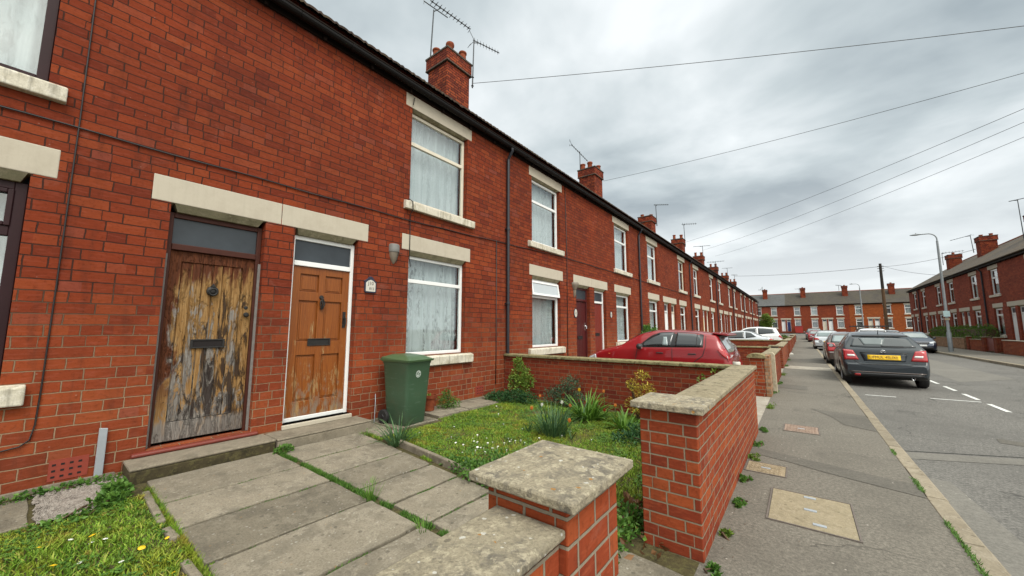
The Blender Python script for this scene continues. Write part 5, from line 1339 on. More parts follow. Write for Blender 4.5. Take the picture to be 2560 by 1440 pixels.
def clump(name, label, cat, loc, n, L, W, spread, lean, droop, mat, seed, group=None, dead=0):
    rr = random.Random(seed); mb = MB()
    for i in range(n):
        a = rr.uniform(0, 2 * math.pi); r = spread * math.sqrt(rr.random())
        blade(mb, (r * math.cos(a), r * math.sin(a), -.01), a + rr.uniform(-.9, .9), L * rr.uniform(.55, 1.15), W * rr.uniform(.7, 1.2), lean * rr.random() ** .8 + .03, droop * rr.uniform(.3, 1.2))
    o = mb.build(name, M[mat], None, recalc=False, loc=loc)
    return tag(o, label, cat, group)
g = lambda x: zg(x)
shrub('garden_shrub', 'tall light green shrub against the side wall near the house', 'shrub', (-4.55, 6.05, g(-4.5)), [(0, .1, .55, .2, .17, .2, 1.1), (-.07, .12, .8, .12, .1, .14, .6), (.02, .05, .28, .24, .2, .2, 1), (.2, .1, .44, .15, .15, .16, .6), (-.18, .1, .42, .12, .12, .14, .4)], 1400, .06, .034, 'leaf_light', 1, 7, twig=[[(0, .1, .4), (.1, .1, .72), (.22, .1, .8), (.3, .1, .66)]])
shrub('garden_shrub', 'low dark green mounded shrub below the tall light green one', 'shrub', (-4.62, 5.7, g(-4.6)), [(-.1, 0, .1, .3, .28, .14, 1), (.22, .12, .13, .28, .28, .16, 1.1), (-.32, .05, .07, .2, .2, .1, .5), (.5, .22, .1, .2, .2, .13, .5)], 2100, .045, .028, 'leaf_dark', 2, 6)
shrub('garden_shrub', 'open blue green shrub with bare twigs in the middle of the side wall bed', 'shrub', (-3.48, 6.05, g(-3.5)), [(0, 0, .26, .33, .25, .24, 1.2), (.1, .05, .5, .22, .2, .16, .6), (-.3, 0, .2, .2, .2, .16, .5), (.3, -.05, .18, .24, .22, .17, .6)], 1700, .05, .022, 'leaf_blue', 3, 12, twig=[[(.05, 0, .3), (.1, .05, .65), (.04, .05, .86)], [(.1, 0, .4), (.26, .05, .66), (.3, .05, .82)], [(0, 0, .35), (-.16, 0, .62)], [(.2, 0, .35), (.4, 0, .55), (.46, .0, .66)]])
shrub('garden_shrub', 'golden yellow leaved shrub by the side wall near the chipped pier', 'shrub', (-2.12, 6.0, g(-2.1)), [(0, 0, .26, .24, .22, .16, 1.1), (.1, .06, .52, .2, .16, .15, .8), (.04, .1, .78, .13, .1, .08, .35), (-.12, .05, .62, .1, .1, .1, .3), (.24, 0, .3, .16, .2, .12, .6)], 1250, .046, .024, 'leaf_gold', 4, 9)
clump('strap_leaved_plant', 'large bright green arching strap leaved plant in the flower bed', 'garden plant', (-2.78, 5.55, g(-2.8)), 150, .52, .03, .15, 1.3, 2.2, 'leaf_strap', 5)
clump('strap_leaved_plant', 'smaller strap leaved plant between the arching one and the chipped pier', 'garden plant', (-2.1, 5.35, g(-2.1)), 50, .34, .04, .1, 1.1, 1.4, 'leaf_strap', 15)
clump('daffodil_clump', 'blue green grassy daffodil clump alone in the middle of the lawn', 'garden plant', (-2.72, 4.42, g(-2.7)), 190, .46, .013, .15, .75, .9, 'leaf_grey', 6)
clump('daffodil_clump', 'spiky clump growing over the path edge beside the green bin', 'garden plant', (-3.98, 2.84, g(-4)), 85, .4, .016, .08, .95, 1.2, 'leaf_grey', 7)
shrub('garden_shrub', 'small rounded green bush under the lace curtained window', 'shrub', (-4.92, 4.5, g(-4.9) + .02), [(0, 0, .15, .17, .2, .17, 1), (.05, .1, .1, .15, .2, .12, .6), (0, 0, .3, .08, .1, .1, .3)], 1100, .04, .016, 'leaf_weed', 8, 6)
shrub('garden_shrub', 'dark green low ground cover along the inside of the front wall', 'shrub', (-1.5, 4.9, g(-1.5)), [(-.2, .3, .1, .35, .4, .13, 1), (.25, 0, .08, .3, .5, .12, 1), (-.35, -.1, .06, .25, .3, .09, .6), (.3, -.7, .05, .25, .4, .08, .6)], 2300, .048, .03, 'leaf_dark', 9, 6)
shrub('garden_weed', 'bushy green weed at the lawn corner behind the nearest pier cap', 'weed', (-2.5, 2.74, g(-2.5)), [(0, 0, .09, .24, .18, .1, 1), (-.3, .06, .05, .14, .12, .06, .4), (.28, -.03, .08, .22, .16, .1, .7), (.1, .2, .12, .22, .18, .11, .6), (-.55, .1, .03, .1, .1, .04, .2)], 2100, .036, .024, 'leaf_weed', 10, 5)
shrub('garden_weed', 'leafy green weed between the two brick gate piers', 'weed', (-1.12, 2.55, g(-1.1)), [(0, 0, .06, .16, .22, .08, 1), (-.02, -.35, .04, .13, .2, .06, .6), (.02, .3, .06, .12, .16, .07, .5)], 900, .04, .03, 'leaf_weed', 11, 4)
shrub('garden_weed', 'clump of broad green weeds by the end of the weathered door step', 'weed', (-4.62, .52, g(-4.6)), [(0, .03, .05, .14, .09, .07, 1), (.18, -.02, .04, .13, .12, .045, .7), (.34, -.25, .02, .07, .22, .03, .25)], 600, .042, .034, 'leaf_weed', 12, 4)
shrub('garden_weed', 'thin row of weeds along the foot of the wall by the metal strip', 'weed', (-5.1, .35, g(-5.1)), [(0, 0, .03, .05, .35, .035, 1), (0, -.5, .02, .05, .3, .03, .6)], 500, .035, .026, 'leaf_weed', 13, 3)
clump('grass_tuft', 'grass tuft in the middle seam of the path, the largest one', 'grass', (-2.93, 1.85, g(-2.9)), 40, .17, .006, .05, .6, .7, 'leaf_strap', 16)
clump('grass_tuft', 'small grass tuft in the path seam nearest the front', 'grass', (-2.2, 1.82, g(-2.2)), 26, .11, .006, .04, .6, .6, 'leaf_strap', 17)
clump('grass_tuft', 'small grass tuft in a cross joint of the right path slabs', 'grass', (-3.17, 2.0, g(-3.2)), 24, .1, .005, .04, .7, .7, 'leaf_strap', 18)
clump('grass_tuft', 'yellowish grass tuft at the end of the orange door step', 'grass', (-4.62, 2.82, g(-4.6)), 50, .09, .006, .07, .9, .6, 'leaf_strap', 19)
shrub('garden_weed', 'little weed on the path between the two doorsteps', 'weed', (-4.7, 1.86, g(-4.7) + .02), [(0, 0, .03, .09, .1, .035, 1)], 240, .03, .024, 'leaf_weed', 20, 2)
# weeds along the foot of the long front wall
for i, (x, y, s) in enumerate([(-.5, 2.62, .05), (-.52, 3.1, .045), (-.53, 3.75, .055), (-.54, 4.35, .05), (-.54, 5.15, .085), (-.55, 5.75, .09), (-.55, 6.6, .09), (-.56, 8.6, .2), (-.58, 10.6, .16), (-.57, 12.6, .2), (-.57, 14.9, .22), (-.58, 18.5, .22), (-.58, 22.0, .25)]):
    labs = ['weed at the foot of the chipped gate pier', 'tiny weed right behind the chipped pier on the pavement edge', 'weed at the wall foot level with the sandy manhole cover', 'second weed along the front wall foot', 'weed at the wall foot past the tan ridged cover', 'leafy weed at the wall foot before the pinkish cover', 'weed where the long front wall ends', 'bright green weed strip beside the red car gateway', 'weed at the foot of the rounded pier', 'weed beyond the pale concrete post', 'weed by the dark stone pier', 'weed along the wall beyond the dark stone pier', 'farthest weed patch along the left walls']
    q = random.Random(300 + i)
    bl = [(q.uniform(-.03, .05), q.uniform(-1.3, 1.3) * s, .01, s * q.uniform(.15, .4), s * q.uniform(.25, .6), s * q.uniform(.08, .3), q.uniform(.3, 1)) for _ in range(5)]
    shrub('pavement_weed', labs[i], 'weed', (x, y, 0), bl, 260, .03, .017, 'leaf_light' if i % 3 == 1 else 'leaf_weed', 30 + i, 2, shell=.05)
shrub('climbing_shrub', 'green shrub climbing the wall beside the second drainpipe', 'shrub', (-5.02, 15.35, 0), [(0, 0, .9, .14, .5, .5, 1), (0, .2, 1.35, .12, .35, .3, .7), (.05, .9, 1.1, .14, .4, .45, .9), (0, -.2, .5, .15, .3, .4, .5)], 1500, .11, .07, 'leaf_weed', 50, 8)
def small_flower(name, label, cat, loc, h, mat, seed, cup=True, r=.03):
    rr = random.Random(seed); t = thing(name, label, cat, loc, 0, None)
    mb = MB(); dx, dy = rr.uniform(-.05, .05), rr.uniform(-.05, .05); mb.tube([(0, 0, -.02), (dx * .5, dy * .3, h * .5), (dx, dy, h)], .005, 5); mb.build('stem', M['stem_green'], t)
    mb = MB()
    for k in range(6):
        a = k * math.pi / 3; d = Vector((math.cos(a), math.sin(a), 0)); s = Vector((-d.y, d.x, 0)); o = Vector((dx, dy, h)); j = len(mb.v); out = .55 if cup else 1.2
        mb.v += [tuple(o), tuple(o + d * r * out * .8 - s * r * .5 + Vector((0, 0, r * .8))), tuple(o + d * r * out + Vector((0, 0, r * 1.9 if cup else r * .7))), tuple(o + d * r * out * .8 + s * r * .5 + Vector((0, 0, r * .8)))]
        mb.face(j, j + 1, j + 2, j + 3)
    mb.build('flower', M[mat], t, recalc=False)
    mb = MB()
    for k in range(3): blade(mb, (0, 0, 0), rr.uniform(0, 6.3), h * .8, .025, .5, .7)
    mb.build('leaves', M['leaf_grey'], t, recalc=False)
for i, (x, y, h, m_, lab) in enumerate([(-3.72, 5.62, .2, 'petal_orange', 'orange tulip left of the arching strap leaved plant'), (-3.52, 5.35, .12, 'petal_white', 'pale tulip beside the leftmost orange one'), (-2.98, 5.3, .2, 'petal_orange', 'orange tulip in front of the arching strap leaved plant'), (-2.62, 5.85, .38, 'petal_orange', 'tall orange tulip against the side wall'), (-2.32, 5.55, .24, 'petal_orange', 'peach tulip right of the strap leaved plant'), (-2.5, 5.6, .14, 'petal_red', 'dark red tulip low in the bed'), (-2.85, 5.5, .42, 'petal_yellow', 'yellow daffodil above the strap leaves'), (-2.45, 4.42, .2, 'petal_orange', 'small orange daffodil at the right of the lawn clump'), (-3.05, 4.3, .3, 'petal_orange', 'orange bud at the left of the lawn clump'), (-3.05, 5.22, .25, 'petal_white', 'white flower bent out of the strap leaves')]):
    small_flower('tulip' if 'tulip' in lab else 'spring_flower', lab, 'flower', (x, y, g(x)), h, m_, 60 + i, r=.034)
clump('seedling', 'green seedling growing in the terracotta pot', 'garden plant', (-5.0, 4.18, g(-5) + .26), 16, .11, .03, .03, .9, .8, 'leaf_light', 75)
t = thing('rose_bush', 'bare thorny stems of a rose by the side wall near its corner', 'shrub', (-1.15, 6.25, g(-1.1)))
mb = MB()
for p in ([(0, 0, 0), (-.03, 0, .3), (.03, 0, .5), (-.06, 0, .72)], [(.03, 0, 0), (.1, 0, .3), (.08, 0, .6), (.14, 0, .82)], [(-.05, 0, .2), (-.15, 0, .45), (-.12, 0, .6)]): mb.tube(p, [.01, .008, .006, .004][:len(p)], 5)
mb.build('stems', M['stem_green'], t); foliage([(.1, 0, .8, .1, .08, .06, 1), (-.08, 0, .7, .08, .08, .06, 1)], 40, .05, .03, 77).build('foliage', M['leaf_light'], t, recalc=False)

# lawns: blades of grass and small flowers
def lawn(name, poly_fn, x0, x1, y0, y1, n, seed, h=.035, mat='grass', label=None):
    rr = random.Random(seed); mb = MB()
    for _ in range(n):
        x, y = rr.uniform(x0, x1), rr.uniform(y0, y1)
        e = poly_fn(x, y)
        if e <= 0: continue
        q = noise.noise((x * 2.3, y * 2.3, seed)); hh = h * (1 + .8 * q) * rr.uniform(.5, 1.4) * min(1, .4 + e * 6)
        a = rr.uniform(0, 6.3); w = .0034 * rr.uniform(.7, 1.5); dx, dy = math.cos(a), math.sin(a); l = rr.uniform(.2, 1.1) * hh; z = zg(x) - .004 + .012 * (q + .4)
        b = rr.uniform(0, 6.3); lx, ly = math.cos(b) * l, math.sin(b) * l; k = len(mb.v)
        mb.v += [(x - dx * w, y - dy * w, z), (x + dx * w, y + dy * w, z), (x + lx * .4 + dx * w * .8, y + ly * .4 + dy * w * .8, z + hh * .6), (x + lx * .4 - dx * w * .8, y + ly * .4 - dy * w * .8, z + hh * .6), (x + lx, y + ly, z + hh * .9)]
        mb.face(k, k + 1, k + 2, k + 3); mb.face(k + 3, k + 2, k + 4)
    o = mb.build(name, M[mat], None, recalc=False)
    return tag(o, label, 'grass', kind='stuff')
def inR(x, y):
    lo = 2.92 + .07 * -(x + 4.6) * (1 if x > -4.6 else 0)
    lo = 2.9 - .085 * (x + 4.6)
    e = min(y - lo, 6.25 - y, x + 4.72 if y < 5.6 else x + 5.0, -.86 - x)
    if y < 4.0: e = min(e, x + 4.45)
    elif y < 5.6: e = min(e, x + 4.6)
    e += .05 * noise.noise((x * 4, y * 4, 0))
    if x > -1.6 and y < 3.4: e = min(e, (y - 2.75) * .5 + .1 * noise.noise((x * 5, y * 5, 3)))
    return e
lawn('lawn_grass', inR, -5.0, -.86, 2.5, 6.3, 105000, 1, .027, label='bright green daisy lawn behind the two gate piers')
def inL(x, y): return min(.745 - y, -.92 - x, (-4.42 + .35 * min(0, y - .1) * 0 - x) * -1 if False else x + 4.42 - (.0 if y < .1 else -.05)) + .05 * noise.noise((x * 4, y * 4, 1))
lawn('lawn_grass', inL, -4.6, -.95, -2.0, .75, 80000, 2, .032, label='unmown lawn left of the path in the bottom left corner')
def clover(label, fn, box, n, seed):
    rr = random.Random(seed); mb = MB()
    for _ in range(n):
        x, y = rr.uniform(box[0], box[1]), rr.uniform(box[2], box[3])
        if fn(x, y) <= 0.02 or noise.noise((x * 3.1, y * 3.1, seed)) < .08 + rr.uniform(-.15, .15): continue
        z = zg(x) + rr.uniform(.012, .04); a0 = rr.uniform(0, 6.3)
        for k in range(3):
            a = a0 + k * 2.1; d = Vector((math.cos(a), math.sin(a), rr.uniform(-.1, .35))).normalized(); leaf(mb, Vector((x, y, z)), d, Vector((0, 0, 1)), .02 * rr.uniform(.7, 1.4), .018)
    return tag(mb.build('clover', M['leaf_weed'], None, recalc=False), label, 'clover', kind='stuff')
clover('patches of clover in the lawn behind the piers', inR, (-4.8, -.9, 2.6, 6.2), 9000, 71)
clover('patches of clover in the bottom left lawn', inL, (-4.5, -1.0, -1.5, .7), 6500, 72)
def moss(seed, n, segs, w, label, h=.022):
    rr = random.Random(seed); mb = MB()
    for _ in range(n):
        (x0, y0), (x1, y1), k_ = rr.choice(segs); f = rr.random()
        if noise.noise((x0 * 3 + f * 5, y0 * 3 + f * 4, seed)) < k_: continue
        x, y = x0 + (x1 - x0) * f + rr.gauss(0, w), y0 + (y1 - y0) * f + rr.gauss(0, w); z = zg(x) + .004; hh = h * rr.uniform(.5, 1.5); a = rr.uniform(0, 6.3); q = .004; k = len(mb.v)
        mb.v += [(x - q, y, z), (x + q, y + q, z), (x + math.cos(a) * hh * .7, y + math.sin(a) * hh * .7, z + hh)]; mb.face(k, k + 1, k + 2)
    return tag(mb.build('moss', M['grass'] if seed == 43 else M['leaf_weed'], None, recalc=False), label, 'moss', kind='stuff')
sg_ = [((PJ_L[i], seam(PJ_L[i])), (PJ_L[i + 1], seam(PJ_L[i + 1])), -.3 if i in (1, 2) else .0) for i in range(len(PJ_L) - 1)]
moss(41, 7000, sg_, .017, 'moss and grass filling the middle seam of the path', .024)
moss(42, 9000, [((x, seam(x)), (x, redge(x)), .0) for x in PJ_R[1:-1]] + [((x, .75), (x, seam(x)), .12) for x in PJ_L[1:-1]], .008, 'thin moss in the cross joints of the path slabs', .014)
moss(43, 4500, [((-4.6, .74), (-.9, .73), -.15), ((-4.6, .74), (-.9, .73), -.15), ((-4.6, 2.86), (-1.2, 2.58), .0)], .013, 'grass creeping over both edges of the path', .03)
moss(44, 1800, [((.764, 1.2), (.764, 6.5), .1)], .008, 'moss between the pavement and the kerb stones', .02)
def flowers(label, mat, spots, r, seed):
    rr = random.Random(seed); mb = MB()
    for x, y in spots:
        z = zg(x) + .022 + rr.uniform(0, .014); rr_ = r * rr.uniform(.7, 1.2); k = len(mb.v); tx, ty = rr.uniform(-.3, .3), rr.uniform(-.3, .3)
        mb.v.append((x, y, z + rr_ * .35)); mb.v += [(x + rr_ * math.cos(a), y + rr_ * math.sin(a), z + rr_ * (math.cos(a) * tx + math.sin(a) * ty)) for a in [i * math.pi / 4 for i in range(8)]]
        for i in range(8): mb.face(k, k + 1 + i, k + 1 + (i + 1) % 8)
        mb.tube([(x, y, z - .04), (x, y, z)], .002, 4)
    return tag(mb.build('daisies', M[mat], None), label, 'flowers', kind='stuff')
rr = random.Random(21)
sp = [(rr.gauss(-3.15, .22), rr.gauss(3.5, .22)) for _ in range(26)] + [(rr.uniform(-4.2, -1.3), rr.uniform(3.1, 5.2)) for _ in range(34)] + [(-4.35, 5.2), (-4.3, 5.25), (-4.4, 5.22)]
flowers('white daisies scattered over the lawn behind the piers', 'petal_white', [p for p in sp if inR(*p) > 0], .0125, 3)
flowers('white daisies and petals in the bottom left lawn', 'petal_white', [(-3.9, .28), (-3.75, .36), (-3.72, .42), (-3.5, .3), (-3.98, -.05), (-3.6, .02), (-3.3, .45)], .017, 4)
flowers('yellow dandelions in the bottom left lawn', 'petal_yellow', [(-3.85, .37), (-3.4, .55), (-3.55, .2), (-3.2, .3), (-3.45, .68), (-3.9, .15), (-3.15, .05), (-2.95, .62), (-3.3, -.1)], .017, 5)
t = foliage([(-1.15, 2.95, .06, .13, .25, .03, 1), (-1.05, 3.2, .06, .1, .2, .03, 1), (-.9, 2.6, .05, .1, .2, .02, .4)], 120, .06, .045, 88).build('dead_leaves', M['leaf_dead'], None, recalc=False); tag(t, 'brown dead leaves lying in the bed behind the chipped pier', 'leaves', kind='stuff')
rr = random.Random(31); mb = MB()
for _ in range(150):
    x, y = (rr.gauss(-.5, .05), rr.uniform(2.3, 9)) if rr.random() < .6 else (rr.uniform(-.5, .76), rr.uniform(1.5, 12)); s = rr.uniform(.004, .014)
    k = len(mb.v); mb.v += [(x, y, .004), (x + s, y + s * .5, .006 + s * .3), (x + s * .4, y + s * 1.4, .005)]; mb.face(k, k + 1, k + 2)
tag(mb.build('litter_specks', M['leaf_dead'], None, recalc=False), 'scattered leaf crumbs along the pavement edge', 'litter', kind='stuff')

# hedge and bushes farther off
t = thing('hedge', 'clipped dark green hedge above the tan wall on the right side', 'hedge', (9.95, 45.8, 0))
bl = [(rnd.uniform(-.05, .05), -6.6 + i * .75, .98 + rnd.uniform(-.05, .05), .42, .65, .72 + rnd.uniform(-.06, .06), 1) for i in range(18)]
foliage(bl, 15000, .085, .065, 90, .86).build('foliage', M['leaf_hedge'], t, recalc=False)
mb = MB(); [mb.tube([(0, -6.3 + i * .9, 0), (0, -6.3 + i * .9, 1.2)], .03, 5) for i in range(15)]; mb.box(-.28, .28, -6.9, 6.3, .1, 1.5); mb.build('stems', M['stem'], t)
def tree(label, loc, h, r, n, L, mat, seed):
    t = thing('round_tree', label, 'tree', loc); rr = random.Random(seed)
    mb = MB(); mb.tube([(0, 0, 0), (.02, 0, h * .3), (0, .03, h * .7)], [.12, .09, .04], 8)
    bl = []
    for i in range(9):
        a = rr.uniform(0, 6.3); q = r * rr.uniform(.1, .65); z = h * rr.uniform(.45, .85); c = (q * math.cos(a), q * math.sin(a), z)
        mb.tube([(0, 0, h * .35), (c[0] * .5, c[1] * .5, h * .35 + (z - h * .35) * .6), c], [.05, .03, .012], 5); bl.append((*c, r * .45, r * .45, r * .42, 1))
    mb.build('trunk', M['stem'], t); foliage(bl, n, L, L * .6, seed, .3).build('crown', M[mat], t, recalc=False)
tree('rounded small tree at the far end of the left terrace', (-4.35, 71.5, .35), 3.6, 1.25, 3500, .2, 'leaf_light', 95)
shrub('garden_shrub', 'overgrown green hedge top on the wall beyond the silver car', 'shrub', (-2.0, 33.4, .6), [(0, 0, .35, .9, .3, .25, 1), (.9, 0, .3, .5, .3, .2, .6)], 900, .12, .07, 'leaf_hedge', 97, 4)
t = thing('litter_bag', 'white plastic litter lying on the pavement far along the walls', 'litter', (-.55, 27.0, 0))
mb = MB(); rough_slab(mb, -.09, .09, -.16, .16, 0, .07, 5, .03, .05); mb.build('bag', M['enamel'], t, smooth=60)
t = thing('red_skip', 'red container standing by the blue shutter at the end of the street', 'container', (-.35, 84.9, .86))
mb = MB(); mb.prism([(-.5, 0), (.5, 0), (.62, 1.15), (-.62, 1.15)], 'y', -.4, .4); mb.box(-.66, .66, -.45, .45, 1.15, 1.22); mb.build('body', M['redbin'], t)
# ------------------------------------------------------------------ cars
def interp(tab, x):
    if x <= tab[0][0]: return tab[0][1]
    for (a, va), (b, vb) in zip(tab[:-1], tab[1:]):
        if x <= b: return va + (vb - va) * (x - a) / (b - a) if b > a else vb
    return tab[-1][1]
def smooth(tab, x, w):
    return sum(interp(tab, x + w * (k - 3) / 3) * c for k, c in enumerate((1, 2, 3, 4, 3, 2, 1))) / 16
def cr(pts, n):
    out = []
    P = [pts[0]] + list(pts) + [pts[-1]]
    for i in range(1, len(P) - 2):
        for k in range(n):
            t = k / n; r = []
            for d in range(2):
                p0, p1, p2, p3 = P[i - 1][d], P[i][d], P[i + 1][d], P[i + 2][d]
                r.append(.5 * (2 * p1 + (p2 - p0) * t + (2 * p0 - 5 * p1 + 4 * p2 - p3) * t * t + (-p0 + 3 * p1 - 3 * p2 + p3) * t ** 3))
            out.append(tuple(r))
    out.append(tuple(pts[-1])); return out
def car_body(s):
    """local frame: x=0 rear, x=L front, z=0 ground"""
    L, W = s['L'], s['W'] / 2
    xs = sorted(set([0, .006, .02, .045, .08, .12, .17, L, L - .006, L - .02, L - .045, L - .08, L - .13, L - .18] + [L * i / 84 for i in range(3, 82)] + s.get('xs', [])))
    rings = []
    for x in xs:
        zt = smooth(s['top'], x, s.get('sm', .035)); zb = min(smooth(s['belt'], x, .1), zt - .012); z0 = smooth(s['bot'], x, .04)
        w = W * smooth(s['plan'], x, .03); h = max(.012, zt - zb)
        tum = s.get('tumble', .36)
        yr = max(w * .55, w * .965 - tum * h - .035); zs = z0 + (zb - z0)
        pts = [(0, z0), (w * .6, z0), (w * .9, z0 + .01), (w * .965, z0 + (zs - z0) * .12), (w * .995, z0 + (zs - z0) * .4), (w, z0 + (zs - z0) * .68), (w * .985, zb - (zs - z0) * .08), (w * .958, zb),
               (yr + (w * .958 - yr) * .42, zb + h * .5), (yr + .012, zt - min(.11, h * .3)), (yr - .05, zt - min(.045, h * .12)), (yr * .62, zt - min(.012, h * .04)), (0, zt)]
        half = cr(pts, 3)
        rings.append([(x, y, z) for y, z in half] + [(x, -y, z) for y, z in half[-2:0:-1]])
    mb = MB(); mb.grid([r + [r[0]] for r in rings])
    k = len(mb.v) - 0
    for ring, dx in ((rings[0], -.012), (rings[-1], .012)):
        n = len(ring); cz = sum(p[2] for p in ring) / n; c = mb.vert(ring[0][0] + dx, 0, cz); b = len(mb.v); mb.v += ring
        for i in range(n): mb.face(c, b + i, b + (i + 1) % n)
    me = bpy.data.meshes.new('car'); me.from_pydata(mb.v, [], mb.f)
    bm = bmesh.new(); bm.from_mesh(me); bmesh.ops.remove_doubles(bm, verts=bm.verts, dist=1e-5); bmesh.ops.recalc_face_normals(bm, faces=bm.faces); bm.to_mesh(me); bm.free()
    o = bpy.data.objects.new('cartmp', me); COL.objects.link(o)
    cut = []
    for ax in s['axles']:
        for sd in (-1, 1):
            c = MB(); c.lathe([(0, sd * (W - .24)), (s['arch'], sd * (W - .24)), (s['arch'], sd * (W + .2)), (0, sd * (W + .2))], (ax, 0, s['wr'] + .01), 'y', 40)
            bmx = bmesh.new(); mm = bpy.data.meshes.new('c'); mm.from_pydata(c.v, [], c.f); bmx.from_mesh(mm); bmesh.ops.remove_doubles(bmx, verts=bmx.verts, dist=1e-6); bmesh.ops.recalc_face_normals(bmx, faces=bmx.faces); bmx.to_mesh(mm); bmx.free()
            co = bpy.data.objects.new('cut', mm); COL.objects.link(co); cut.append(co)
            m = o.modifiers.new('b', 'BOOLEAN'); m.operation = 'DIFFERENCE'; m.object = co; m.solver = 'EXACT'
    dg = bpy.context.evaluated_depsgraph_get(); dg.update()
    res = bpy.data.meshes.new_from_object(o.evaluated_get(dg))
    bm = bmesh.new(); bm.from_mesh(me); tree = BVHTree.FromBMesh(bm); bm.free()
    for q in cut + [o]: bpy.data.objects.remove(q)
    return res, tree
def resample(P, n):
    P = [Vector(p) for p in P]; d = [0]
    for a, b in zip(P[:-1], P[1:]): d.append(d[-1] + (b - a).length)
    out = []
    for i in range(n + 1):
        t = d[-1] * i / n
        for k in range(len(P) - 1):
            if t <= d[k + 1] + 1e-9: f = (t - d[k]) / max(1e-9, d[k + 1] - d[k]); out.append(P[k].lerp(P[k + 1], f)); break
    return out
class Car:
    def __init__(c, name, label, spec, paint, loc, rz, group=None, glass='carglass', scale=1.0):
        c.s = spec; c.t = thing(name, label, 'car', loc, rz, group); c.t.scale = (scale,) * 3
        me, c.tree = spec.get('_cache') or car_body(spec); spec['_cache'] = (me, c.tree)
        me = me.copy(); me.materials.clear(); me.materials.append(M[paint]); me.materials.append(M['trim'])
        W = spec['W'] / 2
        for p in me.polygons:
            ce = p.center; p.use_smooth = True; p.material_index = 0
            for ax in spec['axles']:
                r = math.hypot(ce.x - ax, ce.z - spec['wr'] - .01)
                if r < spec['arch'] + .004 and abs(ce.y) < W - .005 and (abs(r - spec['arch']) < .012 or abs(abs(ce.y) - (W - .24)) < .01): p.material_index = 1
            if p.normal.z < -.6 and ce.z < .35: p.material_index = 1
        me.set_sharp_from_angle(angle=R(38)); boxuv(me)
        o = bpy.data.objects.new('body', me); COL.objects.link(o); o.parent = c.t
        c.body = o; c.glass = glass; c.paint = paint
        for ax in spec['axles']:
            for sd in (-1, 1): c.wheel(ax, sd)
    def wheel(c, ax, sd):
        s = c.s; r = s['wr']; w = .1; y = sd * (s['W'] / 2 - w - .012)
        mb = MB(); mb.lathe([(r * .62, -w * .9), (r * .9, -w), (r * .985, -w * .75), (r, -w * .4), (r, w * .4), (r * .985, w * .75), (r * .9, w), (r * .66, w * .92), (r * .64, w * .8)], (ax, y, r), 'y', 28)
        o = mb.build('wheel', M['rubber'], c.t, smooth=45)
        mb = MB(); q = sd
        mb.mi = 1; mb.lathe([(0, q * w * .35), (r * .62, q * w * .35), (r * .63, q * w * .5)], (ax, y, r), 'y', 24)
        mb.mi = 0; mb.lathe([(r * .57, q * w * .5), (r * .58, q * w * .86), (r * .645, q * w * .9), (r * .65, q * w * .78)], (ax, y, r), 'y', 28)
        mb.lathe([(0, q * w * .82), (r * .13, q * w * .8), (r * .15, q * w * .5)], (ax, y, r), 'y', 12)
        for k in range(7):
            a = 2 * math.pi * k / 7 + .2; e = r * .055
            d = Vector((math.cos(a), 0, math.sin(a))); sdv = Vector((-d.z, 0, d.x)); ce = Vector((ax, y, r)); Pp = []
            for (f, hw) in ((.12, 1.25), (.6, .9)):
                for z in (.5, .8): Pp += [ce + d * r * f + sdv * e * hw + Vector((0, q * w * z, 0)), ce + d * r * f - sdv * e * hw + Vector((0, q * w * z, 0))]
            k0 = len(mb.v); mb.v += [tuple(p) for p in Pp]
            for f in ((2, 3, 7, 6), (0, 2, 6, 4), (1, 5, 7, 3)): mb.face(*[k0 + i for i in f])
        mb.build('rim', [M['alloy'], M['trim']], o)
    def patch(c, name, bot, top, axis, side=1, mat=None, off=.006, n=14, m=5, parent=None, mirror=False):
        """loft between two polylines given in side (x,z) or end (y,z) coordinates and laid on the body"""
        A, B = resample(bot, n), resample(top, n); mb = MB()
        for sgn in ((1, -1) if mirror else (1,)):
            P = []
            for j in range(m + 1):
                row = []
                for i in range(n + 1):
                    p = A[i].lerp(B[i], j / m)
                    if axis == 'y': o_, d = Vector((p.x, side * sgn * 3, p.y)), Vector((0, -side * sgn, 0))
                    else: o_, d = Vector((-3 if side < 0 else c.s['L'] + 3, p.x * sgn, p.y)), Vector((-side, 0, 0))
                    h, nn, ix, ds = c.tree.ray_cast(o_, d)
                    if h is None: h, nn, ix, ds = c.tree.find_nearest(Vector((p.x, side * sgn * c.s['W'] / 2, p.y)) if axis == 'y' else Vector((0 if side < 0 else c.s['L'], p.x * sgn, p.y)))
                    row.append(h + nn * off if nn.dot(d) < 0 else h - nn * off)
                P.append(row)
            mb.grid(P)
        o = mb.build(name, M[mat] if isinstance(mat, str) else mat, parent or c.t, smooth=60)
        # give the panel thickness
        sm = o.modifiers.new('solid', 'SOLIDIFY'); sm.thickness = .004; sm.offset = 0
        return o
    def both(c, name, bot, top, mat, **k):
        return [c.patch(name, bot, top, 'y', s, mat, **k) for s in (1, -1)]
    def seam(c, pts, w=.005):
        for s in (1, -1):
            P = resample(pts, 16)
            c.patch('shut_line', [(p.x - w, p.y - w) for p in P], [(p.x + w, p.y + w * .5) for p in P], 'y', s, 'trim', off=.0025, n=16, m=1)
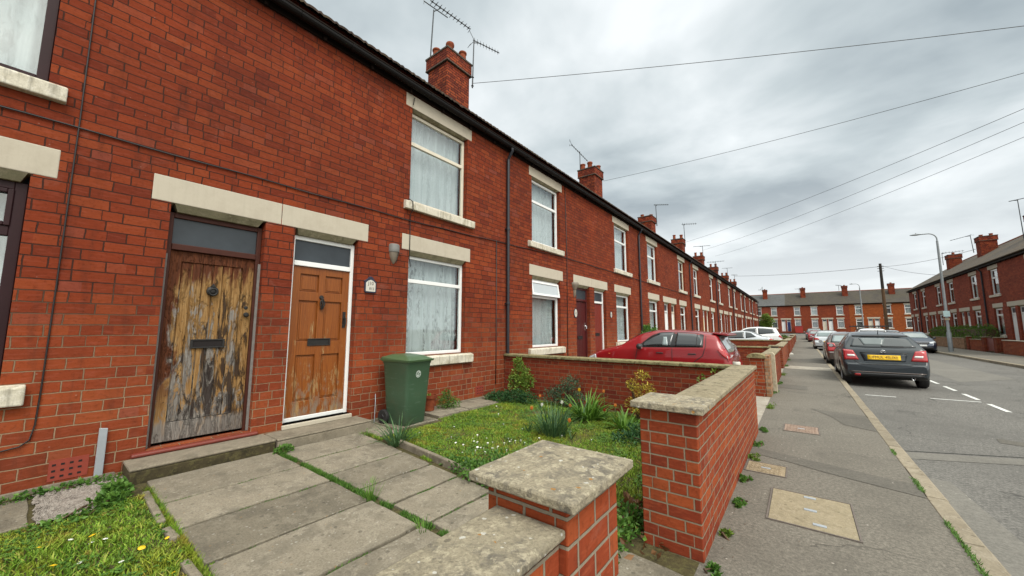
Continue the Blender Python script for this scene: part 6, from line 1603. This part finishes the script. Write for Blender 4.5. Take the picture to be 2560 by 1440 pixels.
    def mirror(c, x, z, mat=None):
        for s in (1, -1):
            y = s * (c.s['W'] / 2 - .01); mb = MB(); rings = []
            for f, k in ((0, .75), (.25, 1), (.75, .98), (1, .6)):
                rings.append([(x - .05 + .11 * f, y + s * (.085 + .075 * k * math.cos(a)), z + .062 * k * math.sin(a)) for a in [2 * math.pi * i / 12 for i in range(13)]])
            mb.grid(rings); mb.poly(rings[-1][:-1]); mb.tube([(x + .02, y - s * .05, z - .05), (x + .01, y + s * .06, z - .02)], .018, 6)
            o = mb.build('wing_mirror', M[mat or c.paint], c.t, smooth=60)
            mb = MB(); mb.poly([(x - .052, y + s * (.085 + .055 * math.cos(a)), z + .046 * math.sin(a)) for a in [2 * math.pi * i / 12 for i in range(12)]]); mb.build('mirror_glass', M['chrome'], o)
    def box(c, name, mat, *b, bevel=None, parent=None):
        mb = MB(); mb.box(*b); return mb.build(name, M[mat], parent or c.t, bevel=bevel)

# the slate hatchback with its back to the camera
HB = dict(L=4.15, W=1.74, wr=.31, arch=.36, axles=(.74, 3.3), tumble=.42, sm=.025,
  top=[(0, .60), (.05, .645), (.10, .66), (.115, .76), (.16, .99), (.26, 1.09), (.52, 1.355), (.62, 1.415), (1.1, 1.475), (1.6, 1.5), (2.1, 1.475), (2.35, 1.43), (2.95, 1.06), (3.1, 1.0), (3.7, .86), (3.98, .74), (4.1, .6), (4.15, .5)],
  belt=[(0, .58), (.1, .64), (.13, .8), (.2, 1.0), (.6, 1.02), (2.0, .95), (3.0, .9), (3.7, .78), (4.05, .6), (4.15, .48)],
  bot=[(0, .33), (.06, .27), (.3, .22), (.6, .19), (3.6, .19), (4.0, .22), (4.15, .32)],
  plan=[(0, .86), (.03, .9), (.12, .95), (.3, .985), (.7, 1), (3.2, 1), (3.75, .95), (4.0, .85), (4.1, .72), (4.15, .6)])
CW = -math.pi / 2
def dress_hatch(c, rear=True, plate=None, tail=True):
    s = c.s
    c.both('side_window', [(.72, 1.08), (1.55, 1.01)], [(.92, 1.345), (1.2, 1.4), (1.57, 1.41)], c.glass)
    c.both('side_window', [(1.66, 1.005), (2.72, .975)], [(1.68, 1.405), (2.1, 1.39), (2.3, 1.31), (2.74, 1.01)], c.glass)
    c.patch('windscreen', [(-.62, 1.055), (.62, 1.055)], [(-.5, 1.4), (.5, 1.4)], 'x', 1, c.glass)
    c.seam([(1.6, .98), (1.6, .5), (1.5, .28)]); c.seam([(2.72, .95), (2.78, .6), (2.7, .28)]); c.seam([(.78, 1.05), (.98, .75), (1.05, .6)])
    for x in (1.2, 2.05): c.both('door_handle', [(x, .86), (x + .16, .855)], [(x, .885), (x + .16, .88)], c.paint, off=.018, m=2)
    c.mirror(2.68, 1.02)
c1 = Car('parked_hatchback', 'slate blue hatchback parked with its yellow rear number plate facing the camera', HB, 'paint_slate', (1.7, 14.02, -.1), -CW, 'cars parked along the left kerb')
# rotate: local +x (front) points away from the camera, +y in the world
dress_hatch(c1)
c1.patch('rear_window', [(-.645, 1.075), (-.3, 1.055), (.3, 1.055), (.645, 1.075)], [(-.545, 1.315), (-.25, 1.345), (.25, 1.345), (.545, 1.315)], 'x', -1, 'carglass', n=20, off=.008)
c1.patch('painted_window_glare', [(-.02, 1.12), (.36, 1.12)], [(-.1, 1.31), (.44, 1.31)], 'x', -1, 'carglass_mid', n=8, off=.0125)  # glare is a lighter colour laid over the dark glass
for sg in (1, -1):
    a = c1.patch('tail_lamp', [(sg * .50, .725), (sg * .80, .715)], [(sg * .60, .975), (sg * .80, 1.0)], 'x', -1, 'tail', n=8, off=.012)
    c1.patch('reversing_lamp', [(sg * .56, .81), (sg * .725, .81)], [(sg * .585, .862), (sg * .735, .862)], 'x', -1, 'lampwhite', n=5, m=2, off=.019, parent=a)
c1.patch('tailgate_seam', [(-.6, .70), (-.5, .612), (.5, .612), (.6, .70)], [(-.592, .708), (-.495, .622), (.495, .622), (.592, .708)], 'x', -1, 'trim', n=24, m=1, off=.004)
c1.patch('plate_recess', [(-.40, .70), (.40, .70)], [(-.46, .90), (.46, .90)], 'x', -1, 'paint_slate', n=8, off=.003)
pl = c1.patch('number_plate', [(-.32, .735), (.32, .735)], [(-.32, .86), (.32, .86)], 'x', -1, 'plate_y', n=8, off=.016)
c1.patch('handle_strip', [(-.46, .905), (.46, .905)], [(-.46, .925), (.46, .925)], 'x', -1, 'trim', n=8, m=1, off=.02)
h, nn, _, _ = c1.tree.ray_cast(Vector((-3, 0, .797)), Vector((1, 0, 0)))
nrm = nn if nn.x < 0 else -nn
xax = Vector((0, -1, 0)); yax = nrm.cross(xax).normalized()
mt = Matrix(((xax.x, yax.x, nrm.x, 0), (xax.y, yax.y, nrm.y, 0), (xax.z, yax.z, nrm.z, 0), (0, 0, 0, 1)))
text_mesh('plate_lettering', 'UFMUL 4SUXE', .108, M['plate_ink'], pl, Matrix.Translation(h + nrm * .0195) @ mt, .001, .82)
c1.patch('bumper_trim', [(-.72, .40), (.72, .40)], [(-.74, .425), (.74, .425)], 'x', -1, 'paint_bronze', n=12, m=1, off=.008)
c1.patch('bumper_valance', [(-.66, .30), (.66, .30)], [(-.7, .385), (.7, .385)], 'x', -1, 'trim', n=12, m=2, off=.006)
c1.patch('fog_reflector', [(.5, .31), (.62, .31)], [(.5, .36), (.62, .36)], 'x', -1, 'tail', n=4, m=1, off=.014)
mb = MB(); mb.lathe([(.03, -.03), (.036, -.035), (.036, .12), (.028, .12), (.028, -.03)], (.04, -.5, .29), 'x', 14); mb.build('exhaust', M['chrome'], c1.t, smooth=40)
h2, n2, _, _ = c1.tree.ray_cast(Vector((-3, 0, .955)), Vector((1, 0, 0)))
mb = MB(); mb.tube([h2 + Vector((-.012, .052 * math.cos(a), .04 * math.sin(a))) for a in [2 * math.pi * i / 20 for i in range(21)]], .007, 6); mb.tube([h2 + Vector((-.014, .036 * math.cos(a), .022 * math.sin(a) - .006)) for a in [2 * math.pi * i / 16 for i in range(17)]], .005, 5); mb.tube([h2 + Vector((-.014, 0, .04)), h2 + Vector((-.014, 0, .0))], .006, 5); mb.build('badge', M['chrome'], c1.t, smooth=60)
c1.patch('wiper', [(-.42, 1.075), (0, 1.078)], [(-.42, 1.092), (.02, 1.10)], 'x', -1, 'trim', n=10, m=1, off=.022)
mb = MB(); mb.tube([(.74, 0, 1.42), (.6, 0, 1.56)], [.01, .004], 6); mb.build('roof_aerial', M['trim'], c1.t)
c1.patch('spoiler', [(-.56, 1.352), (.56, 1.352)], [(-.56, 1.378), (.56, 1.378)], 'x', -1, 'trim', n=12, m=1, off=.012)

c2 = Car('parked_hatchback', 'dusty bronze hatchback parked directly ahead of the slate blue one', HB, 'paint_bronze', (1.6, 20.7, -.1), -CW, 'cars parked along the left kerb', scale=.97)
dress_hatch(c2)
c2.patch('rear_window', [(-.645, 1.06), (.645, 1.06)], [(-.545, 1.335), (.545, 1.335)], 'x', -1, 'carglass_pale', n=14, off=.008)
c2.patch('rear_window_surround', [(-.68, 1.04), (.68, 1.04)], [(-.575, 1.36), (.575, 1.36)], 'x', -1, 'trim', n=14, off=.004)
for sg in (1, -1): c2.patch('tail_lamp', [(sg * .46, .68), (sg * .8, .66)], [(sg * .56, 1.0), (sg * .79, 1.02)], 'x', -1, 'tail', n=8, off=.012)
c2.patch('number_plate', [(-.28, .74), (.28, .74)], [(-.28, .86), (.28, .86)], 'x', -1, 'plate_y', n=8, off=.014)

# estate like and saloon like shapes for the rest
EST = dict(HB); EST.pop('_cache', None)
EST.update(L=4.4, W=1.72, axles=(.8, 3.5), top=[(0, .62), (.08, .68), (.12, .9), (.2, 1.02), (.42, 1.42), (.6, 1.47), (1.6, 1.53), (2.3, 1.48), (2.55, 1.42), (3.2, 1.06), (3.4, 1.0), (4.0, .86), (4.25, .72), (4.4, .5)],
  belt=[(0, .6), (.12, .8), (.25, 1.02), (2.2, .97), (3.3, .92), (4.0, .78), (4.3, .6), (4.4, .48)], bot=[(0, .36), (.06, .3), (.6, .22), (3.8, .2), (4.25, .24), (4.4, .34)], plan=[(0, .88), (.05, .93), (.3, .985), (.7, 1), (3.4, 1), (4.0, .94), (4.3, .8), (4.4, .6)])
def dress_est(c, glass_r='carglass'):
    c.both('side_window', [(.5, 1.12), (1.55, 1.04)], [(.62, 1.38), (1.2, 1.43), (1.57, 1.44)], c.glass)
    c.both('side_window', [(1.66, 1.03), (2.95, 1.0)], [(1.68, 1.44), (2.2, 1.42), (2.5, 1.33), (2.95, 1.04)], c.glass)
    c.patch('rear_window', [(-.66, 1.06), (.66, 1.06)], [(-.56, 1.37), (.56, 1.37)], 'x', -1, glass_r, n=14, off=.008)
    c.patch('windscreen', [(-.64, 1.07), (.64, 1.07)], [(-.52, 1.42), (.52, 1.42)], 'x', 1, c.glass)
    for sg in (1, -1):
        c.patch('tail_lamp', [(sg * .5, .8), (sg * .81, .8)], [(sg * .56, .93), (sg * .81, .96)], 'x', -1, 'tail', n=8, off=.012)
        c.patch('headlamp', [(sg * .42, .62), (sg * .72, .66)], [(sg * .46, .76), (sg * .74, .8)], 'x', 1, 'headlamp', n=8, off=.01)
    c.patch('number_plate', [(-.28, .6), (.28, .6)], [(-.28, .71), (.28, .71)], 'x', -1, 'plate_y', n=6, off=.012)
    c.seam([(1.6, 1.0), (1.6, .5), (1.5, .3)]); c.seam([(2.9, .98), (2.95, .6), (2.85, .3)])
    c.mirror(2.9, 1.05)
c3 = Car('parked_estate', 'silver car parked third along the left kerb with a bluish rear window', EST, 'paint_silver', (1.5, 35.8, -.1), -CW, 'cars parked along the left kerb', scale=.98); dress_est(c3, 'carglass_pale')
c4 = Car('parked_hatchback', 'dark red car parked fourth along the left kerb', HB, 'paint_darkred', (1.38, 55.5, -.1), -CW, 'cars parked along the left kerb', scale=1.0); dress_hatch(c4)
c4.patch('rear_window', [(-.645, 1.06), (.645, 1.06)], [(-.545, 1.335), (.545, 1.335)], 'x', -1, 'carglass_pale', n=14, off=.008)
for sg in (1, -1): c4.patch('tail_lamp', [(sg * .5, .72), (sg * .8, .7)], [(sg * .6, .98), (sg * .8, 1.0)], 'x', -1, 'tail', n=8, off=.012)
c5 = Car('parked_estate', 'dark estate parked farthest along the left kerb by the end of the street', EST, 'paint_black', (1.35, 64.5, -.06), -CW, 'cars parked along the left kerb', scale=1.12); dress_est(c5, 'carglass_pale')
c6 = Car('roof_rack_car', 'white car with a wide black roof rack standing in the road beyond the slate hatchback', EST, 'paint_white', (3.45, 31.5, -.1), -CW, None, scale=.98); dress_est(c6); c6.t.scale = (.98, .98, 1.1)
mb = MB(); mb.box(.9, 2.6, -.85, .85, 1.575, 1.615); mb.box(.85, .9, -.87, .87, 1.565, 1.635); mb.box(2.6, 2.65, -.87, .87, 1.57, 1.63)
for x in (1.0, 2.4):
    for y in (-.55, .55): mb.tube([(x, y, 1.42), (x, y, 1.58)], .02, 6)
mb.build('roof_rack', M['trim'], c6.t)
# saloon facing the camera
SAL = dict(HB); SAL.pop('_cache', None)
SAL.update(L=4.5, W=1.75, axles=(.85, 3.55), top=[(0, .62), (.06, .72), (.14, .98), (.3, 1.06), (.75, 1.12), (1.35, 1.4), (1.9, 1.47), (2.35, 1.46), (2.65, 1.4), (3.35, 1.03), (3.55, .98), (4.1, .84), (4.35, .72), (4.5, .52)],
  belt=[(0, .6), (.14, .86), (.3, 1.0), (2.2, .95), (3.4, .9), (4.1, .76), (4.4, .6), (4.5, .5)], bot=[(0, .36), (.06, .3), (.6, .2), (3.9, .18), (4.4, .2), (4.5, .3)], plan=[(0, .82), (.05, .88), (.3, .97), (.8, 1), (3.5, 1), (4.1, .95), (4.35, .85), (4.45, .75), (4.5, .66)])
def dress_sal(c):
    c.both('side_window', [(1.05, 1.08), (1.7, 1.0)], [(1.4, 1.33), (1.72, 1.385)], c.glass)
    c.both('side_window', [(1.8, .995), (3.05, .965)], [(1.82, 1.39), (2.3, 1.37), (2.6, 1.3), (3.05, .99)], c.glass)
    c.patch('rear_window', [(-.6, 1.13), (.6, 1.13)], [(-.5, 1.37), (.5, 1.37)], 'x', -1, 'carglass', n=14, off=.008)
    c.patch('windscreen', [(-.66, 1.045), (-.3, 1.03), (.3, 1.03), (.66, 1.045)], [(-.54, 1.39), (-.2, 1.415), (.2, 1.415), (.54, 1.39)], 'x', 1, 'carglass_pale', n=16, off=.008)
    for sg in (1, -1):
        c.patch('headlamp', [(sg * .46, .64), (sg * .76, .7)], [(sg * .42, .74), (sg * .76, .84)], 'x', 1, 'headlamp', n=8, off=.012)
        c.patch('tail_lamp', [(sg * .55, .8), (sg * .8, .8)], [(sg * .6, .95), (sg * .8, .98)], 'x', -1, 'tail', n=8, off=.012)
    c.patch('grille', [(-.36, .60), (.36, .60)], [(-.42, .72), (.42, .72)], 'x', 1, 'trim', n=10, off=.012)
    c.patch('lower_grille', [(-.6, .28), (.6, .28)], [(-.55, .42), (.55, .42)], 'x', 1, 'trim', n=10, off=.012)
    c.patch('number_plate', [(-.28, .46), (.28, .46)], [(-.28, .56), (.28, .56)], 'x', 1, 'plate_w', n=6, off=.02)
    hh, _, _, _ = c.tree.ray_cast(Vector((9, 0, .69)), Vector((-1, 0, 0)))
    mb = MB(); mb.tube([hh + Vector((.025, .06 * math.cos(a), .04 * math.sin(a))) for a in [2 * math.pi * i / 16 for i in range(17)]], .008, 5); mb.build('badge', M['chrome'], c.t)
    c.seam([(1.75, .98), (1.75, .5), (1.65, .3)]); c.seam([(3.0, .95), (3.05, .6), (2.95, .3)]); c.mirror(2.98, 1.02)
c7 = Car('parked_saloon', 'dark navy saloon facing the camera beside the right kerb', SAL, 'paint_navy', (6.22, 40.7, -.1), CW, 'cars parked along the right kerb', scale=.96); dress_sal(c7)
c8 = Car('parked_estate', 'silver car half hidden behind the navy saloon on the right', EST, 'paint_silver', (6.3, 49.8, -.1), CW, 'cars parked along the right kerb', scale=1.0); dress_est(c8)
# cars on the front drives, noses to the houses (-x)
COLT = dict(HB); COLT.pop('_cache', None)
COLT.update(L=3.42, W=1.62, wr=.3, arch=.37, axles=(.56, 2.76), tumble=.4, sm=.02,
  top=[(0, .62), (.03, .76), (.07, .9), (.12, 1.0), (.24, 1.2), (.3, 1.33), (.45, 1.36), (.75, 1.4), (1.3, 1.43), (1.6, 1.42), (1.85, 1.37), (2.05, 1.28), (2.3, 1.11), (2.5, 1.05), (2.9, .95), (3.15, .84), (3.3, .72), (3.42, .5)],
  belt=[(0, .6), (.06, .85), (.2, 1.08), (.6, 1.08), (1.5, 1.06), (2.3, 1.02), (2.9, .9), (3.2, .76), (3.42, .48)],
  bot=[(0, .34), (.06, .28), (.4, .2), (2.9, .2), (3.3, .22), (3.42, .32)],
  plan=[(0, .84), (.04, .9), (.15, .96), (.4, 1), (2.5, 1), (3.0, .93), (3.25, .82), (3.42, .6)])
cr_ = Car('red_hatchback', 'shiny red hatchback parked across the front drive behind the side wall', COLT, 'paint_red', (-1.02, 8.72, .035), math.pi); cr_.t.scale = (.925, 1, .99)
c = cr_
c.both('side_window', [(.57, 1.105), (.66, 1.09), (1.10, 1.085)], [(.565, 1.2), (.6, 1.3), (.72, 1.335), (1.08, 1.355)], 'carglass')
c.both('side_window', [(1.19, 1.085), (1.82, 1.07)], [(1.14, 1.355), (1.42, 1.345), (1.58, 1.29), (1.79, 1.14)], 'carglass')
c.both('window_frame', [(.54, 1.08), (1.88, 1.05)], [(.54, 1.32), (.7, 1.358), (1.1, 1.375), (1.44, 1.365), (1.62, 1.3), (1.86, 1.1)], 'trim', off=.003, n=20)
c.patch('window_divider', [(.655, 1.09), (.672, 1.09)], [(.655, 1.325), (.672, 1.325)], 'y', 1, 'trim', n=2, off=.009); c.patch('window_divider', [(.655, 1.09), (.672, 1.09)], [(.655, 1.325), (.672, 1.325)], 'y', -1, 'trim', n=2, off=.009)
c.both('seat_back', [(1.24, 1.1), (1.36, 1.1)], [(1.28, 1.27), (1.36, 1.27)], 'carglass_pale', off=.0085, n=4)
c.patch('rear_window', [(-.56, .98), (.56, .98)], [(-.5, 1.27), (.5, 1.27)], 'x', -1, 'carglass_pale', n=14, off=.01)
c.patch('windscreen', [(-.6, 1.13), (.6, 1.13)], [(-.5, 1.38), (.5, 1.38)], 'x', 1, 'carglass', n=12, off=.008)
for s_ in (1, -1):
    tl = c.patch('tail_lamp', [(.03, .84), (.1, .86), (.2, .93), (.27, 1.03)], [(.03, .88), (.06, .98), (.12, 1.05), (.27, 1.04)], 'y', s_, 'tail', off=.014, n=12)
    c.patch('reversing_lamp', [(.045, .9), (.075, .895)], [(.055, .955), (.09, .95)], 'y', s_, 'lampwhite', off=.021, n=3, m=2, parent=tl)
    c.patch('headlamp', [(2.93, .77), (3.2, .7)], [(2.96, .86), (3.2, .79)], 'y', s_, 'headlamp', off=.012, n=8)
    c.patch('indicator', [(2.56, .885), (2.6, .885)], [(2.56, .9), (2.6, .9)], 'y', s_, 'petal_orange', off=.012, n=3, m=1)
for x in (.67, 1.33): c.both('door_handle', [(x, .935), (x + .16, .935)], [(x + .01, .958), (x + .15, .958)], 'trim', off=.012, m=2)
c.seam([(.5, 1.3), (.49, 1.1), (.55, .92), (.72, .8), (.74, .5)]); c.seam([(1.15, 1.07), (1.15, .6), (1.1, .3)]); c.seam([(1.9, 1.05), (1.95, .8), (1.9, .3)])
c.mirror(1.82, 1.07, 'trim')
mb = MB(); mb.prism([(.1, 1.30), (.42, 1.35), (.42, 1.372), (.13, 1.345), (.09, 1.33)], 'y', -.55, .55); mb.build('spoiler', M['paint_red'], c.t, bevel=.008)
c.patch('spoiler_underside', [(-.52, 1.27), (.52, 1.27)], [(-.5, 1.305), (.5, 1.305)], 'x', -1, 'trim', n=10, m=1, off=.012)
cb = Car('parked_hatchback', 'pale blue car mostly hidden behind the red hatchback roof', HB, 'paint_blue', (-2.05, 17.6, .03), math.pi, 'cars on the front drives', scale=.72); dress_hatch(cb)
cb.patch('rear_window', [(-.645, 1.06), (.645, 1.06)], [(-.545, 1.335), (.545, 1.335)], 'x', -1, 'carglass', n=14, off=.008)
cs = Car('parked_saloon', 'silver saloon with a red tail lamp on a front drive beyond the red hatchback', SAL, 'paint_silver', (-1.22, 26.1, .03), math.pi, 'cars on the front drives', scale=.80); dress_sal(cs)
cs.t.scale = (.80, .84, .92)
for s_ in (1, -1): cs.patch('tail_lamp', [(.08, .86), (.3, .9)], [(.1, 1.0), (.3, .98)], 'y', s_, 'tail', off=.014, n=6)
cw = Car('parked_estate', 'white estate car on the front drive behind the silver saloon', EST, 'paint_white', (-.95, 30.4, .03), math.pi, 'cars on the front drives', scale=.9); dress_est(cw)
cw.t.scale = (.86, .9, 1.05)
for s_ in (1, -1): cw.patch('tail_lamp', [(.04, .84), (.28, .88)], [(.06, 1.0), (.28, 1.0)], 'y', s_, 'tail', off=.014, n=6)

# ------------------------------------------------------------------ sky, sun, camera
w = bpy.data.worlds.new('World'); SC.world = w; w.use_nodes = True
nt = w.node_tree; nt.nodes.clear()
def N(t, **k):
    n = nt.nodes.new(t)
    for a, b in k.items(): setattr(n, a, b)
    return n
out = N('ShaderNodeOutputWorld'); tc = N('ShaderNodeTexCoord')
SUN_EL, SUN_AZ = 52.0, 118.0   # azimuth clockwise from +y
sky = N('ShaderNodeTexSky', sky_type='NISHITA', sun_disc=False); sky.sun_elevation = R(SUN_EL); sky.sun_rotation = R(SUN_AZ); sky.air_density = 1.0; sky.dust_density = 2.0
bg1 = N('ShaderNodeBackground'); bg1.inputs[1].default_value = .06; nt.links.new(sky.outputs[0], bg1.inputs[0])
sx = N('ShaderNodeSeparateXYZ'); nt.links.new(tc.outputs['Generated'], sx.inputs[0])
def mth(op, a, b, clamp=False):
    n = N('ShaderNodeMath', operation=op, use_clamp=clamp)
    for i, v in enumerate((a, b)):
        if isinstance(v, (int, float)): n.inputs[i].default_value = v
        else: nt.links.new(v, n.inputs[i])
    return n.outputs[0]
zz = mth('MAXIMUM', sx.outputs[2], 0.0); den = mth('ADD', zz, .16)
cx = N('ShaderNodeCombineXYZ'); nt.links.new(mth('DIVIDE', sx.outputs[0], den), cx.inputs[0]); nt.links.new(mth('DIVIDE', sx.outputs[1], den), cx.inputs[1])
def nz(scale, det, ro, dist, off):
    mp = N('ShaderNodeMapping'); mp.inputs['Location'].default_value = off; nt.links.new(cx.outputs[0], mp.inputs[0])
    n = N('ShaderNodeTexNoise'); n.inputs['Scale'].default_value = scale; n.inputs['Detail'].default_value = det; n.inputs['Roughness'].default_value = ro; n.inputs['Distortion'].default_value = dist
    nt.links.new(mp.outputs[0], n.inputs[0]); return n.outputs[0]
f = mth('ADD', mth('MULTIPLY', nz(.75, 6, .5, .25, (3.2, 1.1, 0)), .75), mth('MULTIPLY', nz(2.2, 5, .5, .3, (0, 5, 2)), .25))
rp = N('ShaderNodeValToRGB'); nt.links.new(f, rp.inputs[0])
e = rp.color_ramp.elements; e[0].position = .40; e[0].color = (.215, .255, .278, 1); e[1].position = .61; e[1].color = (.62, .65, .66, 1); m_ = rp.color_ramp.elements.new(.5); m_.color = (.385, .43, .445, 1)
hz = N('ShaderNodeMapRange', clamp=True); nt.links.new(zz, hz.inputs[0]); hz.inputs[1].default_value = .0; hz.inputs[2].default_value = .34; hz.inputs[3].default_value = .8; hz.inputs[4].default_value = 0
mx = N('ShaderNodeMix', data_type='RGBA'); nt.links.new(hz.outputs[0], mx.inputs[0]); nt.links.new(rp.outputs[0], mx.inputs[6]); mx.inputs[7].default_value = (.72, .735, .735, 1)
zb = N('ShaderNodeMapRange', clamp=True); nt.links.new(zz, zb.inputs[0]); zb.inputs[1].default_value = .70; zb.inputs[2].default_value = .95; zb.inputs[3].default_value = 1.0; zb.inputs[4].default_value = 3.2  # zenith brightened above the view for more light on the scene
wm = N('ShaderNodeMix', data_type='RGBA', blend_type='MULTIPLY'); wm.inputs[0].default_value = 1; nt.links.new(mx.outputs[2], wm.inputs[6]); wr = N('ShaderNodeMix', data_type='RGBA'); wr.inputs[6].default_value = (1, 1, 1, 1); wr.inputs[7].default_value = (1.0, .93, .84, 1); nt.links.new(wr.outputs[2], wm.inputs[7])
bg2 = N('ShaderNodeBackground'); nt.links.new(wm.outputs[2], bg2.inputs[0]); 
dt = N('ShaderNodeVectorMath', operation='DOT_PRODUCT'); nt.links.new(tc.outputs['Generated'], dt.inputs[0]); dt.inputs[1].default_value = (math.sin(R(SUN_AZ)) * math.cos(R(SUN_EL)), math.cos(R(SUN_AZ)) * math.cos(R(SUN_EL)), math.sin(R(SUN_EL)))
gl = N('ShaderNodeMapRange', clamp=True, interpolation_type='SMOOTHSTEP'); nt.links.new(dt.outputs['Value'], gl.inputs[0]); gl.inputs[1].default_value = .35; gl.inputs[2].default_value = 1.0; gl.inputs[3].default_value = 0.0; gl.inputs[4].default_value = 2.2  # glow around the sun direction, added out of view to brighten the facade
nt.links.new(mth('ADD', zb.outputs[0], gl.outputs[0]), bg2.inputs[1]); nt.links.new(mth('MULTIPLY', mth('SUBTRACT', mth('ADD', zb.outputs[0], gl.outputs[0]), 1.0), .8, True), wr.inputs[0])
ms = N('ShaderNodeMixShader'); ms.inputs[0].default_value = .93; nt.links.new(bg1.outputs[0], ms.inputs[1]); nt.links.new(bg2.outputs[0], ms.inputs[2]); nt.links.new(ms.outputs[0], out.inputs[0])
sl = bpy.data.lights.new('sun', 'SUN'); sl.energy = 1.5; sl.angle = R(28); sl.color = (1, .94, .86)
so = bpy.data.objects.new('sun', sl); COL.objects.link(so)
d = Vector((math.sin(R(SUN_AZ)) * math.cos(R(SUN_EL)), math.cos(R(SUN_AZ)) * math.cos(R(SUN_EL)), math.sin(R(SUN_EL))))
so.rotation_euler = d.to_track_quat('Z', 'Y').to_euler(); so.location = (20, -10, 30)
cam = bpy.data.cameras.new('camera'); co = bpy.data.objects.new('camera', cam); COL.objects.link(co); SC.camera = co
cam.sensor_width = 36; cam.sensor_fit = 'HORIZONTAL'; cam.lens = 926.4215 / 2560 * 36; cam.clip_end = 2000; cam.clip_start = .03
yaw, pit, rol = .660187, .110693, .0010756
fw = Vector((-math.sin(yaw) * math.cos(pit), math.cos(yaw) * math.cos(pit), math.sin(pit))); rt = Vector((math.cos(yaw), math.sin(yaw), 0)); up = rt.cross(fw)
r2 = rt * math.cos(rol) + up * math.sin(rol); u2 = -rt * math.sin(rol) + up * math.cos(rol)
co.matrix_world = Matrix(((r2.x, u2.x, -fw.x, 0), (r2.y, u2.y, -fw.y, 0), (r2.z, u2.z, -fw.z, 1.45), (0, 0, 0, 1)))
vs = SC.view_settings; SC.display_settings.display_device = 'sRGB'; vs.view_transform = 'Standard'; vs.look = 'None'; vs.gamma = 1; vs.use_curve_mapping = False; vs.exposure = .75
SC.cycles.use_denoising = True
SC.cycles.max_bounces = 8; SC.cycles.transparent_max_bounces = 12
